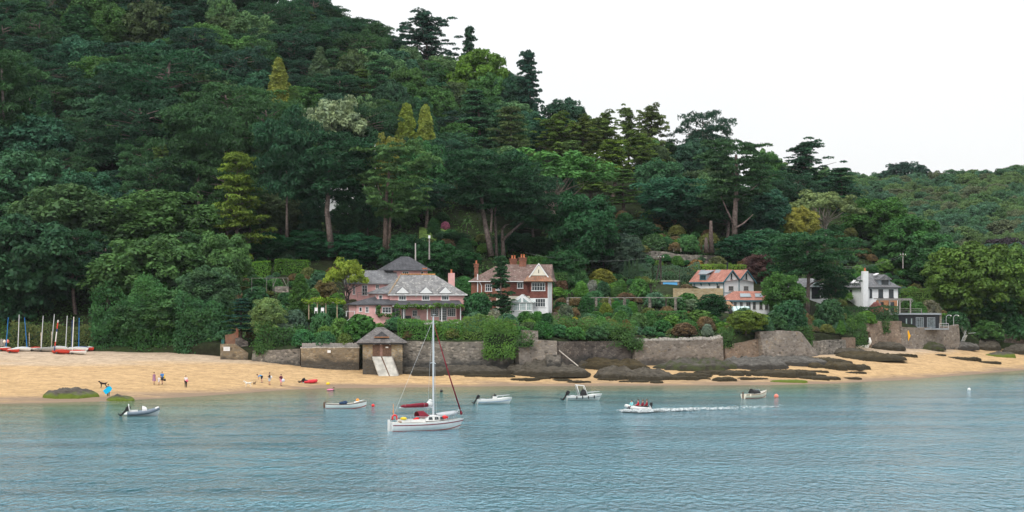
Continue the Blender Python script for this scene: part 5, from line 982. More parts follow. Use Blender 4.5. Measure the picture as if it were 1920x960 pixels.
c = h.L(738, 515, 347); h.box('tower', PINKW, c.x, c.x + 5.9, c.y, c.y + 6, c.z - 4.5, c.z + .75); g = MB(); roof(g, c.x - 1.6, c.x + 6.5, c.y - .7, c.y + 6.7, c.z + .8, c.z + 3.15, c.x + 1.9, c.x + 3.3); h.part('roof', g, SL_D, 'dark pointed slate roof at the back')
h.win(c.x + 1.5, c.x + 2.6, c.z - .1, c.z + .55, c.y, 3, 1); h.win(c.x + 4.7, c.x + 5.2, c.z - .1, c.z + .6, c.y, 1, 1)
for i in range(3): h.part('chimney_pot', MB().tube([(c.x + 5.0 + .3 * i, c.y - .4, c.z + .5), (c.x + 5.0 + .3 * i, c.y - .4, c.z + 1.15)], .13, 8), POT)
c = h.L(657, 554, 343); h.box('rear_wing', PINKW, c.x, c.x + 7.6, c.y, c.y + 5, c.z - 3, c.z + 2.0); g = MB(); roof(g, c.x - .2, c.x + 8.3, c.y - .5, c.y + 5.4, c.z + 2.02, c.z + 4.25, c.x - .2, c.x + 8.3); h.part('roof', g, SL_M, 'worn grey slate roof of the rear wing')
h.win(c.x + 1.95, c.x + 2.9, c.z + .05, c.z + 1.75, c.y, 2, 3, name='french_door'); h.win(c.x + 4.3, c.x + 4.9, c.z + 1.1, c.z + 1.8, c.y, 2, 1); h.win(c.x + .4, c.x + .8, c.z + .2, c.z + 1.6, c.y, 1, 2)
h.part('balcony_rail', MB().tube([(c.x + 1, c.y - 1.3, c.z + .5), (c.x + 5.2, c.y - 1.3, c.z + .5)], .035, 5).tube([(c.x + 1, c.y - 1.3, c.z - .4), (c.x + 1, c.y - 1.3, c.z + .5)], .035, 5).tube([(c.x + 3, c.y - 1.3, c.z - .4), (c.x + 3, c.y - 1.3, c.z + .5)], .035, 5).tube([(c.x + 5.2, c.y - 1.3, c.z - .4), (c.x + 5.2, c.y - 1.3, c.z + .5)], .035, 5).tube([(c.x + 1, c.y - 1.3, c.z + .1), (c.x + 5.2, c.y - 1.3, c.z + .1)], .025, 5), TIMB)
def vine(label, pts, r, n, col, size=.15, name='vine'):
    lv = Leaves()
    for i in range(len(pts) - 1):
        a, b = Vector(pts[i]), Vector(pts[i + 1]); k = max(2, int((b - a).length / .4))
        for j in range(k): q = a.lerp(b, (j + random.random()) / k); lv.clump((q.x + random.gauss(0, .1), q.y + random.gauss(0, .1), q.z + random.gauss(0, r * .35)), (r, r, r * .8), n, size, .6, random.uniform(.75, 1.25))
    o = link(name, lv.mesh(name)); o.color = (*col, 1); return tag(o, label, 'climbing plant')
W_ = lambda hh, p: hh.o + Matrix.Rotation(hh.rz, 3, 'Z') @ Vector(p)
vine('green vine trained along the pink veranda eaves', [W_(h, p) for p in ((.3, -2.45, 2.5), (3, -2.45, 2.45), (5.2, -2.45, 2.3), (8, -2.45, 2.55), (11.5, -2.45, 2.35))], .42, 42, (.1, .2, .03))
vine('green creeper climbing the pink wing corner under its window', [W_(h, p) for p in ((-2.2, -1.85, 2.6), (-2.3, -1.9, 1.0), (0, -2.3, .9), (.9, -2.5, 1.2), (1.2, -2.5, -.4))], .36, 40, (.06, .15, .03))
for i, (x, lab) in enumerate([(2.8, 'dark garden sofa under the vine'), (4.3, 'grey garden armchair beside the veranda window')]):
    rr = empty('garden_chair', W_(h, (x, -1.4, -.08)), h.rz, lab, 'chair'); MB().box((0, 0, .35), (.9, .7, .18)).build('seat', BLACK if i == 0 else TIMB, rr); MB().box((0, .3, .65), (.9, .14, .6), (-.2, 0, 0)).build('backrest', BLACK if i == 0 else TIMB, rr)
    for sx in (-.38, .38):
        for sy in (-.28, .28): MB().box((sx, sy, .13), (.06, .06, .26)).build('leg', BLACK, rr)

# brick house with conservatory
h = House('brick_house', 'red brick house with brown tiled roof, white gable and glazed conservatory', 883.5, 592, 343, -6)
h.box('wall', BRICK, 0, 13.0, 0, 8, -1.5, 5.8); g = MB(); roof(g, -.4, 13.5, -.45, 8.5, 5.82, 8.65, 4.2, 13.3); h.part('roof', g, TILE_B)
h.box('tile_hung_wall', TILEH, 6.5, 10.0, -.06, .02, 3.35, 5.72); h.box('cream_wall', CREAM, 4.2, 9.9, -.08, .02, -1.4, 3.3); h.box('white_wall', WREND, 10.02, 12.98, -1.3, -.01, -1.4, 2.95); h.box('bay_wall', TILEH, 10.0, 13.0, -1.34, -.02, 2.97, 5.6)
h.box('side_wall', WREND, 12.99, 13.06, -1.36, 6, -1.4, 5.6)
g = MB(); roof(g, 9.0, 14.0, -1.5, 4.2, 5.85, 8.66, -1.5, 4.2, .12, axis='y'); wr = h.part('roof', g, TILE_B, 'tiled roof of the gabled wing')
h.part('gable', MB().prism([(10.0, -1.6, 6.72), (13.0, -1.6, 6.72), (11.5, -1.6, 8.4)], (0, .12, 0)), CREAM, 'cream boarded gable', wr); h.part('bargeboard', MB().prism([(9.7, -1.68, 6.3), (9.95, -1.68, 6.3), (11.5, -1.68, 8.55), (11.5, -1.68, 8.8)], (0, .1, 0)).prism([(13.3, -1.68, 6.3), (13.05, -1.68, 6.3), (11.5, -1.68, 8.55), (11.5, -1.68, 8.8)], (0, .1, 0)), WHITE, None, wr)
h.part('gable_slit', MB().bb(11.44, 11.56, -1.64, -1.58, 7.1, 7.7), BLACK, None, wr)
h.part('pent_roof', MB().prism([(9.0, -2.2, 5.75), (14.0, -2.2, 5.75), (13.3, -1.45, 6.72), (9.7, -1.45, 6.72)], (0, .1, -.1)), slate('orange_tile', (.42, .19, .11), (.3, .2, .15), (.3, .27, .2), (.3, .2)))
h.win(10.3, 12.55, 4.2, 5.55, -1.34, 5, 2); h.win(10.9, 12.6, 1.5, 2.9, -1.3, 4, 2); h.win(7.75, 8.75, 4.6, 5.55, -.06, 2, 1); h.win(2.35, 3.5, 4.1, 5.35, 0, 3, 2); h.win(4.15, 4.95, 4.3, 5.4, 0, 2, 2); h.win(2.6, 3.4, 1.4, 2.6, 0, 2, 2); h.win(5.2, 6.4, .9, 2.4, -.08, 2, 3); h.win(9.96, 10.7, .6, 1.1, 4.3, 1, 1, face='r')
h.gutter(-.4, 9.2, -.5, 5.72); h.part('downpipe', MB().tube([(1.1, -.1, 7.0), (1.1, -.1, -.5)], .09, 6), WHITE); h.part('downpipe', MB().tube([(1.45, -.4, 5.6), (1.75, -.1, 5.0), (1.75, -.1, .0)], .07, 6), WHITE)
h.chimney(.65, 1.8, 4.0, 8.7, .62, .62, BRICK, 1, True, 'slim brick side chimney'); h.chimney(6.6, 5.0, 7.0, 9.6, 1.1, .7, BRICK, 2, True); h.chimney(8.3, 3.8, 7.0, 9.75, 1.15, .75, BRICK, 2, True)
c = h.part('conservatory', MB().bb(7.3, 10.75, -4.4, -.2, -1.2, .9), WREND)
for u0, u1, cc in ((7.45, 8.6, 3), (8.6, 9.7, 3), (9.7, 10.7, 3)): h.win(u0, u1, .92, 2.2, -4.4, cc, 2, gm=GLASSP, parent=c, fr=.1)
h.win(-4.35, -2.4, .92, 2.2, 7.3, 4, 2, 'l', gm=GLASSP, parent=c); h.win(-2.3, -.3, .92, 2.2, 7.3, 4, 2, 'l', gm=GLASSP, parent=c)
g = MB(); roof(g, 7.1, 10.95, -4.6, -.1, 2.3, 3.5, -4.6, -.1, .1, axis='y'); h.part('glass_roof', g, mat('conservatory_glass', (.42, .52, .5), .2, var=.1, spec=.6), None, c)
h.part('gable', MB().prism([(7.35, -4.68, 2.25), (10.7, -4.68, 2.25), (9.02, -4.68, 3.4)], (0, .06, 0)), WHITE, None, c); h.part('gable_pane', MB().prism([(7.9, -4.71, 2.32), (8.85, -4.71, 2.32), (8.85, -4.71, 3.0)], (0, .03, 0)).prism([(9.2, -4.71, 2.32), (10.15, -4.71, 2.32), (9.2, -4.71, 3.0)], (0, .03, 0)), GLASSP, None, c)
h.part('glazing_bars', MB().prism([(7.0, -4.7, 2.2), (7.2, -4.7, 2.2), (9.02, -4.7, 3.4), (9.02, -4.7, 3.62)], (0, .1, 0)).prism([(11.05, -4.7, 2.2), (10.85, -4.7, 2.2), (9.02, -4.7, 3.4), (9.02, -4.7, 3.62)], (0, .1, 0)), WHITE, None, c)
for i in range(5): y = -4.2 + i * .9; h.part('glazing_bar', MB().tube([(7.05, y, 2.36), (9.02, y, 3.56)], .04, 4), WHITE, None, c)

# red-roofed house with two white gables
h = House('red_roofed_house', 'white house with red tiled roof, twin teal-edged gables and grey dormer', 1357, 562, 373, 38)
h.box('wall', WREND, 0, 7.6, 0, 8.4, -1, 3.35)
for x in (0, 3.8):
    rf = MB().add([(x - (.5 if x == 0 else 0), -.35, 3.25 if x == 0 else 3.75), (x + 1.9, -.35, 5.5), (x + 3.8 + (.5 if x else 0), -.35, 3.75 if x == 0 else 3.15), (x - (.5 if x == 0 else 0), 8.8, 3.25 if x == 0 else 3.75), (x + 1.9, 8.8, 5.5), (x + 3.8 + (.5 if x else 0), 8.8, 3.75 if x == 0 else 3.15)], [(0, 1, 4, 3), (1, 2, 5, 4), (0, 3, 5, 2)])
    h.part('roof', rf, TILE_R, 'red tiled roof, larger slope facing the garage' if x == 0 else 'red tiled roof over the second gable')
    h.part('gable', MB().prism([(x + .03, -.02, 3.3), (x + 3.77, -.02, 3.3), (x + 3.77, -.02, 3.5), (x + 1.9, -.02, 5.25), (x + .03, -.02, 3.3)][:4], (0, .3, 0)), WREND)
    a0 = x - (.5 if x == 0 else 0); a1 = x + 3.8 + (.5 if x else 0); z0, z1 = (3.2, 3.72) if x == 0 else (3.72, 3.1)
    h.part('bargeboard', MB().prism([(a0, -.42, z0), (x + 1.9, -.42, 5.48), (x + 1.9, -.42, 5.2), (a0 + .12, -.42, z0 - .22)], (0, .08, 0)).prism([(a1, -.42, z1), (x + 1.9, -.42, 5.48), (x + 1.9, -.42, 5.2), (a1 - .12, -.42, z1 - .22)], (0, .08, 0)), TEAL)
    h.win(x + 1.75, x + 2.05, 3.75, 4.8, -.02, 1, 1, fm=BLACK); h.win(x + 1.25, x + 2.4, 1.65, 2.5, 0, 3, 2, fm=TIMB)
h.box('eaves_board', TEAL, -.52, -.42, -.3, 8.7, 3.0, 3.22); h.part('downpipe', MB().tube([(3.8, -.08, 3.7), (3.8, -.08, 0)], .07, 6), TEAL); h.part('downpipe', MB().tube([(-.08, -.08, 3.2), (-.08, -.08, -.8)], .08, 6), TEAL)
for y in (1.5, 3.6, 5.8, 7.6): h.part('bracket', MB().prism([(-.02, y, 2.5), (-.02, y, 3.0), (-.42, y, 3.0)], (0, .12, 0)), TEAL)
h.box('string_course', TEAL, -.03, 7.63, -.04, -.005, 1.2, 1.32)
d = h.part('dormer', MB().bb(-.1, 1.5, 4.4, 6.3, 3.65, 4.62), LEAD); h.part('dormer_roof', MB().prism([(-.3, 4.2, 4.62), (1.6, 4.2, 5.3), (1.6, 6.5, 5.3), (-.3, 6.5, 4.62)], (0, 0, .12)), LEAD, None, d); h.win(4.6, 6.1, 3.72, 4.5, -.1, 3, 1, 'l', fm=TEAL, parent=d)
h.part('roof_light', MB().prism([(1.2, 6.8, 4.72), (1.8, 6.8, 5.42), (1.8, 8.0, 5.42), (1.2, 8.0, 4.72)], (0, 0, .1)), LEAD); h.part('roof_light', MB().prism([(1.2, 2.6, 4.72), (1.8, 2.6, 5.42), (1.8, 3.9, 5.42), (1.2, 3.9, 4.72)], (0, 0, .1)), LEAD)
h.part('flue', MB().tube([(3.8, 3.0, 3.6), (3.8, 3.0, 6.6)], .14, 8).tube([(3.8, 3.0, 6.6), (3.8, 3.0, 6.9)], .2, 8), BLACK); h.win(1.0, 1.8, 1.9, 2.6, 0, 2, 1, 'l', fm=TIMB)
h2 = House('garden_wing', 'single storey wing with hipped red roof and dark skylights, in front of the twin gables', 1374, 581, 366, 4, 'garden room')
h2.box('wall', WREND, 0, 6.6, 0, 4.5, -1.5, 1.72); g = MB(); roof(g, -2.0, 7.0, -.5, 5.0, 1.75, 3.35, .6, 5.6); h2.part('roof', g, TILE_R); h2.box('fascia', TEAL, -1.95, 6.95, -.55, -.47, 1.5, 1.72)
for i, x in enumerate((.15, 1.25, 2.4, 3.6, 4.8, 5.8)): h2.win(x, x + (.55 if i != 2 else .8), .1, 1.45, 0, 2, 2, fm=TIMB)
for x0, x1 in ((1.4, 3.4), (4.1, 5.5)): h2.part('skylight', MB().prism([(x0, .25, 2.25), (x1, .25, 2.25), (x1 - .1, 1.25, 2.85), (x0 + .1, 1.25, 2.85)], (0, -.03, .1)), mat('skylight_glass', (.25, .3, .33), .1, spec=.7))
h3 = House('potting_shed', 'small timber shed with tan tiled roof beside the dark cone bush', 1352, 590, 362, 10, 'shed'); h3.box('wall', TIMB, .6, 2.3, 0, 2.2, -.6, 1.3); g = MB(); roof(g, -.3, 2.6, -.5, 2.8, 1.3, 2.4, .6, 1.8); h3.part('roof', g, TILE_T)
h4 = House('greenhouse', 'low greenhouse with teal frame and pale glass beside the shed', 1375, 584, 361, 8, 'greenhouse'); h4.box('wall', WREND, 0, 3.0, 0, 1.6, -.9, .1); g = MB(); roof(g, -.1, 3.1, -.1, 1.7, .15, .9, -.1, 3.1); h4.part('glass_roof', g, mat('greenhouse_glass', (.55, .68, .66), .2, spec=.6, var=.1))
for i in range(5): h4.part('glazing_bar', MB().tube([(.0 + .75 * i, -.13, .18), (.0 + .75 * i, .8, .95), (.0 + .75 * i, 1.73, .18)], .045, 5), TEAL)
h5 = House('garage', 'flat-roofed garage with a bright blue door behind the golden wall', 1241, 541, 378, 0, 'garage'); h5.box('wall', ST_BROWN, -.1, 3.3, .1, 5, -2, 1.25); h5.box('door', BLUED, .2, 2.85, -.02, .08, -1, 1.15); h5.box('lintel', CONC, -.15, 3.35, -.12, 5.1, 1.27, 1.52)
for i in range(1, 5): h5.part('groove_shade', MB().bb(.22, 2.83, -.035, -.02, -.9 + .4 * i, -.87 + .4 * i), mat('blue_shadow_groove', (.09, .33, .62), .5))  # strips in darker blue paint the shade of the door grooves

# white house with pergola
h = House('white_house', 'white house with grey slate roof, tall white chimney and black windows', 1622, 584, 392, 20)
h.box('wall', WREND, 0, 7.2, 0, 7.5, -1.5, 4.6); g = MB(); roof(g, -.5, 7.7, -.5, 8.0, 4.62, 7.35, 1.9, 4.2); h.part('roof', g, SL_M); h.box('fascia', BLACK, -.55, 7.75, -.56, -.5, 4.42, 4.62); h.box('fascia', BLACK, -.58, -.51, -.5, 8, 4.42, 4.62)
h.part('chimney', MB().box((-.25, -.35, 3.2), (1.1, .75, 9.0)), WREND, 'tall white rendered chimney'); h.part('chimney_pot', MB().tube([(-.25, -.35, 7.7), (-.25, -.35, 8.35)], [.2, .16], 8), POT)
d = h.part('dormer', MB().bb(3.2, 5.6, .3, 3.5, 4.7, 6.3), LEAD); g = MB(); roof(g, 3.0, 5.8, -.1, 5.2, 6.2, 7.1, -.1, 5.2, axis='y'); h.part('dormer_roof', g, SL_M, None, d); h.part('glazed_gable', MB().prism([(3.7, .02, 6.15), (5.3, .02, 6.15), (4.5, .02, 6.9)], (0, .1, 0)), GLASSP, None, d); h.win(3.75, 5.25, 4.85, 6.15, .3, 3, 1, fm=BLACK, parent=d)
h.part('skylight', MB().prism([(3.2, 1.5, 6.95), (3.9, 1.5, 7.25), (3.9, 2.6, 7.25), (3.2, 2.6, 6.95)], (0, 0, .12)), WHITE)
for y in (3.0, 4.6): h.part('skylight', MB().prism([(.15, y, 5.45), (.75, y, 6.05), (.75, y + 1, 6.05), (.15, y + 1, 5.45)], (-.05, 0, .08)), WHITE)
h.win(1.0, 1.5, 2.6, 4.3, 0, 1, 2, fm=BLACK, fr=.1); h.win(2.9, 3.9, 2.6, 4.25, 0, 2, 1, fm=BLACK, fr=.12); h.win(5.2, 6.2, 2.6, 4.25, 0, 2, 1, fm=BLACK, fr=.12); h.win(.9, 1.5, -.4, 1.0, 0, 1, 1, fm=BLACK); h.win(5.0, 5.8, 2.7, 4.2, 0, 1, 1, 'l', fm=BLACK)
h.box('timber_wall', CEDARW, 2.4, 7.0, -.06, -.01, -.4, 2.15); h.win(2.9, 4.0, -.3, 1.8, -.06, 2, 1, fm=BLACK, name='french_door'); h.win(5.1, 6.3, -.3, 1.8, -.06, 2, 1, fm=BLACK, name='french_door'); h.part('downpipe', MB().tube([(.45, -.08, 4.4), (.45, -.08, -.5)], .08, 6), BLACK)
pg = h.L(1648, 584, 389); rr = House('pergola', 'grey timber pergola over the terrace of the white house', 1648, 584, 388.5, 8, 'pergola')
for x in (.1, 2.1, 4.1, 6.2):
    rr.part('post', MB().bb(x - .11, x + .11, -.11, .11, -.6, 2.1), TIMB); rr.part('brace', MB().prism([(x + .1, -.06, 1.4), (x + .1, -.06, 1.55), (x + .62, -.06, 2.1), (x + .48, -.06, 2.1)], (0, .12, 0)), TIMB)
rr.part('beam', MB().bb(-.4, 6.6, -.1, .1, 2.1, 2.32), TIMB)
for i in range(12): rr.part('rafter', MB().bb(-.2 + i * .58, -.1 + i * .58, -.5, 2.6, 2.33, 2.5), TIMB)
rr.part('rail', MB().tube([(4.2, -.1, .5), (8.4, -.1, .5)], .04, 5).tube([(4.2, -.1, .1), (8.4, -.1, .1)], .03, 5).bb(8.3, 8.4, -.14, -.06, -.6, .55), TIMB)
rr.part('terrace', MB().bb(-.8, 8.8, -.6, 3.0, -1.4, -.55), mat('pale_paving', (.5, .46, .4), .9, var=.2))

# half-hidden house behind the dark pine
h = House('half_hidden_house', 'white house with black panels and grey slate roof half hidden behind the dark pine', 1484, 584, 388, 6)
h.box('wall', WREND, 0, 7.0, 0, 7, -1.5, 4.6); g = MB(); roof(g, -.4, 7.4, -.4, 7.4, 4.62, 6.3, 1.4, 5.0); h.part('roof', g, SL_M); h.box('black_panel', BLACK, 3.9, 5.5, -.06, -.01, 2.4, 4.5); h.box('fascia', BLACK, -.45, 7.45, -.46, -.4, 4.4, 4.6)
h.win(.3, 1.7, 3.2, 4.4, 0, 2, 1, fm=BLACK, gm=GLASSP); h.win(2.0, 3.3, 3.2, 4.4, 0, 2, 1, fm=BLACK, gm=GLASSP); h.win(1.0, 2.2, .3, 1.8, 0, 2, 1, fm=BLACK); h.win(3.2, 4.4, .3, 1.8, 0, 2, 1, fm=BLACK)
h.part('round_window', MB().tube([(6.3, -.05, 3.6), (6.3, .05, 3.6)], .75, 18), BLACK); h.part('pane', MB().tube([(6.3, -.07, 3.6), (6.3, .02, 3.6)], .62, 18), GLASSP)
h.part('glazed_gable', MB().prism([(4.0, -.5, 4.65), (5.8, -.5, 4.65), (4.9, -.5, 5.9)], (0, 1.5, 0)), GLASSP)
# dark studio over the cove wall
h = House('beach_studio', 'black timber studio with glazed doors and balcony on the cove wall', 1684, 615, 382.6, 0, 'studio')
h.box('wall', BLACK, 0, 7.7, 0, 5.0, -.1, 2.45); h.box('roof', LEAD, -.4, 8.0, -.35, 5.2, 2.47, 2.75); h.part('end_wall', MB().bb(7.72, 8.1, -.1, 4.5, -.1, 2.44), ST_PINK)
h.win(1.35, 1.75, .7, 1.85, 0, 1, 1, fm=BLACK, gm=GLASSP); h.win(2.3, 2.7, .7, 1.85, 0, 1, 1, fm=BLACK, gm=GLASSP); h.win(3.3, 4.75, .15, 2.0, 0, 4, 1, fm=LEAD, name='glazed_door', gm=GLASSD); h.win(5.4, 6.9, .15, 2.0, 0, 4, 1, fm=LEAD, name='glazed_door', gm=GLASSD)
for i in range(10): h.part('board', MB().bb(.02, 1.25, -.025, -.003, .02 + .24 * i, .22 + .24 * i), BLACK)
h.part('balcony', MB().bb(3.2, 9.2, -1.5, -.02, -.28, -.06), LEAD); h.part('balcony_rail', MB().tube([(7.4, -1.4, .85), (9.1, -1.4, .85)], .045, 5).tube([(7.4, -1.4, 0), (7.4, -1.4, .85)], .045, 5).tube([(9.1, -1.4, 0), (9.1, -1.4, .85)], .045, 5).tube([(8.25, -1.4, 0), (8.25, -1.4, .85)], .03, 5).tube([(7.4, -1.4, .45), (9.1, -1.4, .45)], .03, 5), STEEL)
o = MB().prism([(0, 0, -1.05), (.42, 0, 0), (0, 0, 1.05), (-.42, 0, 0)], (0, -.06, 0)).build('diamond_marker', mat('yellow_sign', (.85, .42, .01), .5, var=.05)); o.location = P(1703, 629.5, float(bY(1703, -2.35))); tag(o, 'yellow diamond marker fixed to the cove wall', 'sign')
# white house glimpsed between the pine trunks
h = House('hillside_house', 'white-walled house with pale roof glimpsed behind the leaning pine trunk', 592, 386, 398, 0)
h.box('wall', WREND, 0, 9.5, 0, 6, -6, 2.6); g = MB(); roof(g, -.4, 9.9, -.5, 6.5, 2.62, 3.9, .8, 8.8); h.part('roof', g, mat('pale_roof', (.42, .42, .42), .7, var=.1)); h.part('gable', MB().prism([(6.0, -.6, 2.4), (7.6, -.6, 2.4), (7.6, -.6, 3.7), (6.8, -.6, 4.1), (6.0, -.6, 3.7)], (0, 2, 0)), WHITE)
for x in (1.0, 4.0, 7.5): h.win(x, x + 1.2, 1.0, 2.4, 0, 2, 1)
# boathouse with slipway
h = House('boathouse', 'stone boathouse with hipped slate roof and two brown doors above a slipway', 680, 668, 308.6, 4, 'boathouse')
h.box('wall', stone_mat('boathouse_stone', [(.24, .18, .1), (.38, .3, .18), (.32, .25, .16), (.42, .35, .24)], wet=4.0), 0, 6.0, 0, 4.8, -3.6, 2.0); g = MB(); roof(g, -.9, 6.7, -.7, 5.6, 2.1, 4.35, 2.1, 3.2); rf = h.part('roof', g, slate('brownish_slate', (.13, .12, .115), (.18, .165, .16), (.26, .25, .24))); h.box('fascia', BLACK, -.8, 6.6, -.62, 5.5, 1.78, 1.95)
h.part('gablet', MB().prism([(1.75, -.16, 2.95), (3.95, -.16, 2.95), (2.85, -.16, 3.75)], (0, 1.6, 0)), SL_D, None, rf); h.part('gablet_sill', MB().bb(1.7, 4.0, -.22, .0, 2.82, 2.94), CEDARW, None, rf)
h.box('door_post', mat('plum_timber', (.25, .15, .12), .8, var=.2), 2.55, 3.0, -.06, -.01, 0, 1.96)
for x0, x1 in ((1.5, 2.55), (3.0, 4.3)):
    d = h.box('door', WOOD, x0, x1, -.1, -.01, 0, 1.96)
    for i in range(4): w = (x1 - x0) / 4; h.part('plank', MB().bb(x0 + w * i + .015, x0 + w * (i + 1) - .015, -.13, -.1, .03, 1.93), WOOD, None, d)
h.part('notice', MB().bb(3.45, 3.85, -.16, -.13, 1.25, 1.45), WHITE)
for x in (1.7, 2.7, 4.1): h.part('lamp', MB().bb(x - .08, x + .08, -.6, -.48, 1.75, 1.95), WHITE)
e = h.L(729, 705, float(beachY(729, 705))); rt = empty('slipway', h.o, h.rz, 'concrete boat slipway of two ramps running from the boathouse doors to the sand', 'slipway'); ex, ey, ez = e
for x0, x1, q0, q1 in ((1.45, 2.72, ex - 1.45, ex + .02), (2.95, 4.35, ex + .2, ex + 1.45)):
    for i in range(3):                            # cast slabs
        t0, t1 = i / 3 + (.006 if i else 0), (i + 1) / 3; f = lambda a, b, t: a + (b - a) * t
        MB().prism([(f(x0, q0, t0), f(-.15, ey, t0), f(-.05, ez, t0)), (f(x1, q1, t0), f(-.15, ey, t0), f(-.05, ez, t0)), (f(x1, q1, t1), f(-.15, ey, t1), f(-.05, ez, t1)), (f(x0, q0, t1), f(-.15, ey, t1), f(-.05, ez, t1))], (0, .05, -.35)).build('slab', CONC, rt)
MB().prism([(2.72, -.15, -.1), (2.95, -.15, -.1), (ex + .2, ey, ez - .06), (ex + .02, ey, ez - .06)], (0, .02, -.2)).build('keel_groove', WOOD, rt)
MB().tube([(4.4, -.15, .0), (ex + 1.52, ey, ez + .05)], .06, 5).build('kerb', TIMB, rt)
# stone steps at the end of the beach
h = House('stone_steps', 'stone steps with white notice board and brick pier at the end of the beach', 413, 670, float(bY(440, -1.8)), 3, 'steps')
h.part('wall', MB().prism([(0, 0, -.6), (5.0, 0, -.9), (5.0, 0, .25), (2.3, 0, 2.1), (0, 0, 2.1)], (0, .5, 0)), ST_TAN); h.part('back_wall', MB().prism([(2.2, 1.7, -.6), (4.2, 1.7, -.6), (4.2, 1.7, 2.4), (2.9, 1.7, 3.1), (2.2, 1.7, 3.0)], (0, .5, 0)), ST_DARK)
for i in range(10): h.part('step', MB().bb(2.1 + .28 * i, 2.42 + .28 * i, .52, 1.68, -.9, 2.0 - .2 * i), CAP)
h.part('landing', MB().bb(-.02, 2.08, .52, 2.6, -.6, 2.0), CAP); h.part('brick_wall', MB().prism([(.6, 2.0, 2.0), (2.3, 2.0, 2.0), (2.3, 2.0, 4.0), (1.9, 2.0, 3.7), (1.2, 2.0, 3.55), (.6, 2.0, 3.5)], (0, .35, 0)), slate('weathered_brick', (.33, .16, .1), (.26, .17, .12), None, (.3, .12))); h.part('pier', MB().bb(2.3, 2.68, 1.9, 2.3, 1.9, 4.6), BRICK); h.part('bin', MB().bb(.05, .5, 1.2, 1.7, 2.0, 2.75), mat('green_plastic', (.02, .1, .09), .5))
h.part('notice_board', MB().bb(.5, 1.5, -.06, -.005, 1.0, 1.65), WHITE)
lt = MB(); 
for i in range(4): lt.bb(.6, 1.4 - .12 * (i % 2), -.066, -.06, 1.52 - .13 * i, 1.55 - .13 * i)
h.part('lettering', lt, mat('grey_print', (.35, .35, .37), .6))
o = MB().bb(-.25, .25, -.05, 0, -.2, .2).build('notice', WHITE); o.location = P(617, 659, bY(617, -2.25)); tag(o, 'small white notice on the brown sea wall', 'sign')
# wooden fence on the brown sea wall, board by board
fr = empty('wooden_fence', P(566, 653, bY(566, -1.2)), 0, 'weathered board fence along the top of the brown sea wall', 'fence'); a = fr.location.copy(); b = P(674, 653, bY(674, -.9)); d = b - a; n = 44; ang = math.atan2(d.y, d.x)
bd = MB().box((0, 0, .42), (.17, .03, .85)).build('board', TIMB, fr).data; bpy.data.objects.remove(fr.children[0])
for i in range(n):
    o = link('board', bd, fr); q = d * ((i + .5) / n); o.location = (q.x, q.y, q.z + random.uniform(-.04, .04)); o.rotation_euler = (random.uniform(-.03, .03), random.uniform(-.03, .03), ang); o.scale = (1.1, 1, random.uniform(.88, 1.05))
for hh in (.2, .65): MB().tube([(0, .05, hh), (d.x, d.y + .05, d.z + hh)], .04, 4).build('rail', TIMB, fr)
# ------------------------------------------------------------------ boats and buoys
GEL = mat('white_gelcoat', (.78, .78, .76), .3, var=.04, spec=.5); GELC = mat('cream_deck', (.68, .66, .6), .6, var=.05); MAROON = mat('maroon_canvas', (.2, .015, .03), .8, var=.2, scale=6); ANTI = mat('red_antifouling', (.25, .05, .03), .7, var=.2)
ALU = mat('mast_aluminium', (.62, .65, .68), .35, metal=.3, var=.05); RUBG = mat('grey_tube', (.16, .2, .25), .55, var=.1); RUBB = mat('black_rubber', (.02, .02, .022), .5, var=.2); NAVY = mat('navy_canvas', (.015, .04, .09), .8, var=.2); REDP = mat('red_pvc', (.62, .03, .045), .5, var=.1)
ORANGE = mat('orange_float', (.9, .3, .03), .5, var=.05); REDB = mat('red_float', (.75, .03, .03), .45, var=.05); PINKB = mat('coral_float', (.85, .25, .18), .5, var=.05); YELLOW = mat('yellow_float', (.85, .6, .03), .5, var=.05); TENDER = mat('grey_hypalon', (.42, .45, .47), .6, var=.1); VARN = mat('dark_rubbing_strake', (.09, .06, .045), .6, var=.2); LGREY = mat('light_grey_gelcoat', (.6, .62, .64), .4, var=.05)
def yw(py): return CAM_H * FOC / (py - HOR)
def hull_rings(L, B, sheer, draft, transom=.8, n=15, m=7, full=.46, inset=0.0, z0=0.0, rake=.08):
    rings = []
    for i in range(n):
        t = i / (n - 1); b = B / 2 * ((transom + (1 - transom) * math.sin(PI / 2 * min(1, t / full))) if t < full else max(.012, (1 - ((t - full) / (1 - full)) ** 2.3))) - inset
        b = max(.01, b); zs = sheer(t) + z0; dr = -draft * (1 - max(0, (t - .7) / .3) ** 2 * .9) + inset; ring = []
        for j in range(-m, m + 1):
            s = abs(j) / m; u = 1 - s                 # u=0 sheer, 1 keel
            y = b * (1 - u ** 2.4); z = zs * (1 - u) + dr * u; x = -L / 2 + L * t + (rake * L * (t - .75) / .25 * (1 - u) if t > .75 else 0)
            ring.append((x, math.copysign(y, j) if j else 0, z))
        rings.append(ring)
    return rings
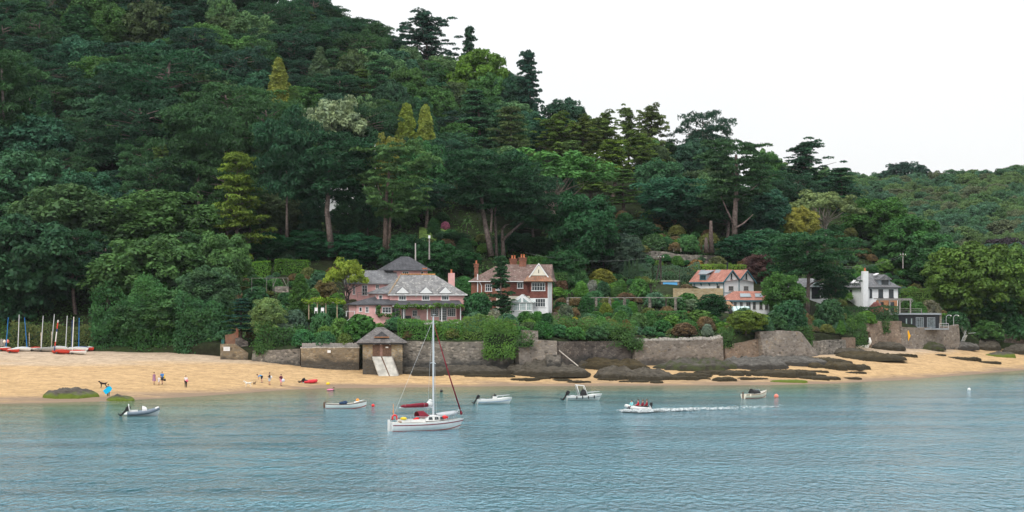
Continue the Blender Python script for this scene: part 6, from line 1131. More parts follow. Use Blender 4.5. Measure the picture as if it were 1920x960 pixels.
def hull(name, L, B, sheer, draft, m, parent, transom=.8, inner=None, deck=None, full=.46, rake=.08, th=.06):
    r = hull_rings(L, B, sheer, draft, transom, full=full, rake=rake); mb = MB().loft(r); mb.add([*r[0]], [tuple(range(len(r[0])))])
    o = mb.build(name, m, parent, True)
    if inner is not None:
        q = hull_rings(L * .97, B, sheer, draft * .3, transom, inset=th, full=full, rake=rake); mi = MB().loft([x[::-1] for x in q]); mi.add([*q[0]], [tuple(range(len(q[0])))[::-1]])
        for a, b in zip(r, q): pass
        mi.loft([[a[0], b[0]] for a, b in zip(r, q)]); mi.loft([[b[-1], a[-1]] for a, b in zip(r, q)]); mi.build('inside', inner, parent, True)
    if deck is not None:
        md = MB(); v = [(a[0][0], a[0][1], a[0][2] - .02) for a in r] + [(a[-1][0], a[-1][1], a[-1][2] - .02) for a in r]; n = len(r); md.add(v, [(i, i + 1, n + i + 1, n + i) for i in range(n - 1)]); md.build('deck', deck, parent)
    return o, r
def stripe(name, rings, frac, w, m, parent, out=.015):
    """a band along both sides of a lofted hull at ring fraction frac"""
    mb = MB()
    for sgn in (0, 1):
        strip = []
        for rg in rings:
            h = len(rg) // 2; side = rg[:h + 1] if sgn == 0 else rg[h:][::-1]; f = frac * h; k = min(h - 1, int(f)); p = Vector(side[k]).lerp(Vector(side[k + 1]), f - k); p.y += math.copysign(out, p.y if abs(p.y) > 1e-4 else (-1 if sgn == 0 else 1))
            strip.append([(p.x, p.y, p.z + w / 2), (p.x, p.y, p.z - w / 2)])
        mb.loft(strip if sgn else [s[::-1] for s in strip])
    return mb.build(name, m, parent)
def outboard(parent, x, y, z, m=RUBB, tilt=.5, s=1.0):
    e = MB(); e.box((0, 0, .42), (.42, .3, .36), (0, 0, 0), taper=.75).box((0, 0, .2), (.3, .24, .2)).box((-.02, 0, -.25), (.16, .1, .75)).box((-.05, 0, -.62), (.5, .08, .1))
    e.box((-.12, 0, -.45), (.36, .26, .03))
    for k in range(3): e.box((-.34, .1 * math.cos(k * 2.09), -.62 + .1 * math.sin(k * 2.09)), (.03, .09, .12), (k * 2.09, 0, 0))
    o = e.build('outboard_motor', m, parent); o.location = (x, y, z); o.rotation_euler = (0, tilt, 0); o.scale = (s, s, s); return o
def buoy(label, px, py, r, m, z=.3, Y=None, name='buoy'):
    Y = Y or yw(py + r * FOC / yw(py) * .6); b = MB().ball((0, 0, 0), (r, r, r * .95), 14, 9).tube([(0, 0, r * .85), (0, 0, r * 1.15)], r * .14, 8); o = b.build(name, m, None, True); o.location = (X(px, Y), Y, r * z); tag(o, label, 'buoy'); return o

# yacht
Y0 = yw(806.5); r = empty('yacht', (X(796, Y0), Y0, 0), R(26), 'white sailing yacht with maroon stripe, boom cover and furled maroon foresail', 'sailing yacht')
sh = lambda t: .82 + .42 * max(0, t - .25) ** 1.6 - .02 * t
o, rg = hull('hull', 7.3, 2.45, sh, .55, GEL, r, .55, deck=GELC, full=.5, rake=.09); stripe('maroon_stripe', rg, .17, .09, MAROON, r); stripe('waterline_stripe', rg, .58, .12, ANTI, r)
cab = MB(); sec = [(-.2, .62, .92, 1.32), (.2, .68, .92, 1.42), (1.2, .66, .95, 1.42), (2.0, .5, 1.0, 1.28), (2.3, .4, 1.02, 1.06)]
cab.loft([[(x, -w, a), (x, -w * .88, b), (x, 0, b + .06), (x, w * .88, b), (x, w, a)] for x, w, a, b in sec], caps=True); cab.build('cabin', GEL, r, False)
for sx in (.15, .8, 1.35):
    for sy in (-1, 1): MB().prism([(sx, sy * .66, 1.05), (sx + .45, sy * .66, 1.05), (sx + .4, sy * .605, 1.32), (sx + .05, sy * .605, 1.32)], (0, sy * .03, 0)).build('cabin_window', GLASS, r)
MB().bb(-2.6, -.3, -.62, .62, .84, .9).build('cockpit_sole', mat('teak', (.3, .19, .1), .8, var=.2), r)
for sy in (-1, 1): MB().bb(-2.7, -.2, sy * .62 - .05, sy * .62 + .05, .84, 1.12).build('coaming', GEL, r)
MB().loft([[(-.15 - .35 * c, .66 * math.cos(a), 1.3 + .62 * math.sin(a) * (1 if c < 2 else .95)) for a in [PI * q / 8 for q in range(9)]] for c in range(3)]).loft([[(.45, .55 * math.cos(a), 1.38 + .05 * math.sin(a)) for a in [PI * q / 8 for q in range(9)]], [(-.15, .66 * math.cos(a), 1.3 + .62 * math.sin(a)) for a in [PI * q / 8 for q in range(9)]]]).build('sprayhood', MAROON, r)
MB().tube([(.95, 0, .9), (.95, 0, 11.2)], [.105, .08], 10).build('mast', ALU, r); MB().tube([(.85, 0, 2.25), (-2.7, 0, 2.3)], .06, 8).build('boom', ALU, r)
sc = MB(); sc.tube([(.35, 0, 2.5), (-.2, 0, 2.5), (-1.2, 0, 2.46), (-2.2, 0, 2.42), (-2.55, 0, 2.4)], [.2, .24, .2, .16, .08], 10); o = sc.build('sail_cover', MAROON, r, True)
for i in range(5): MB().tube([(-.1 - .5 * i, 0, 2.5 - .018 * i), (-.115 - .5 * i, 0, 2.5 - .018 * i)], .243 - .02 * i, 10).build('cover_tie', TENDER, r)
MB().ball((.55, 0, 2.6), (.35, .2, .3), 10, 6).ball((.62, 0, 2.9), (.22, .15, .16), 8, 5).build('bundled_sail', mat('sailcloth', (.75, .75, .73), .8, var=.08), r, True)
MB().tube([(1.02, 0, 10.5), (2.6, 0, 5.6), (3.95, 0, 1.75)], [.035, .07, .085], 8).tube([(3.95, 0, 1.75), (4.02, 0, 1.45)], .13, 8).build('furled_foresail', MAROON, r, True)
for a, b in (((1.0, 0, 11.1), (-3.6, 0, .95)), ((.95, 0, 10.6), (.85, -.62, 6.6)), ((.85, -.62, 6.6), (.8, -1.12, .95)), ((.95, 0, 10.6), (.85, .62, 6.6)), ((.85, .62, 6.6), (.8, 1.12, .95))): MB().tube([a, b], .012, 4).build('stay', STEEL, r)
MB().tube([(.9, -.65, 6.6), (.95, 0, 6.7), (.9, .65, 6.6)], .035, 6).build('spreader', ALU, r); MB().tube([(.95, 0, 11.2), (.95, 0, 11.55)], .015, 4).box((1.05, 0, 11.45), (.3, .02, .05)).build('wind_vane', ALU, r)
pp = MB().tube([(2.9, -.62, 1.15), (2.95, -.6, 1.75), (3.7, -.22, 1.9), (4.05, 0, 1.92), (3.7, .22, 1.9), (2.95, .6, 1.75), (2.9, .62, 1.15)], .022, 6); pp.build('pulpit', STEEL, r)
for x, b in ((-3.2, .72), (-1.9, 1.02), (-.4, 1.18), (1.2, 1.12), (2.2, .88)):
    for sy in (-1, 1): MB().tube([(x, sy * b, .85), (x, sy * b, 1.45)], .018, 5).build('stanchion', STEEL, r)
for sy in (-1, 1): MB().tube([(-3.2, sy * .72, 1.43), (-1.9, sy * 1.02, 1.43), (-.4, sy * 1.18, 1.43), (1.2, sy * 1.12, 1.43), (2.2, sy * .88, 1.43), (2.95, sy * .6, 1.72)], .012, 4).build('guard_wire', STEEL, r)
MB().tube([(-3.35, -.66, .85), (-3.4, -.66, 1.5), (-3.5, 0, 1.55), (-3.4, .66, 1.5), (-3.35, .66, .85)], .022, 6).build('pushpit', STEEL, r)
MB().bb(-3.95, -3.66, -.04, .04, -.4, .95).bb(-3.95, -3.7, -.03, .03, .8, 1.15).build('rudder', GEL, r); MB().tube([(-3.7, 0, 1.1), (-2.6, 0, 1.25)], .03, 6).build('tiller', WOOD, r)
ld = MB()
for sy in (-.5, -.2): ld.tube([(-3.72, sy, .95), (-3.78, sy, -.15)], .018, 5)
for q in range(4): ld.tube([(-3.74, -.5, .05 + .25 * q), (-3.74, -.2, .05 + .25 * q)], .016, 5)
ld.build('boarding_ladder', STEEL, r); MB().tube([(4.05, .0, 1.2), (4.7, -.35, -.05)], .018, 5).build('mooring_line', mat('dark_rope', (.12, .12, .12), .9), r)
wq = lambda rr, p: rr.location + Matrix.Rotation(rr.rotation_euler.z, 3, 'Z') @ Vector(p)
o = MB().tube([(.26 * math.cos(a), 0, .3 * math.sin(a)) for a in [PI * 1.35 * q / 10 - .55 for q in range(11)]], .085, 8).build('lifebuoy', REDB, None, True); o.location = wq(r, (-3.45, -.6, 1.3)); o.rotation_euler = (0, 0, R(26)); tag(o, 'red horseshoe lifebuoy hung on the yacht stern rail', 'lifebuoy')
o = MB().ball((0, 0, 0), (.34, .2, .16), 10, 6).build('lifejacket', YELLOW, None, True); o.location = wq(r, (-2.5, -.6, 1.24)); tag(o, 'yellow lifejacket bundle on the yacht cockpit side', 'lifejacket')
o = MB().box((0, 0, 0), (.6, .35, .25), taper=.8).ball((.1, 0, .12), (.25, .17, .1), 8, 5).build('sail_bag', REDB, None, True); o.location = wq(r, (-1.0, -.25, 1.1)); tag(o, 'red bag lying in the yacht cockpit', 'bag')
o = MB().tube([(0, 0, 0), (0, 0, 1.5)], .02, 6).box((0, 0, .75), (.06, .06, .35)).build('danbuoy', ORANGE); o.location = wq(r, (-3.5, -.35, 1.2)); tag(o, 'slim orange danbuoy pole at the yacht stern', 'marker pole')
o = MB().ball((0, 0, 0), (.26, .2, .2), 10, 6).box((.2, 0, -.03), (.3, .2, .18)).build('fender', REDB, None, True); o.location = wq(r, (1.9, -.62, 1.28)); tag(o, 'red fender stowed on the yacht side deck', 'fender')
tr = empty('tender', wq(r, (2.35, .1, 1.3)), R(26), 'grey upturned rubber tender lashed on the yacht foredeck', 'dinghy')
tu = MB(); tu.tube([(-1.15, -.5, .12), (0, -.56, .2), (.8, -.42, .28), (1.25, 0, .34), (.8, .42, .28), (0, .56, .2), (-1.15, .5, .12)], [.1, .17, .17, .16, .17, .17, .1], 10); tu.build('tube', TENDER, tr, True); MB().loft([[(-1.1, -.45, .22), (-1.1, 0, .34), (-1.1, .45, .22)], [(0, -.5, .33), (0, 0, .48), (0, .5, .33)], [(.8, -.35, .42), (.8, 0, .52), (.8, .35, .42)], [(1.15, -.04, .46), (1.15, 0, .48), (1.15, .04, .46)]]).build('floor', TENDER, tr, True)

# grey rigid inflatable
Y0 = yw(780); r = empty('inflatable_boat', (X(267, Y0), Y0, 0), R(9), 'grey rigid inflatable boat with white console and black outboard', 'inflatable boat')
hull('hull', 3.3, 1.2, lambda t: .3 + .35 * t * t, .2, LGREY, r, .9)
MB().tube([(-1.65, -.68, .3), (-.6, -.72, .33), (.6, -.66, .46), (1.3, -.4, .66), (1.72, 0, .8), (1.3, .4, .66), (.6, .66, .46), (-.6, .72, .33), (-1.65, .68, .3)], [.16, .21, .21, .2, .19, .2, .21, .21, .16], 12).build('tube', RUBG, r, True)
for sy in (-1, 1): MB().tube([(-1.62, sy * .68, .3), (-1.98, sy * .68, .22)], [.17, .05], 10).build('tube_cone', GEL, r, True)
MB().tube([(1.38, -.38, .78), (1.72, 0, .93), (1.38, .38, .78)], .12, 8).build('bow_pad', GEL, r, True); MB().bb(-1.4, -.5, -.4, .4, .32, .66).build('seat', GEL, r); MB().loft([[(.0, -.34, .35), (-.05, -.33, .85), (0, -.2, 1.12), (0, .2, 1.12), (-.05, .33, .85), (.0, .34, .35)], [(.55, -.34, .38), (.48, -.3, .8), (.4, -.18, .98), (.4, .18, .98), (.48, .3, .8), (.55, .34, .38)]], caps=True).build('console', GEL, r, False)
MB().tube([(-.08 + .0 * a, .16 * math.cos(a), .82 + .16 * math.sin(a)) for a in [2 * PI * q / 12 for q in range(13)]], .025, 6).build('steering_wheel', RUBB, r); MB().tube([(-1.35, -.55, .4), (-1.5, -.5, 1.3), (-1.5, .5, 1.3), (-1.35, .55, .4)], .045, 7).build('arch', GEL, r, True)
outboard(r, -1.85, 0, .55, tilt=.75, s=1.2); buoy('small red mooring float under the bow of the grey inflatable', 290, 778, .17, REDB)

# white open launch
Y0 = yw(765.5); r = empty('open_launch', (X(648, Y0), Y0, 0), R(7), 'white open wooden launch with dark rubbing strake and navy cover', 'open boat')
o, rg = hull('hull', 4.75, 1.7, lambda t: .52 + .55 * (t - .35) ** 2 * (1.6 if t > .35 else .7), .3, GEL, r, .6, inner=GELC, rake=.03); stripe('rubbing_strake', rg, .05, .09, VARN, r, .03); stripe('waterline_stripe', rg, .62, .14, ANTI, r)
for x in (-1.0, .3, 1.3): MB().bb(x - .12, x + .12, -.7 + .1 * abs(x), .7 - .1 * abs(x), .4, .45).build('thwart', GELC, r)
MB().loft([[(1.0, -.6, .68), (1.0, 0, .76), (1.0, .6, .68)], [(2.2, -.16, .98), (2.2, 0, 1.0), (2.2, .16, .98)]]).build('foredeck', GEL, r); MB().ball((-.3, -.1, .6), (.5, .35, .22), 10, 6).ball((-.05, .1, .68), (.3, .3, .22), 8, 5).build('engine_cover', NAVY, r, True); MB().bb(-2.62, -2.4, -.03, .03, -.2, .75).build('rudder', WOOD, r); MB().tube([(-2.45, 0, .72), (-1.8, 0, .85)], .025, 5).build('tiller', WOOD, r); MB().tube([(-2.3, .1, .5), (-2.45, .1, 1.15)], .03, 5).build('stern_post', VARN, r)
buoy('orange fender resting on the bow of the white open launch', 670.5, 749, .2, ORANGE, 4.6, Y0 + .5, 'fender')
# white speedboats
def speedboat(px, py, L, label, rz, cover, arch, stripe_col):
    Y0 = yw(py); r = empty('speedboat', (X(px, Y0), Y0, 0), R(rz), label, 'motorboat'); s2 = lambda t: .55 + .28 * t * t
    o, rg = hull('hull', L, 1.75, s2, .22, GEL, r, .86, inner=LGREY, full=.55, rake=.1); stripe('side_stripe', rg, .35, .06, stripe_col, r); MB().loft([[(L * .12, -.74, .62), (L * .12, 0, .72), (L * .12, .74, .62)], [(L * .32, -.5, .73), (L * .32, 0, .8), (L * .32, .5, .73)], [(L * .55, -.05, .85), (L * .55, 0, .86), (L * .55, .05, .85)]]).build('foredeck', GEL, r)
    MB().tube([(L * .1, -.7, .98), (L * .3, -.5, 1.05), (L * .52, 0, 1.12), (L * .3, .5, 1.05), (L * .1, .7, .98)], .025, 6).build('bow_rail', STEEL, r)
    for x, y in ((L * .1, .7), (L * .3, .5)):
        for sy in (-1, 1): MB().tube([(x, sy * y, .65), (x, sy * y, 1.05)], .018, 5).build('rail_post', STEEL, r)
    MB().bb(-L * .4, -L * .26, -.6, .6, .3, .62).build('seat', LGREY, r); outboard(r, -L / 2 - .12, 0, .6, tilt=.55, s=1.15 if arch else 1.0)
    if cover: MB().loft([[(-.35, -.45, .55), (-.3, -.4, 1.0), (-.1, -.3, 1.4), (-.1, .3, 1.4), (-.3, .4, 1.0), (-.35, .45, .55)], [(.6, -.45, .6), (.5, -.38, .95), (.25, -.25, 1.35), (.25, .25, 1.35), (.5, .38, .95), (.6, .45, .6)]], caps=True).build('console_cover', RUBB, r)
    else: MB().bb(-.1, .45, -.3, .3, .4, .95).build('console', GEL, r); MB().prism([(.0, -.3, .95), (.4, -.3, .95), (.15, -.3, 1.3)], (0, .6, 0)).build('windscreen', GLASS, r); MB().tube([(-.15, .2 * math.cos(a), .95 + .2 * math.sin(a)) for a in [2 * PI * q / 12 for q in range(13)]], .03, 6).build('steering_wheel', RUBB, r)
    if arch: MB().tube([(-.5, -.78, .6), (-.9, -.72, 1.95), (-.9, .72, 1.95), (-.5, .78, .6)], .05, 8).tube([(-.9, -.72, 1.95), (.1, -.6, 1.85), (.1, .6, 1.85), (-.9, .72, 1.95)], .04, 6).tube([(.1, -.6, 1.85), (.5, -.72, .7)], .03, 6).tube([(.1, .6, 1.85), (.5, .72, .7)], .03, 6).build('arch', GEL, r, True)
    for i in range(4 if arch else 0): MB().ball((-.9 + .75 * i, -.92 + .05 * i, .4 + .02 * i), (.08, .08, .22), 8, 6).build('fender', RUBB, r, True)
    return r
speedboat(925, 757.5, 3.9, 'white speedboat with blue side stripe and open wheel', 8, False, False, mat('blue_stripe', (.2, .28, .45), .5)); speedboat(1093, 750.5, 4.1, 'white motorboat with tubular arch and black console cover', 6, True, True, mat('dark_stripe', (.1, .12, .16), .5))
# pale cabin launch
Y0 = yw(746.5); r = empty('cabin_launch', (X(1415, Y0), Y0, 0), R(30), 'cream clinker launch with black spray cover moored by a coral buoy', 'open boat')
o, rg = hull('hull', 3.6, 1.6, lambda t: .55 + .65 * (t - .3) ** 2 * (1.5 if t > .3 else .5), .3, CREAM, r, .75, inner=GELC, rake=.04); stripe('rubbing_strake', rg, .08, .1, mat('tan_strake', (.35, .26, .17), .6), r, .03); stripe('waterline_stripe', rg, .62, .1, ANTI, r)
MB().loft([[(-.55 + .55 * c, .62 * math.cos(a), .62 + (.62 - .12 * c) * math.sin(a)) for a in [PI * q / 8 for q in range(9)]] for c in range(3)], caps=True).build('spray_cover', RUBB, r); MB().prism([(.58, -.5, .7), (.62, .5, .7), (.4, .4, 1.12), (.4, -.4, 1.12)], (.03, 0, .02)).build('windscreen', GLASSP, r); MB().bb(-1.95, -1.8, -.05, .05, -.2, .85).build('rudder', WOOD, r); MB().tube([(-1.7, -.5, .6), (-1.78, -.5, .1)], .09, 8).tube([(-1.2, -.74, .55), (-1.2, -.76, .1)], .09, 8).build('fender', CREAM, r, True)
buoy('red buoy beside the white open launch', 699.5, 760.5, .2, REDB, .6); buoy('black buoy behind the yacht mast', 827.5, 733.5, .22, RUBB, .6); buoy('coral pink buoy beside the cream launch', 1455.5, 743, .3, PINKB, .6); buoy('small white buoy alone in the open water', 1817, 730.5, .24, GEL, .6)
o = MB().ball((0, 0, .1), (.3, .24, .22), 10, 6).build('beach_float', YELLOW, None, True); o.location = onB(615, 721, .03); tag(o, 'orange-yellow float lying on the sand beside the red inflatable', 'buoy')
# red inflatable on the sand
q = onB(578, 719); r = empty('inflatable_boat', q + Vector((0, .8, 0)), R(33), 'red inflatable dinghy pulled up on the sand', 'inflatable boat')
MB().tube([(-1.0, -.55, .22), (.2, -.58, .24), (.9, -.42, .3), (1.25, 0, .36), (.9, .42, .3), (.2, .58, .24), (-1.0, .55, .22)], [.14, .22, .22, .21, .22, .22, .14], 12).build('tube', REDP, r, True); MB().box((0, 0, .1), (1.9, .8, .1)).build('floor', LGREY, r); MB().box((-.85, 0, .3), (.08, .85, .35)).build('transom', RUBB, r); MB().box((.2, 0, .32), (.22, .9, .05)).build('thwart', LGREY, r); outboard(r, -1.1, 0, .4, tilt=1.0, s=.9); MB().ball((-.5, -.1, .35), (.35, .3, .2), 8, 5).build('cover', RUBB, r, True)
# white boat on the rocks
q = P(1612, 653, float(bY(1612, -3))); r = empty('beached_dinghy', q, R(-20), 'small pale blue and white dinghy drawn up among the rocks under the brown wall', 'dinghy')
hull('hull', 3.0, 1.3, lambda t: .5 + .15 * t * t, .1, GEL, r, .8, inner=mat('pale_blue_inside', (.3, .45, .55), .6)); MB().bb(-.6, -.4, -.5, .5, .3, .35).build('thwart', GEL, r); o = MB().tube([(1.6, .1, .5), (1.8, .2, 1.2), (1.7, .1, 1.9)], [.22, .3, .15], 8).build('bow_cover', GEL, r, True)

# dinghy park
TROL = mat('dark_trolley', (.06, .055, .05), .8, var=.3); COVW = mat('white_boat_cover', (.7, .71, .72), .75, var=.06); COVG = mat('grey_boat_cover', (.33, .32, .3), .85, var=.12); REDH = mat('red_hull', (.6, .06, .04), .5, var=.08); BLUEC = mat('blue_mast_sleeve', (.02, .16, .42), .6, var=.1); BLUEH = mat('navy_hull', (.02, .06, .2), .5, var=.1)
for px, py, w, hm, cm, mp, mcol, lab in [
 (8, 659, 24, REDH, GELC, (11, 652, 15.5, 595), BLUEC, 'red dinghy with blue mast beside the picture edge brambles'), (24, 662, 22, REDH, GEL, None, None, 'small mastless red dinghy with a white bow tip'), (41, 659, 32, GEL, COVW, (33.5, 652, 36, 590), ALU, 'white covered dinghy with plain silver mast next to the slanted blue mast'), (66, 659, 25, GEL, REDH, (51, 652, 46, 595), BLUEC, 'red and white dinghy with slanted blue mast'),
 (84, 660, 38, COVG, COVG, (77, 651, 81, 592), ALU, 'grey covered dinghy with dull silver mast'), (106, 657, 40, GEL, COVW, (96, 651, 102, 589), ALU, 'white covered dinghy behind the banded mast'), (114, 664, 34, REDH, REDH, (102, 654, 109, 600), None, 'red dinghy with red, white and blue banded mast'), (145, 659, 44, GEL, COVW, (123, 652, 126, 592), ALU, 'long white covered dinghy in the middle of the last cluster'),
 (143, 665, 38, GEL, REDH, (135.5, 653, 138.5, 594), GEL, 'red and white dinghy with bright white mast'), (150, 651, 32, BLUEH, BLUEH, (147.5, 650, 148.5, 596), BLUEC, 'navy dinghy with blue mast by the ivy bank'), (165, 658, 22, REDH, COVW, (134.5, 652, 135.5, 600), BLUEH, 'dinghy with red stern and dark blue mast at the end of the row')]:
    b = onB(px, py); k = b.y / FOC; L = w * k * 1.15; rz = R(random.uniform(-34, -22)); r = empty('sailing_dinghy', b + Vector((0, .5, .22)), rz, lab, 'sailing dinghy', 'dinghies drawn up on the beach')
    hull('hull', L, 1.25, lambda t: .32 + .1 * t * t, .16, hm, r, .8, deck=cm, full=.5, rake=.05); dk = MB(); dk.loft([[(-L * .45, -.45, .34), (-L * .45, 0, .44), (-L * .45, .45, .34)], [(0, -.55, .38), (0, 0, .56), (0, .55, .38)], [(L * .45, -.12, .44), (L * .45, 0, .5), (L * .45, .12, .44)]]).build('cover', cm, r, True)
    MB().tube([(-L * .4, -.35, -.12), (L * .4, 0, -.12)], .04, 5).tube([(-L * .4, .35, -.12), (L * .4, 0, -.12)], .04, 5).tube([(-L * .15, -.6, -.08), (-L * .15, .6, -.08)], .04, 5).build('trolley', TROL, r)
    for sy in (-.62, .62): MB().tube([(-L * .15, sy - .05, -.05), (-L * .15, sy + .05, -.05)], .17, 10).build('wheel', TROL, r)
    if mp:
        x0, y0, x1, y1 = mp; a = P(x0, y0 + 4, b.y + .5) - r.location; c = P(x1, y1, b.y + .5) - r.location; mi = Matrix.Rotation(-rz, 3, 'Z'); a, c = mi @ a, mi @ c
        if mcol: MB().tube([a, c], [.085, .06], 8).build('mast', mcol, r)
        else:
            ms = MB()
            for f0, f1, q in ((0, .16, 0), (.16, .3, 1), (.3, .62, 2), (.62, .72, 0), (.72, .92, 1), (.92, 1, 2)): ms.tube([a.lerp(c, f0), a.lerp(c, f1)], .09, 8, mi=q)
            ms.build('mast', [BLUEH, REDH, GEL], r)
buoy('coral pink ball float by the board fence at the dinghy park', 14.5, 640, .3, PINKB, 1, Y=bY(14, -1)).location.z = P(14.5, 640, bY(14, -1)).z; buoy('cream ball float next to the coral ball float', 8.5, 640.5, .27, CREAM, 1, Y=bY(8, -1)).location.z = P(8.5, 640.5, bY(8, -1)).z
for i, (px, yt, yb) in enumerate([(55, 622, 650), (77, 622, 650), (97, 621, 648)]):
    o = MB().box((0, 0, 0), (.16, .16, 2.2)).build('post', mat('pale_post', (.42, .38, .28), .9, var=.2)); o.location = P(px, (yt + yb) / 2, bY(px, -.3)); o.name = 'wooden_post'; tag(o, 'pale wooden post in the brambles ' + ['beside the slanted blue mast', 'beside the dull silver mast', 'beside the banded mast'][i], 'post', 'posts behind the dinghies')
rr = empty('board_fence', P(-30, 648, bY(0, -.2)), 0, 'grey board fence at the edge of the dinghy park', 'fence')
for i in range(14): MB().box((i * .26, random.uniform(-.02, .02), .5), (.22, .04, 1.2 + random.uniform(-.1, .1))).build('board', TIMB, rr)

# moving rubber boat, its crew comes with the people; foam of its wake
Y0 = yw(771); RB = empty('inflatable_boat', (X(1196, Y0), Y0, .06), R(184), 'pale rubber boat carrying four people and trailing a white wake', 'inflatable boat')
MB().tube([(-1.5, -.58, .24), (0, -.6, .27), (.8, -.48, .38), (1.35, 0, .56), (.8, .48, .38), (0, .6, .27), (-1.5, .58, .24)], [.14, .22, .22, .21, .22, .22, .14], 12).build('tube', mat('pale_hypalon', (.66, .66, .65), .55, var=.06), RB, True); MB().box((-.2, 0, .12), (2.3, .8, .1)).build('floor', LGREY, RB); MB().box((-1.4, 0, .35), (.08, .9, .4)).build('transom', LGREY, RB); outboard(RB, -1.55, 0, .45, tilt=0, s=.8)
def foam(label, spine, n, name='wake_foam', size=.1):
    lv = Leaves(); L = [(P(a, b, yw(b)), w, d) for a, b, w, d in spine]; pts = []
    seg = rng.choice(len(L) - 1, n, p=np.array([L[i][2] for i in range(len(L) - 1)]) / sum(L[i][2] for i in range(len(L) - 1))); t = rng.random(n)
    A = np.array([q[0] for q in L]); Wd = np.array([q[1] for q in L]); p = A[seg] * (1 - t)[:, None] + A[seg + 1] * t[:, None]; w = Wd[seg] * (1 - t) + Wd[seg + 1] * t
    off = rng.normal(size=n) * .5; p[:, 1] += off * w; p[:, 0] += rng.normal(size=n) * .3; keep = fbm(p[:, 0] * 1.1, p[:, 1] * 1.2, 2, 3) > -.22 + .28 * np.clip((p[:, 0] - A[1, 0]) / 12, 0, 1); p = p[keep]; p[:, 2] = .17 + rng.normal(size=len(p)) * .05
    k = len(p); sz = size * rng.uniform(.5, 1.6, k); ca = rng.uniform(0, 6.28, k); dx = np.stack([np.cos(ca), np.sin(ca) * .7, 0 * ca], 1) * sz[:, None]; dy = np.stack([-np.sin(ca), np.cos(ca) * .7, 0 * ca], 1) * sz[:, None] * .6; up = np.array([0, 0, .05])
    v = np.stack([p - dx, p - dy, p + dx, p + dy + up], 1).reshape(-1, 3); o = link(name, npmesh(name, v, np.arange(4 * k).reshape(k, 4), mat('foam_white', (.66, .7, .71), .7))); return tag(o, label, kind='stuff')
foam('white foam wake streaming behind the rubber boat', [(1170, 772.5, .8, 3.2), (1205, 773.5, 1.3, 3.6), (1250, 771, 1.4, 2.2), (1310, 769.5, 1.6, .9), (1390, 767, 2.2, .22), (1470, 764, 2.4, 0)], 16000, size=.075)

# ------------------------------------------------------------------ people and dogs, each grown as one skinned body
def skin(name, V, E, rad, m, parent, root=0, sub=1):
    me = bpy.data.meshes.new(name); me.from_pydata(V, E, []); o = bpy.data.objects.new(name, me); COL.objects.link(o)
    o.modifiers.new('s', 'SKIN'); sv = me.skin_vertices[0].data
    for i, q in enumerate(rad): sv[i].radius = (q, q) if not isinstance(q, tuple) else q; sv[i].use_root = i == root
    s = o.modifiers.new('b', 'SUBSURF'); s.levels = sub; s.render_levels = sub
    dg = bpy.context.evaluated_depsgraph_get(); nm = bpy.data.meshes.new_from_object(o.evaluated_get(dg)); bpy.data.objects.remove(o); bpy.data.meshes.remove(me)
    nm.materials.clear(); nm.materials.append(m); nm.polygons.foreach_set('use_smooth', [True] * len(nm.polygons)); nm.name = name; return link(name, nm, parent)
SKIN = mat('skin', (.5, .28, .2), .6, var=.06); cl = lambda n, c: mat('cloth_' + n, c, .85, var=.12, scale=14)
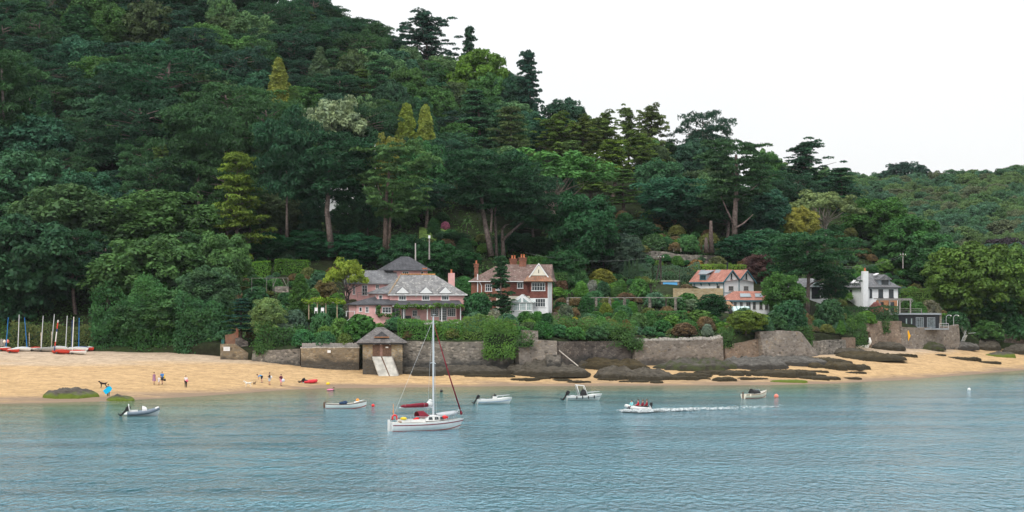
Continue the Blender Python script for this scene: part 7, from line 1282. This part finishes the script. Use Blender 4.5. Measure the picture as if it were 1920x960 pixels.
def person(label, loc, face, H=1.72, pose='stand', top=None, bottom=None, dress=None, hair=(.05, .03, .02), sleeves=True, long=False, seated=False, arm=None, cat='person'):
    """face: heading in degrees, 0 faces the viewer"""
    r = empty('person', loc, R(face), label, cat); s = H / 1.72; J = {}
    st = .2 if pose == 'walk' else .03
    J.update(pelvis=(0, 0, .93), belly=(0, 0, 1.1), chest=(0, 0, 1.3), neck=(0, 0, 1.45), chin=(0, -.02, 1.53), head=(0, -.01, 1.62), crown=(0, 0, 1.69), nose=(0, -.115, 1.595))
    for n, sg in (('l', 1), ('r', -1)):
        f = st * sg
        J.update({'sh' + n: (.17 * sg, 0, 1.4), 'el' + n: (.23 * sg, .04 - f * .4, 1.13), 'wr' + n: (.235 * sg, -.08 - f * .6, .9), 'ha' + n: (.235 * sg, -.1 - f * .65, .83), 'hip' + n: (.09 * sg, 0, .88), 'kn' + n: (.1 * sg, -.05 + f, .49), 'an' + n: (.1 * sg, .03 + f * (1.2 if f < 0 else 1.9), .08), 'to' + n: (.11 * sg, -.13 + f * 1.3, .04)})
    if pose == 'bend':                              # hips stay, trunk folds forward and arms hang
        for k in ('belly', 'chest', 'neck', 'chin', 'head', 'crown', 'nose', 'shl', 'shr'):
            x, y, z = J[k]; d = z - .95; a = 1.35; J[k] = (x, y - d * math.sin(a), .95 + d * math.cos(a) + (.0 if d < .3 else -.02))
        for n, sg in (('l', 1), ('r', -1)): sx, sy, sz = J['sh' + n]; J['el' + n] = (sx * 1.15, sy - .02, sz - .27); J['wr' + n] = (sx, sy - .08, sz - .5); J['ha' + n] = (sx, sy - .1, sz - .57)
    if seated:
        for n, sg in (('l', 1), ('r', -1)): J['kn' + n] = (.13 * sg, -.4, .95); J['an' + n] = (.13 * sg, -.42, .55); J['to' + n] = (.13 * sg, -.56, .5); J['el' + n] = (.24 * sg, -.08, 1.13); J['wr' + n] = (.2 * sg, -.3, 1.05); J['ha' + n] = (.2 * sg, -.36, 1.05)
    if arm: J.update(arm)
    fl = []
    for n, sg in (('l', 1), ('r', -1)):              # five fingers curling from each palm
        hx, hy, hz = J['ha' + n]; wx, wy, wz = J['wr' + n]; d = (Vector((hx, hy, hz)) - Vector((wx, wy, wz))).normalized(); c = Vector((0, 1, 0)) if abs(d.y) < .8 else Vector((0, 0, 1)); c = (c - d * c.dot(d)).normalized()
        for q in range(4): k = f'f{n}{q}'; J[k] = tuple(Vector((hx, hy, hz)) + d * (.075 - .008 * abs(q - 1.3)) + c * (q - 1.5) * .02 + Vector((-sg * .012, 0, 0))); fl.append(('ha' + n, k))
        k = f't{n}'; J[k] = tuple(Vector((hx, hy, hz)) - d * .01 - c * .055 + Vector((-sg * .01, 0, 0))); fl.append(('ha' + n, k))
    N_ = list(J); ix = {k: i for i, k in enumerate(N_)}; V = [tuple(q * s for q in J[k]) for k in N_]
    E = [('pelvis', 'belly'), ('belly', 'chest'), ('chest', 'neck'), ('neck', 'chin'), ('chin', 'head'), ('head', 'crown'), ('head', 'nose')] + fl
    for n in 'lr': E += [('chest', 'sh' + n), ('sh' + n, 'el' + n), ('el' + n, 'wr' + n), ('wr' + n, 'ha' + n), ('pelvis', 'hip' + n), ('hip' + n, 'kn' + n), ('kn' + n, 'an' + n), ('an' + n, 'to' + n)]
    RD = {'pelvis': .125, 'belly': .115, 'chest': .125, 'neck': .052, 'chin': .065, 'head': .092, 'crown': .06, 'nose': .014, 'sh': .058, 'el': .043, 'wr': .03, 'ha': .032, 'hip': .088, 'kn': .058, 'an': .04, 'to': .034}
    rad = lambda k: (.009 if k[0] in 'ft' and k[:2] not in ('to',) and len(k) <= 3 and k[-1] in 'lr0123' else RD.get(k, RD.get(k[:-1], .03))) * s
    skin('body', V, [(ix[a], ix[b]) for a, b in E], [rad(k) for k in N_], SKIN, r)
    def wear(nm, keys, edges, extra, m, mul=1.0):
        kk = {k: i for i, k in enumerate(keys)}; return skin(nm, [tuple(q * s for q in J[k]) for k in keys], [(kk[a], kk[b]) for a, b in edges], [rad(k) * mul + extra for k in keys], m, r)
    if top: 
        ks = ['belly', 'pelvis', 'chest', 'shl', 'shr'] + (['ell', 'elr'] if sleeves else []) + (['wrl', 'wrr'] if long else [])
        es = [('pelvis', 'belly'), ('belly', 'chest'), ('chest', 'shl'), ('chest', 'shr')] + ([('shl', 'ell'), ('shr', 'elr')] if sleeves else []) + ([('ell', 'wrl'), ('elr', 'wrr')] if long else [])
        wear('top', ks, es, .022, cl(*top))
    if bottom:
        ks = ['pelvis', 'hipl', 'hipr', 'knl', 'knr'] + (['anl', 'anr'] if bottom[2] else []); es = [('pelvis', 'hipl'), ('pelvis', 'hipr'), ('hipl', 'knl'), ('hipr', 'knr')] + ([('knl', 'anl'), ('knr', 'anr')] if bottom[2] else [])
        wear('trousers' if bottom[2] else 'shorts', ks, es, .026, cl(*bottom[:2]))
    if dress:
        rg = [[(s * w * math.cos(a), s * (d * math.sin(a) + yy), s * z) for a in [2 * PI * q / 12 for q in range(12)]] for z, w, d, yy in ((1.42, .17, .1, 0), (1.25, .19, .15, 0), (1.08, .16, .14, 0), (.9, .21, .19, 0), (.6, .26, .26, -.02), (.45, .27, .28, -.02))]
        MB().loft(rg, closed=True).build('dress', cl(*dress), r, True)
    c = Vector(J['head']) * s; MB().ball(c + Vector((0, .018, .025)) * s, (.105 * s, .112 * s, .105 * s), 10, 7, z0=-.35).build('hair', mat('hair_%d' % int(hair[0] * 1000), hair, .8), r, True)
    for n in 'lr': a = Vector(J['to' + n]) * s; b = Vector(J['an' + n]) * s; MB().tube([b + Vector((0, .04, -.02)), (a + b) / 2 + Vector((0, 0, -.02)), a], [.05 * s, .052 * s, .04 * s], 7).build('shoe', cl('shoe', (.08, .07, .07)), r, True)
    return r
def item(name, mb, m, loc, label, cat, rz=0): o = mb.build(name, m, None, True); o.location = loc; o.rotation_euler = (0, 0, rz); return tag(o, label, cat)
def dog(label, px, py, heading, col, L=.8):
    b = onB(px, py); r = empty('dog', b, R(heading), label, 'dog'); s = L / .8
    V = [(.25, 0, .5), (0, 0, .47), (-.25, 0, .5), (.38, 0, .62), (.47, 0, .72), (.62, 0, .68), (-.4, 0, .58), (-.52, 0, .68)]; E = [(0, 1), (1, 2), (0, 3), (3, 4), (4, 5), (2, 6), (6, 7)]; Rr = [.13, .105, .11, .08, .075, .035, .03, .015]
    for sx, sh in ((.25, 0), (-.25, 2)):
        for sy in (-1, 1):
            i = len(V); k = .06 if sx > 0 else -.05
            if sx > 0: V += [(sx, sy * .09, .4), (sx - .01, sy * .09, .22), (sx + .02, sy * .09, .04), (sx + .07, sy * .09, .02)]
            else: V += [(sx + .06, sy * .09, .36), (sx - .08, sy * .09, .2), (sx - .04, sy * .09, .04), (sx + .02, sy * .09, .02)]
            Rr += [.06, .035, .025, .025]; E += [(sh, i), (i, i + 1), (i + 1, i + 2), (i + 2, i + 3)]
    skin('body', [tuple(q * s for q in v) for v in V], E, [q * s for q in Rr], mat('fur_%d' % int(col[0] * 1000), col, .9, var=.2, scale=10), r)
    for sy in (-1, 1): MB().prism([(.43 * s, sy * .05 * s, .78 * s), (.5 * s, sy * .06 * s, .76 * s), (.44 * s, sy * .1 * s, .64 * s)], (.02 * s, 0, .01)).build('ear', mat('fur_%d' % int(col[0] * 1000), col), r)
    return r
pl = onB(289, 720.5); person('woman in a dusky purple patterned dress walking on the sand', pl, 25, 1.66, 'walk', dress=('purple', (.3, .16, .26)))
person('small child in white walking beside the man with a black bag', onB(298, 721), 15, 1.1, 'walk', top=('white', (.72, .7, .7)), bottom=('palegrey', (.6, .55, .58), False))
q = onB(304, 720.5); person('man in blue shirt and dark shorts carrying a black bag', q, 200, 1.74, 'walk', top=('blue', (.05, .2, .5)), bottom=('charcoal', (.03, .035, .05), False), hair=(.3, .2, .12)); item('bag', MB().box((0, 0, -.12), (.34, .16, .3), taper=.85).tube([(-.12, 0, .03), (0, 0, .16), (.12, 0, .03)], .015, 5), RUBB, q + Vector((.34, -.02, .72)), 'black bag held by the man in the blue shirt', 'bag'); item('towel', MB().box((0, 0, 0), (.12, .2, .5), taper=.8), YELLOW, q + Vector((.3, .05, 1.05)), 'yellow towel over the arm of the man in the blue shirt', 'towel')
q = onB(348.5, 727); person('woman in white top and black trousers walking alone on the sand', q, 10, 1.68, 'walk', top=('white', (.72, .7, .7)), bottom=('black', (.02, .02, .025), True), hair=(.25, .15, .08)); item('jumper', MB().ball((0, 0, 0), (.2, .16, .14), 8, 6).box((.1, -.02, -.12), (.12, .1, .22)), cl('pink', (.75, .2, .3)), q + Vector((.16, -.16, 1.0)), 'pink jumper carried by the woman in white and black', 'clothing')
person('man in bright blue shirt bending down towards the sand', onB(491, 717.5), -80, 1.75, 'bend', top=('brightblue', (.03, .3, .65)), bottom=('navy', (.02, .03, .06), False))
q = onB(505.5, 722); person('man in black jacket and pale blue shorts looking at his phone', q, -70, 1.78, 'stand', top=('black', (.02, .02, .025)), bottom=('paleblue', (.5, .58, .7), False), long=True, arm=dict(ell=(.22, -.06, 1.12), wrl=(.14, -.3, 1.16), hal=(.12, -.37, 1.18), elr=(-.22, -.06, 1.12), wrr=(-.14, -.3, 1.16), har=(-.12, -.37, 1.18))); item('shoulder_bag', MB().ball((0, 0, 0), (.17, .12, .2), 9, 6), WHITE, q + Vector((.2, .06, 1.12)), 'white shoulder bag of the man in the black jacket', 'bag')
q = onB(527, 723.5); person('dark-haired woman in a maroon top walking with a white bag', q, 40, 1.66, 'walk', top=('maroon', (.12, .02, .05)), bottom=('rose', (.7, .25, .35), False), hair=(.02, .015, .012)); item('beach_bag', MB().ball((0, 0, 0), (.24, .15, .24), 10, 7).tube([(-.1, 0, .2), (0, 0, .36), (.1, 0, .2)], .015, 5), mat('pale_bag', (.62, .66, .74), .7), q + Vector((.3, -.08, .78)), 'large white beach bag carried by the woman in maroon', 'bag')
q = onB(203, 743); person('boy in dark wetsuit standing behind a bright blue board', q, 160, 1.55, 'stand', top=('wetsuit', (.02, .022, .03)), bottom=('wetsuit', (.02, .022, .03), True), long=True, hair=(.02, .015, .01))
bo = MB().prism([(-.3, 0, -.55), (.3, 0, -.55), (.34, 0, .2), (.2, 0, .55), (-.2, 0, .55), (-.34, 0, .2)], (0, .07, 0)).build('bodyboard', mat('cyan_board', (.0, .5, .85), .5, var=.03)); bo.location = q + Vector((0, -.28, .82)); bo.rotation_euler = (0, R(52), R(5)); tag(bo, 'bright blue bodyboard held by the boy in the wetsuit', 'bodyboard')
dog('dark brown dog standing on the sand behind the boy with the board', 194, 727, 180, (.03, .02, .018), .95); dog('white dog standing on the sand beside the wet edge', 465.5, 726, 185, (.7, .66, .58), .95); dog('small dark dog facing the bending man', 477, 722, 60, (.08, .055, .045), .5)
# crew of the rubber boat
M4 = Matrix.Rotation(RB.rotation_euler.z, 3, 'Z')
for x, y, face, lab, tp, hr in [(.75, .3, 120, 'passenger in a turquoise top at the bow of the rubber boat', ('turquoise', (.25, .6, .62)), (.02, .015, .01)), (-.1, -.32, 80, 'passenger in a scarlet lifejacket amidships in the rubber boat', ('scarlet', (.6, .02, .04)), (.05, .03, .02)), (-.55, .25, 100, 'passenger in a dark crimson jacket behind the scarlet lifejacket', ('crimson', (.2, .01, .03)), (.1, .06, .03)), (-1.05, 0, 90, 'helmsman in crimson and white steering the rubber boat', ('burgundy', (.28, .02, .03)), (.15, .09, .05))]:
    person(lab, RB.location + M4 @ Vector((x, y, -.42)), RB.rotation_euler.z * 180 / PI + face, 1.7, top=tp, bottom=('sail', (.05, .05, .07), True), hair=hr, seated=True, long=True)
# swimmer with a pink float
yy = yw(732); sw_ = person('swimmer low in the water pushing a pink float', (X(626, yy), yy, -1.28), 270, 1.7, top=('swim', (.02, .02, .03)), hair=(.02, .015, .012)); fo = MB().ball((0, 0, 0), (.55, .3, .12), 12, 6).build('swim_float', mat('pink_float', (.8, .22, .42), .5), None, True); fo.location = (X(619.5, yy), yy, .1); tag(fo, 'pink swim float in front of the swimmer', 'float')

# ------------------------------------------------------------------ small things of the gardens and shore
def pole(label, px, yt, yb, Y, r=.11, m=None, cat='pole', name='utility_pole', lean=0, top=None):
    b = P(px, yb, Y); t = P(px + lean, yt, Y); e = empty(name, b, 0, label, cat); MB().tube([Vector((0, 0, -.6)), t - b], [r, r * .75], 8).build('pole', m or TIMB, e)
    if top == 'arm': MB().box(t - b + Vector((0, -.15, -.5)), (1.3, .1, .1)).build('crossarm', WOOD, e); [MB().tube([t - b + Vector((x, -.15, -.45)), t - b + Vector((x, -.15, -.2))], .05, 6).build('insulator', WHITE, e) for x in (-.5, 0, .5)]
    if top == 'cap': MB().box(t - b, (.35, .3, .5)).build('transformer', WHITE, e)
    return e
DK = mat('tarred_pole', (.06, .05, .045), .9, var=.2)
pole('pale pole without a top box behind the pink house', 779, 456, 492, 353, .13, mat('pale_pole', (.45, .43, .4), .9)); pole('grey pole with a white top box behind the pink house', 805, 444, 480, 356, .14, TIMB, top='cap'); pole('dark utility pole in the hedge by the blue garage', 1239, 478, 530, 379, .17, DK, top='arm'); pole('slanting dark stay pole beside the utility pole', 1230, 482, 524, 378.6, .14, DK, lean=8)
pole('pale utility pole on the wooded slope above the white house', 1693, 474, 498, 418, .14, top='arm'); pole('thin white pole among the pines above the twin trunks', 703, 268, 352, 402, .12, WHITE); pole('slim dark post beside the blue garage', 1274, 507, 541, 370, .06, DK, 'post', 'garden_post')
def wire(label, a, b, sag=1.2): 
    a, b = Vector(a), Vector(b); mb = MB().tube([a.lerp(b, t) - Vector((0, 0, sag * 4 * t * (1 - t))) for t in [i / 10 for i in range(11)]], .013, 4); o = mb.build('overhead_wire', mat('wire', (.25, .26, .27), .7)); tag(o, label, 'wire')
wire('overhead wire running from the slope pole towards the dark pine', P(1693, 476, 418), P(1560, 497, 396)); wire('lower overhead wire running from the slope pole towards the dark pine', P(1693, 480, 418), P(1540, 500, 394)); wire('overhead wire crossing the dark wood behind the brick house', P(985, 474, 366), P(1238, 480, 379))
q = P(1270, 472, 395.5); e = empty('bench', q, 0, 'weathered wooden bench on the ruined terrace', 'bench'); BN = mat('bench_timber', (.5, .46, .4), .85, var=.2)
for i in range(4): MB().box((0, -.25 + .14 * i, .45), (1.5, .11, .05)).build('slat', BN, e)
MB().box((0, .33, .75), (1.5, .05, .45), (-.15, 0, 0)).build('backrest', BN, e)
for sx in (-.7, .7): MB().box((sx, -.22, .3), (.08, .08, .65)).build('leg', BN, e); MB().box((sx, .3, .45), (.08, .08, .95)).build('leg', BN, e); MB().box((sx, .02, .65), (.09, .55, .06)).build('armrest', BN, e)
e = empty('rail_fence', P(1198, 470, 395), 0, 'thin metal railing at the edge of the ruined terrace', 'railing'); MB().tube([(0, 0, .9), (1.6, 0, .95)], .03, 5).tube([(1.6, 0, .2), (4.6, 0, .55)], .025, 5).build('rail', STEEL, e); [MB().tube([(x, 0, -.3), (x, 0, .95)], .03, 5).build('post', STEEL, e) for x in (0, .8, 1.6)]
# stone-pillared garden pergola
Yp = 352; e = empty('garden_pergola', P(1062, 590, Yp), R(5), 'long rustic pergola of stone pillars and a pale beam in the terraced garden', 'pergola'); k = Yp / FOC
for i, px in enumerate((1064, 1118, 1144, 1172, 1220, 1269)): MB().box(((px - 1062) * k, 0, .9 if i else 1.0), (.42, .42, 3.9), (0, 0, .2 * i), taper=.85).build('pillar', ST_GREY, e)
for i in range(5): a, b = [((px - 1062) * k) for px in ((1064, 1118), (1118, 1144), (1144, 1172), (1172, 1220), (1220, 1280))[i]]; MB().box(((a + b) / 2, 0, 2.92 + .02 * (i % 2)), (b - a + .3, .14, .11), (0, random.uniform(-.01, .01), 0)).build('beam', TIMB, e)
# vine pergola below the terrace garden
Yp = 329; e = empty('vine_pergola', P(572, 590, Yp), 0, 'small timber pergola with bright vine above the wooden fence', 'pergola'); k = Yp / FOC
for px in (579, 595, 611, 632): MB().box(((px - 572) * k, 0, .6), (.16, .16, 2.7)).build('post', mat('tan_post', (.38, .3, .2), .9, var=.2), e)
MB().box((2.8, 0, 1.95), (6, .15, .15)).build('beam', TIMB, e); vine('bright yellow-green vine roofing the small timber pergola', [e.location + Vector(v) for v in ((-.2, -.1, 2.0), (2, -.1, 2.3), (4, -.1, 2.25), (6.2, 0, 2.1))], .5, 70, (.17, .26, .025))
for px, lab in ((592.5, 'white garden chair under the vine pergola, beside the middle post'), (604.5, 'white garden chair under the vine pergola, beside the bush')):
    c = empty('garden_chair', P(px, 588, Yp - .5), 0, lab, 'chair'); MB().box((0, 0, .42), (.5, .5, .05)).build('seat', WHITE, c); MB().box((0, .23, .7), (.5, .04, .5)).build('backrest', WHITE, c)
    for sx in (-.2, .2):
        for sy in (-.2, .2): MB().box((sx, sy, .2), (.05, .05, .42)).build('leg', WHITE, c)
e = empty('handrail', P(608, 628, 322), 0, 'grey metal handrail climbing the garden slope towards the pink house', 'railing'); k = 322 / FOC; MB().tube([(0, 0, .2), (27 * k, .4, 1.4), (54 * k, 1, 2.9)], .05, 5).build('rail', STEEL, e); [MB().tube([(x * k, x * .018, -.8 + x * .045), (x * k, x * .018, .25 + x * .05)], .035, 5).build('post', STEEL, e) for x in (5, 27, 50)]
e = empty('garden_table', P(657, 592, 326), 0, 'white garden table at the corner of the pink wing', 'table'); MB().box((0, 0, .72), (1.5, .8, .05)).build('tabletop', WHITE, e); [MB().box((sx, sy, .3), (.06, .06, .8)).build('leg', WHITE, e) for sx in (-.65, .65) for sy in (-.3, .3)]
e = empty('garden_trellis', P(500, 535, 344), 0, 'grey garden frame with braced posts in the terrace garden', 'garden frame'); k = 344 / FOC; MB().tube([(-28 * k, 0, 1.2), (40 * k, 0, 1.25)], .025, 5).build('rail', TIMB, e); [MB().tube([(x * k, 0, -1), (x * k, 0, 1.25)], .03, 5).build('post', TIMB, e) for x in (-28, 0, 12, 40)]; MB().tube([(12 * k, 0, -.2), (18 * k, 0, 1.2)], .04, 5).tube([(30 * k, 0, 1.2), (38 * k, 0, -.2)], .04, 5).build('brace', TIMB, e)
# white garden frame, gabions and boulders on the terrace over the jagged wall
e = empty('white_trellis', P(1293, 609, 350), 0, 'small white timber frame on the terrace above the jagged wall', 'garden frame'); k = 350 / FOC
for x in (2, 9, 17, 24): MB().box((x * k, 0, .35), (.12, .12, 1.3)).build('post', WHITE, e)
MB().box((9 * k, 0, .85), (15 * k, .1, .1)).build('rail', WHITE, e); MB().box((12 * k, .3, -.2), (26 * k, 1.2, .12)).build('deck', CEDARW, e)
for i, (px, py, w) in enumerate([(1283, 627, 14), (1308, 627, 12)]): rock(px, py + 1, w, 12, ['white-stained boulder under the white frame, wider', 'white-stained boulder under the white frame, narrower'][i], RKP, 1.0, 50 + i, Y=bY(px, 5.5))
# leaning timber prop, davits, cliff stairs, lawn steps
a, b = P(1043, 653, 322), P(1084, 684, 316); o = MB().tube([a - b, Vector((0, 0, -.2))], .09, 6).build('timber_prop', BN); o.location = b; tag(o, 'long pale timber prop leaning from the low wall to the rocks', 'timber pole')
for px, lab in ((1774, 'curved lamp post at the end of the studio balcony'), (1788, 'curved lamp post on the round wall end')):
    Yd = bY(1785, -1.4); b = P(px, 612, Yd); e = empty('lamp_post', b, 0, lab, 'lamp post'); pts = [(0, 0, -.3), (0, 0, 1.6)] + [(.45 - .45 * math.cos(q), 0, 1.6 + .55 * math.sin(q)) for q in (.4, .8, 1.2, 1.57)] + [(.85, 0, 2.12)]; MB().tube(pts, .05, 6).build('post', STEEL, e); MB().ball((.9, 0, 2.02), (.14, .1, .1), 8, 5).build('lamp_head', WHITE, e)
e = empty('cliff_stairs', P(1800, 652, bY(1800, -1.5)), 0, 'metal-railed stairs zigzagging down the cliff beside the cove wall', 'stairs'); k = bY(1800, -1.5) / FOC
for i in range(9): MB().box(((3 + 1.1 * i) * k, .5, (4 + 2.4 * i) * k), (.5, .9, .12)).build('step', CONC, e)
for i in range(9): MB().box(((12 - 1.3 * i) * k, 1.3, (26 + 2.3 * i) * k), (.5, .9, .12)).build('step', CONC, e)
MB().tube([(1 * k, .05, 9 * k), (12 * k, .05, 32 * k)], .04, 5).tube([(-1 * k, .05, 4 * k), (10 * k, .05, 27 * k)], .04, 5).tube([(13 * k, .85, 32 * k), (-1 * k, .85, 52 * k)], .04, 5).build('handrail', STEEL, e); [MB().tube([(x * k, .05, (4 + 2.1 * x) * k), (x * k, .05, (10 + 2.1 * x) * k)], .03, 5).build('rail_post', STEEL, e) for x in (0, 5, 10)]; MB().tube([(16 * k, .3, 27 * k), (30 * k, .3, 28 * k)], .04, 5).build('landing_rail', STEEL, e)
e = empty('water_barrel', P(1370, 592, 361), 0, 'black barrel beside the potting shed', 'barrel'); MB().tube([(0, 0, -.3), (0, 0, .1), (0, 0, .8), (0, 0, 1.0)], [.3, .36, .36, .3], 12).build('barrel', RUBB, e, True)
# lawn on the hillside, draped 4 cm over the ground
gp = np.linspace(786, 838, 14); gy = np.linspace(368, 396, 16); q = [(X(a, b), b, G(a, b) + .35 + .15 * float(fbm(a * .1, b * .2, 1, 2))) for b in gy for a in gp]
o = link('lawn', npmesh('lawn', q, grid_faces(16, 14), mat('lawn_grass', (.12, .2, .045), .95, var=.35, scale=1.2, bump=.5), smooth=True)); tag(o, 'small sloping lawn high in the wood', kind='structure')
# moist sea air between the viewer and the far hill
hz = MB().bb(-3300, 3300, -900, 3300, -9, 190).build('haze', []); tag(hz, 'thin pale sea haze', kind='stuff')
m = bpy.data.materials.new('haze'); m.use_nodes = True; t = m.node_tree; t.nodes.clear(); pv = nd(t, 'ShaderNodeVolumePrincipled'); pv.inputs['Color'].default_value = (.86, .93, 1, 1); pv.inputs['Density'].default_value = 3.5e-5; pv.inputs['Anisotropy'].default_value = .2
om = nd(t, 'ShaderNodeOutputMaterial'); t.links.new(pv.outputs[0], om.inputs['Volume']); hz.data.materials.append(m)
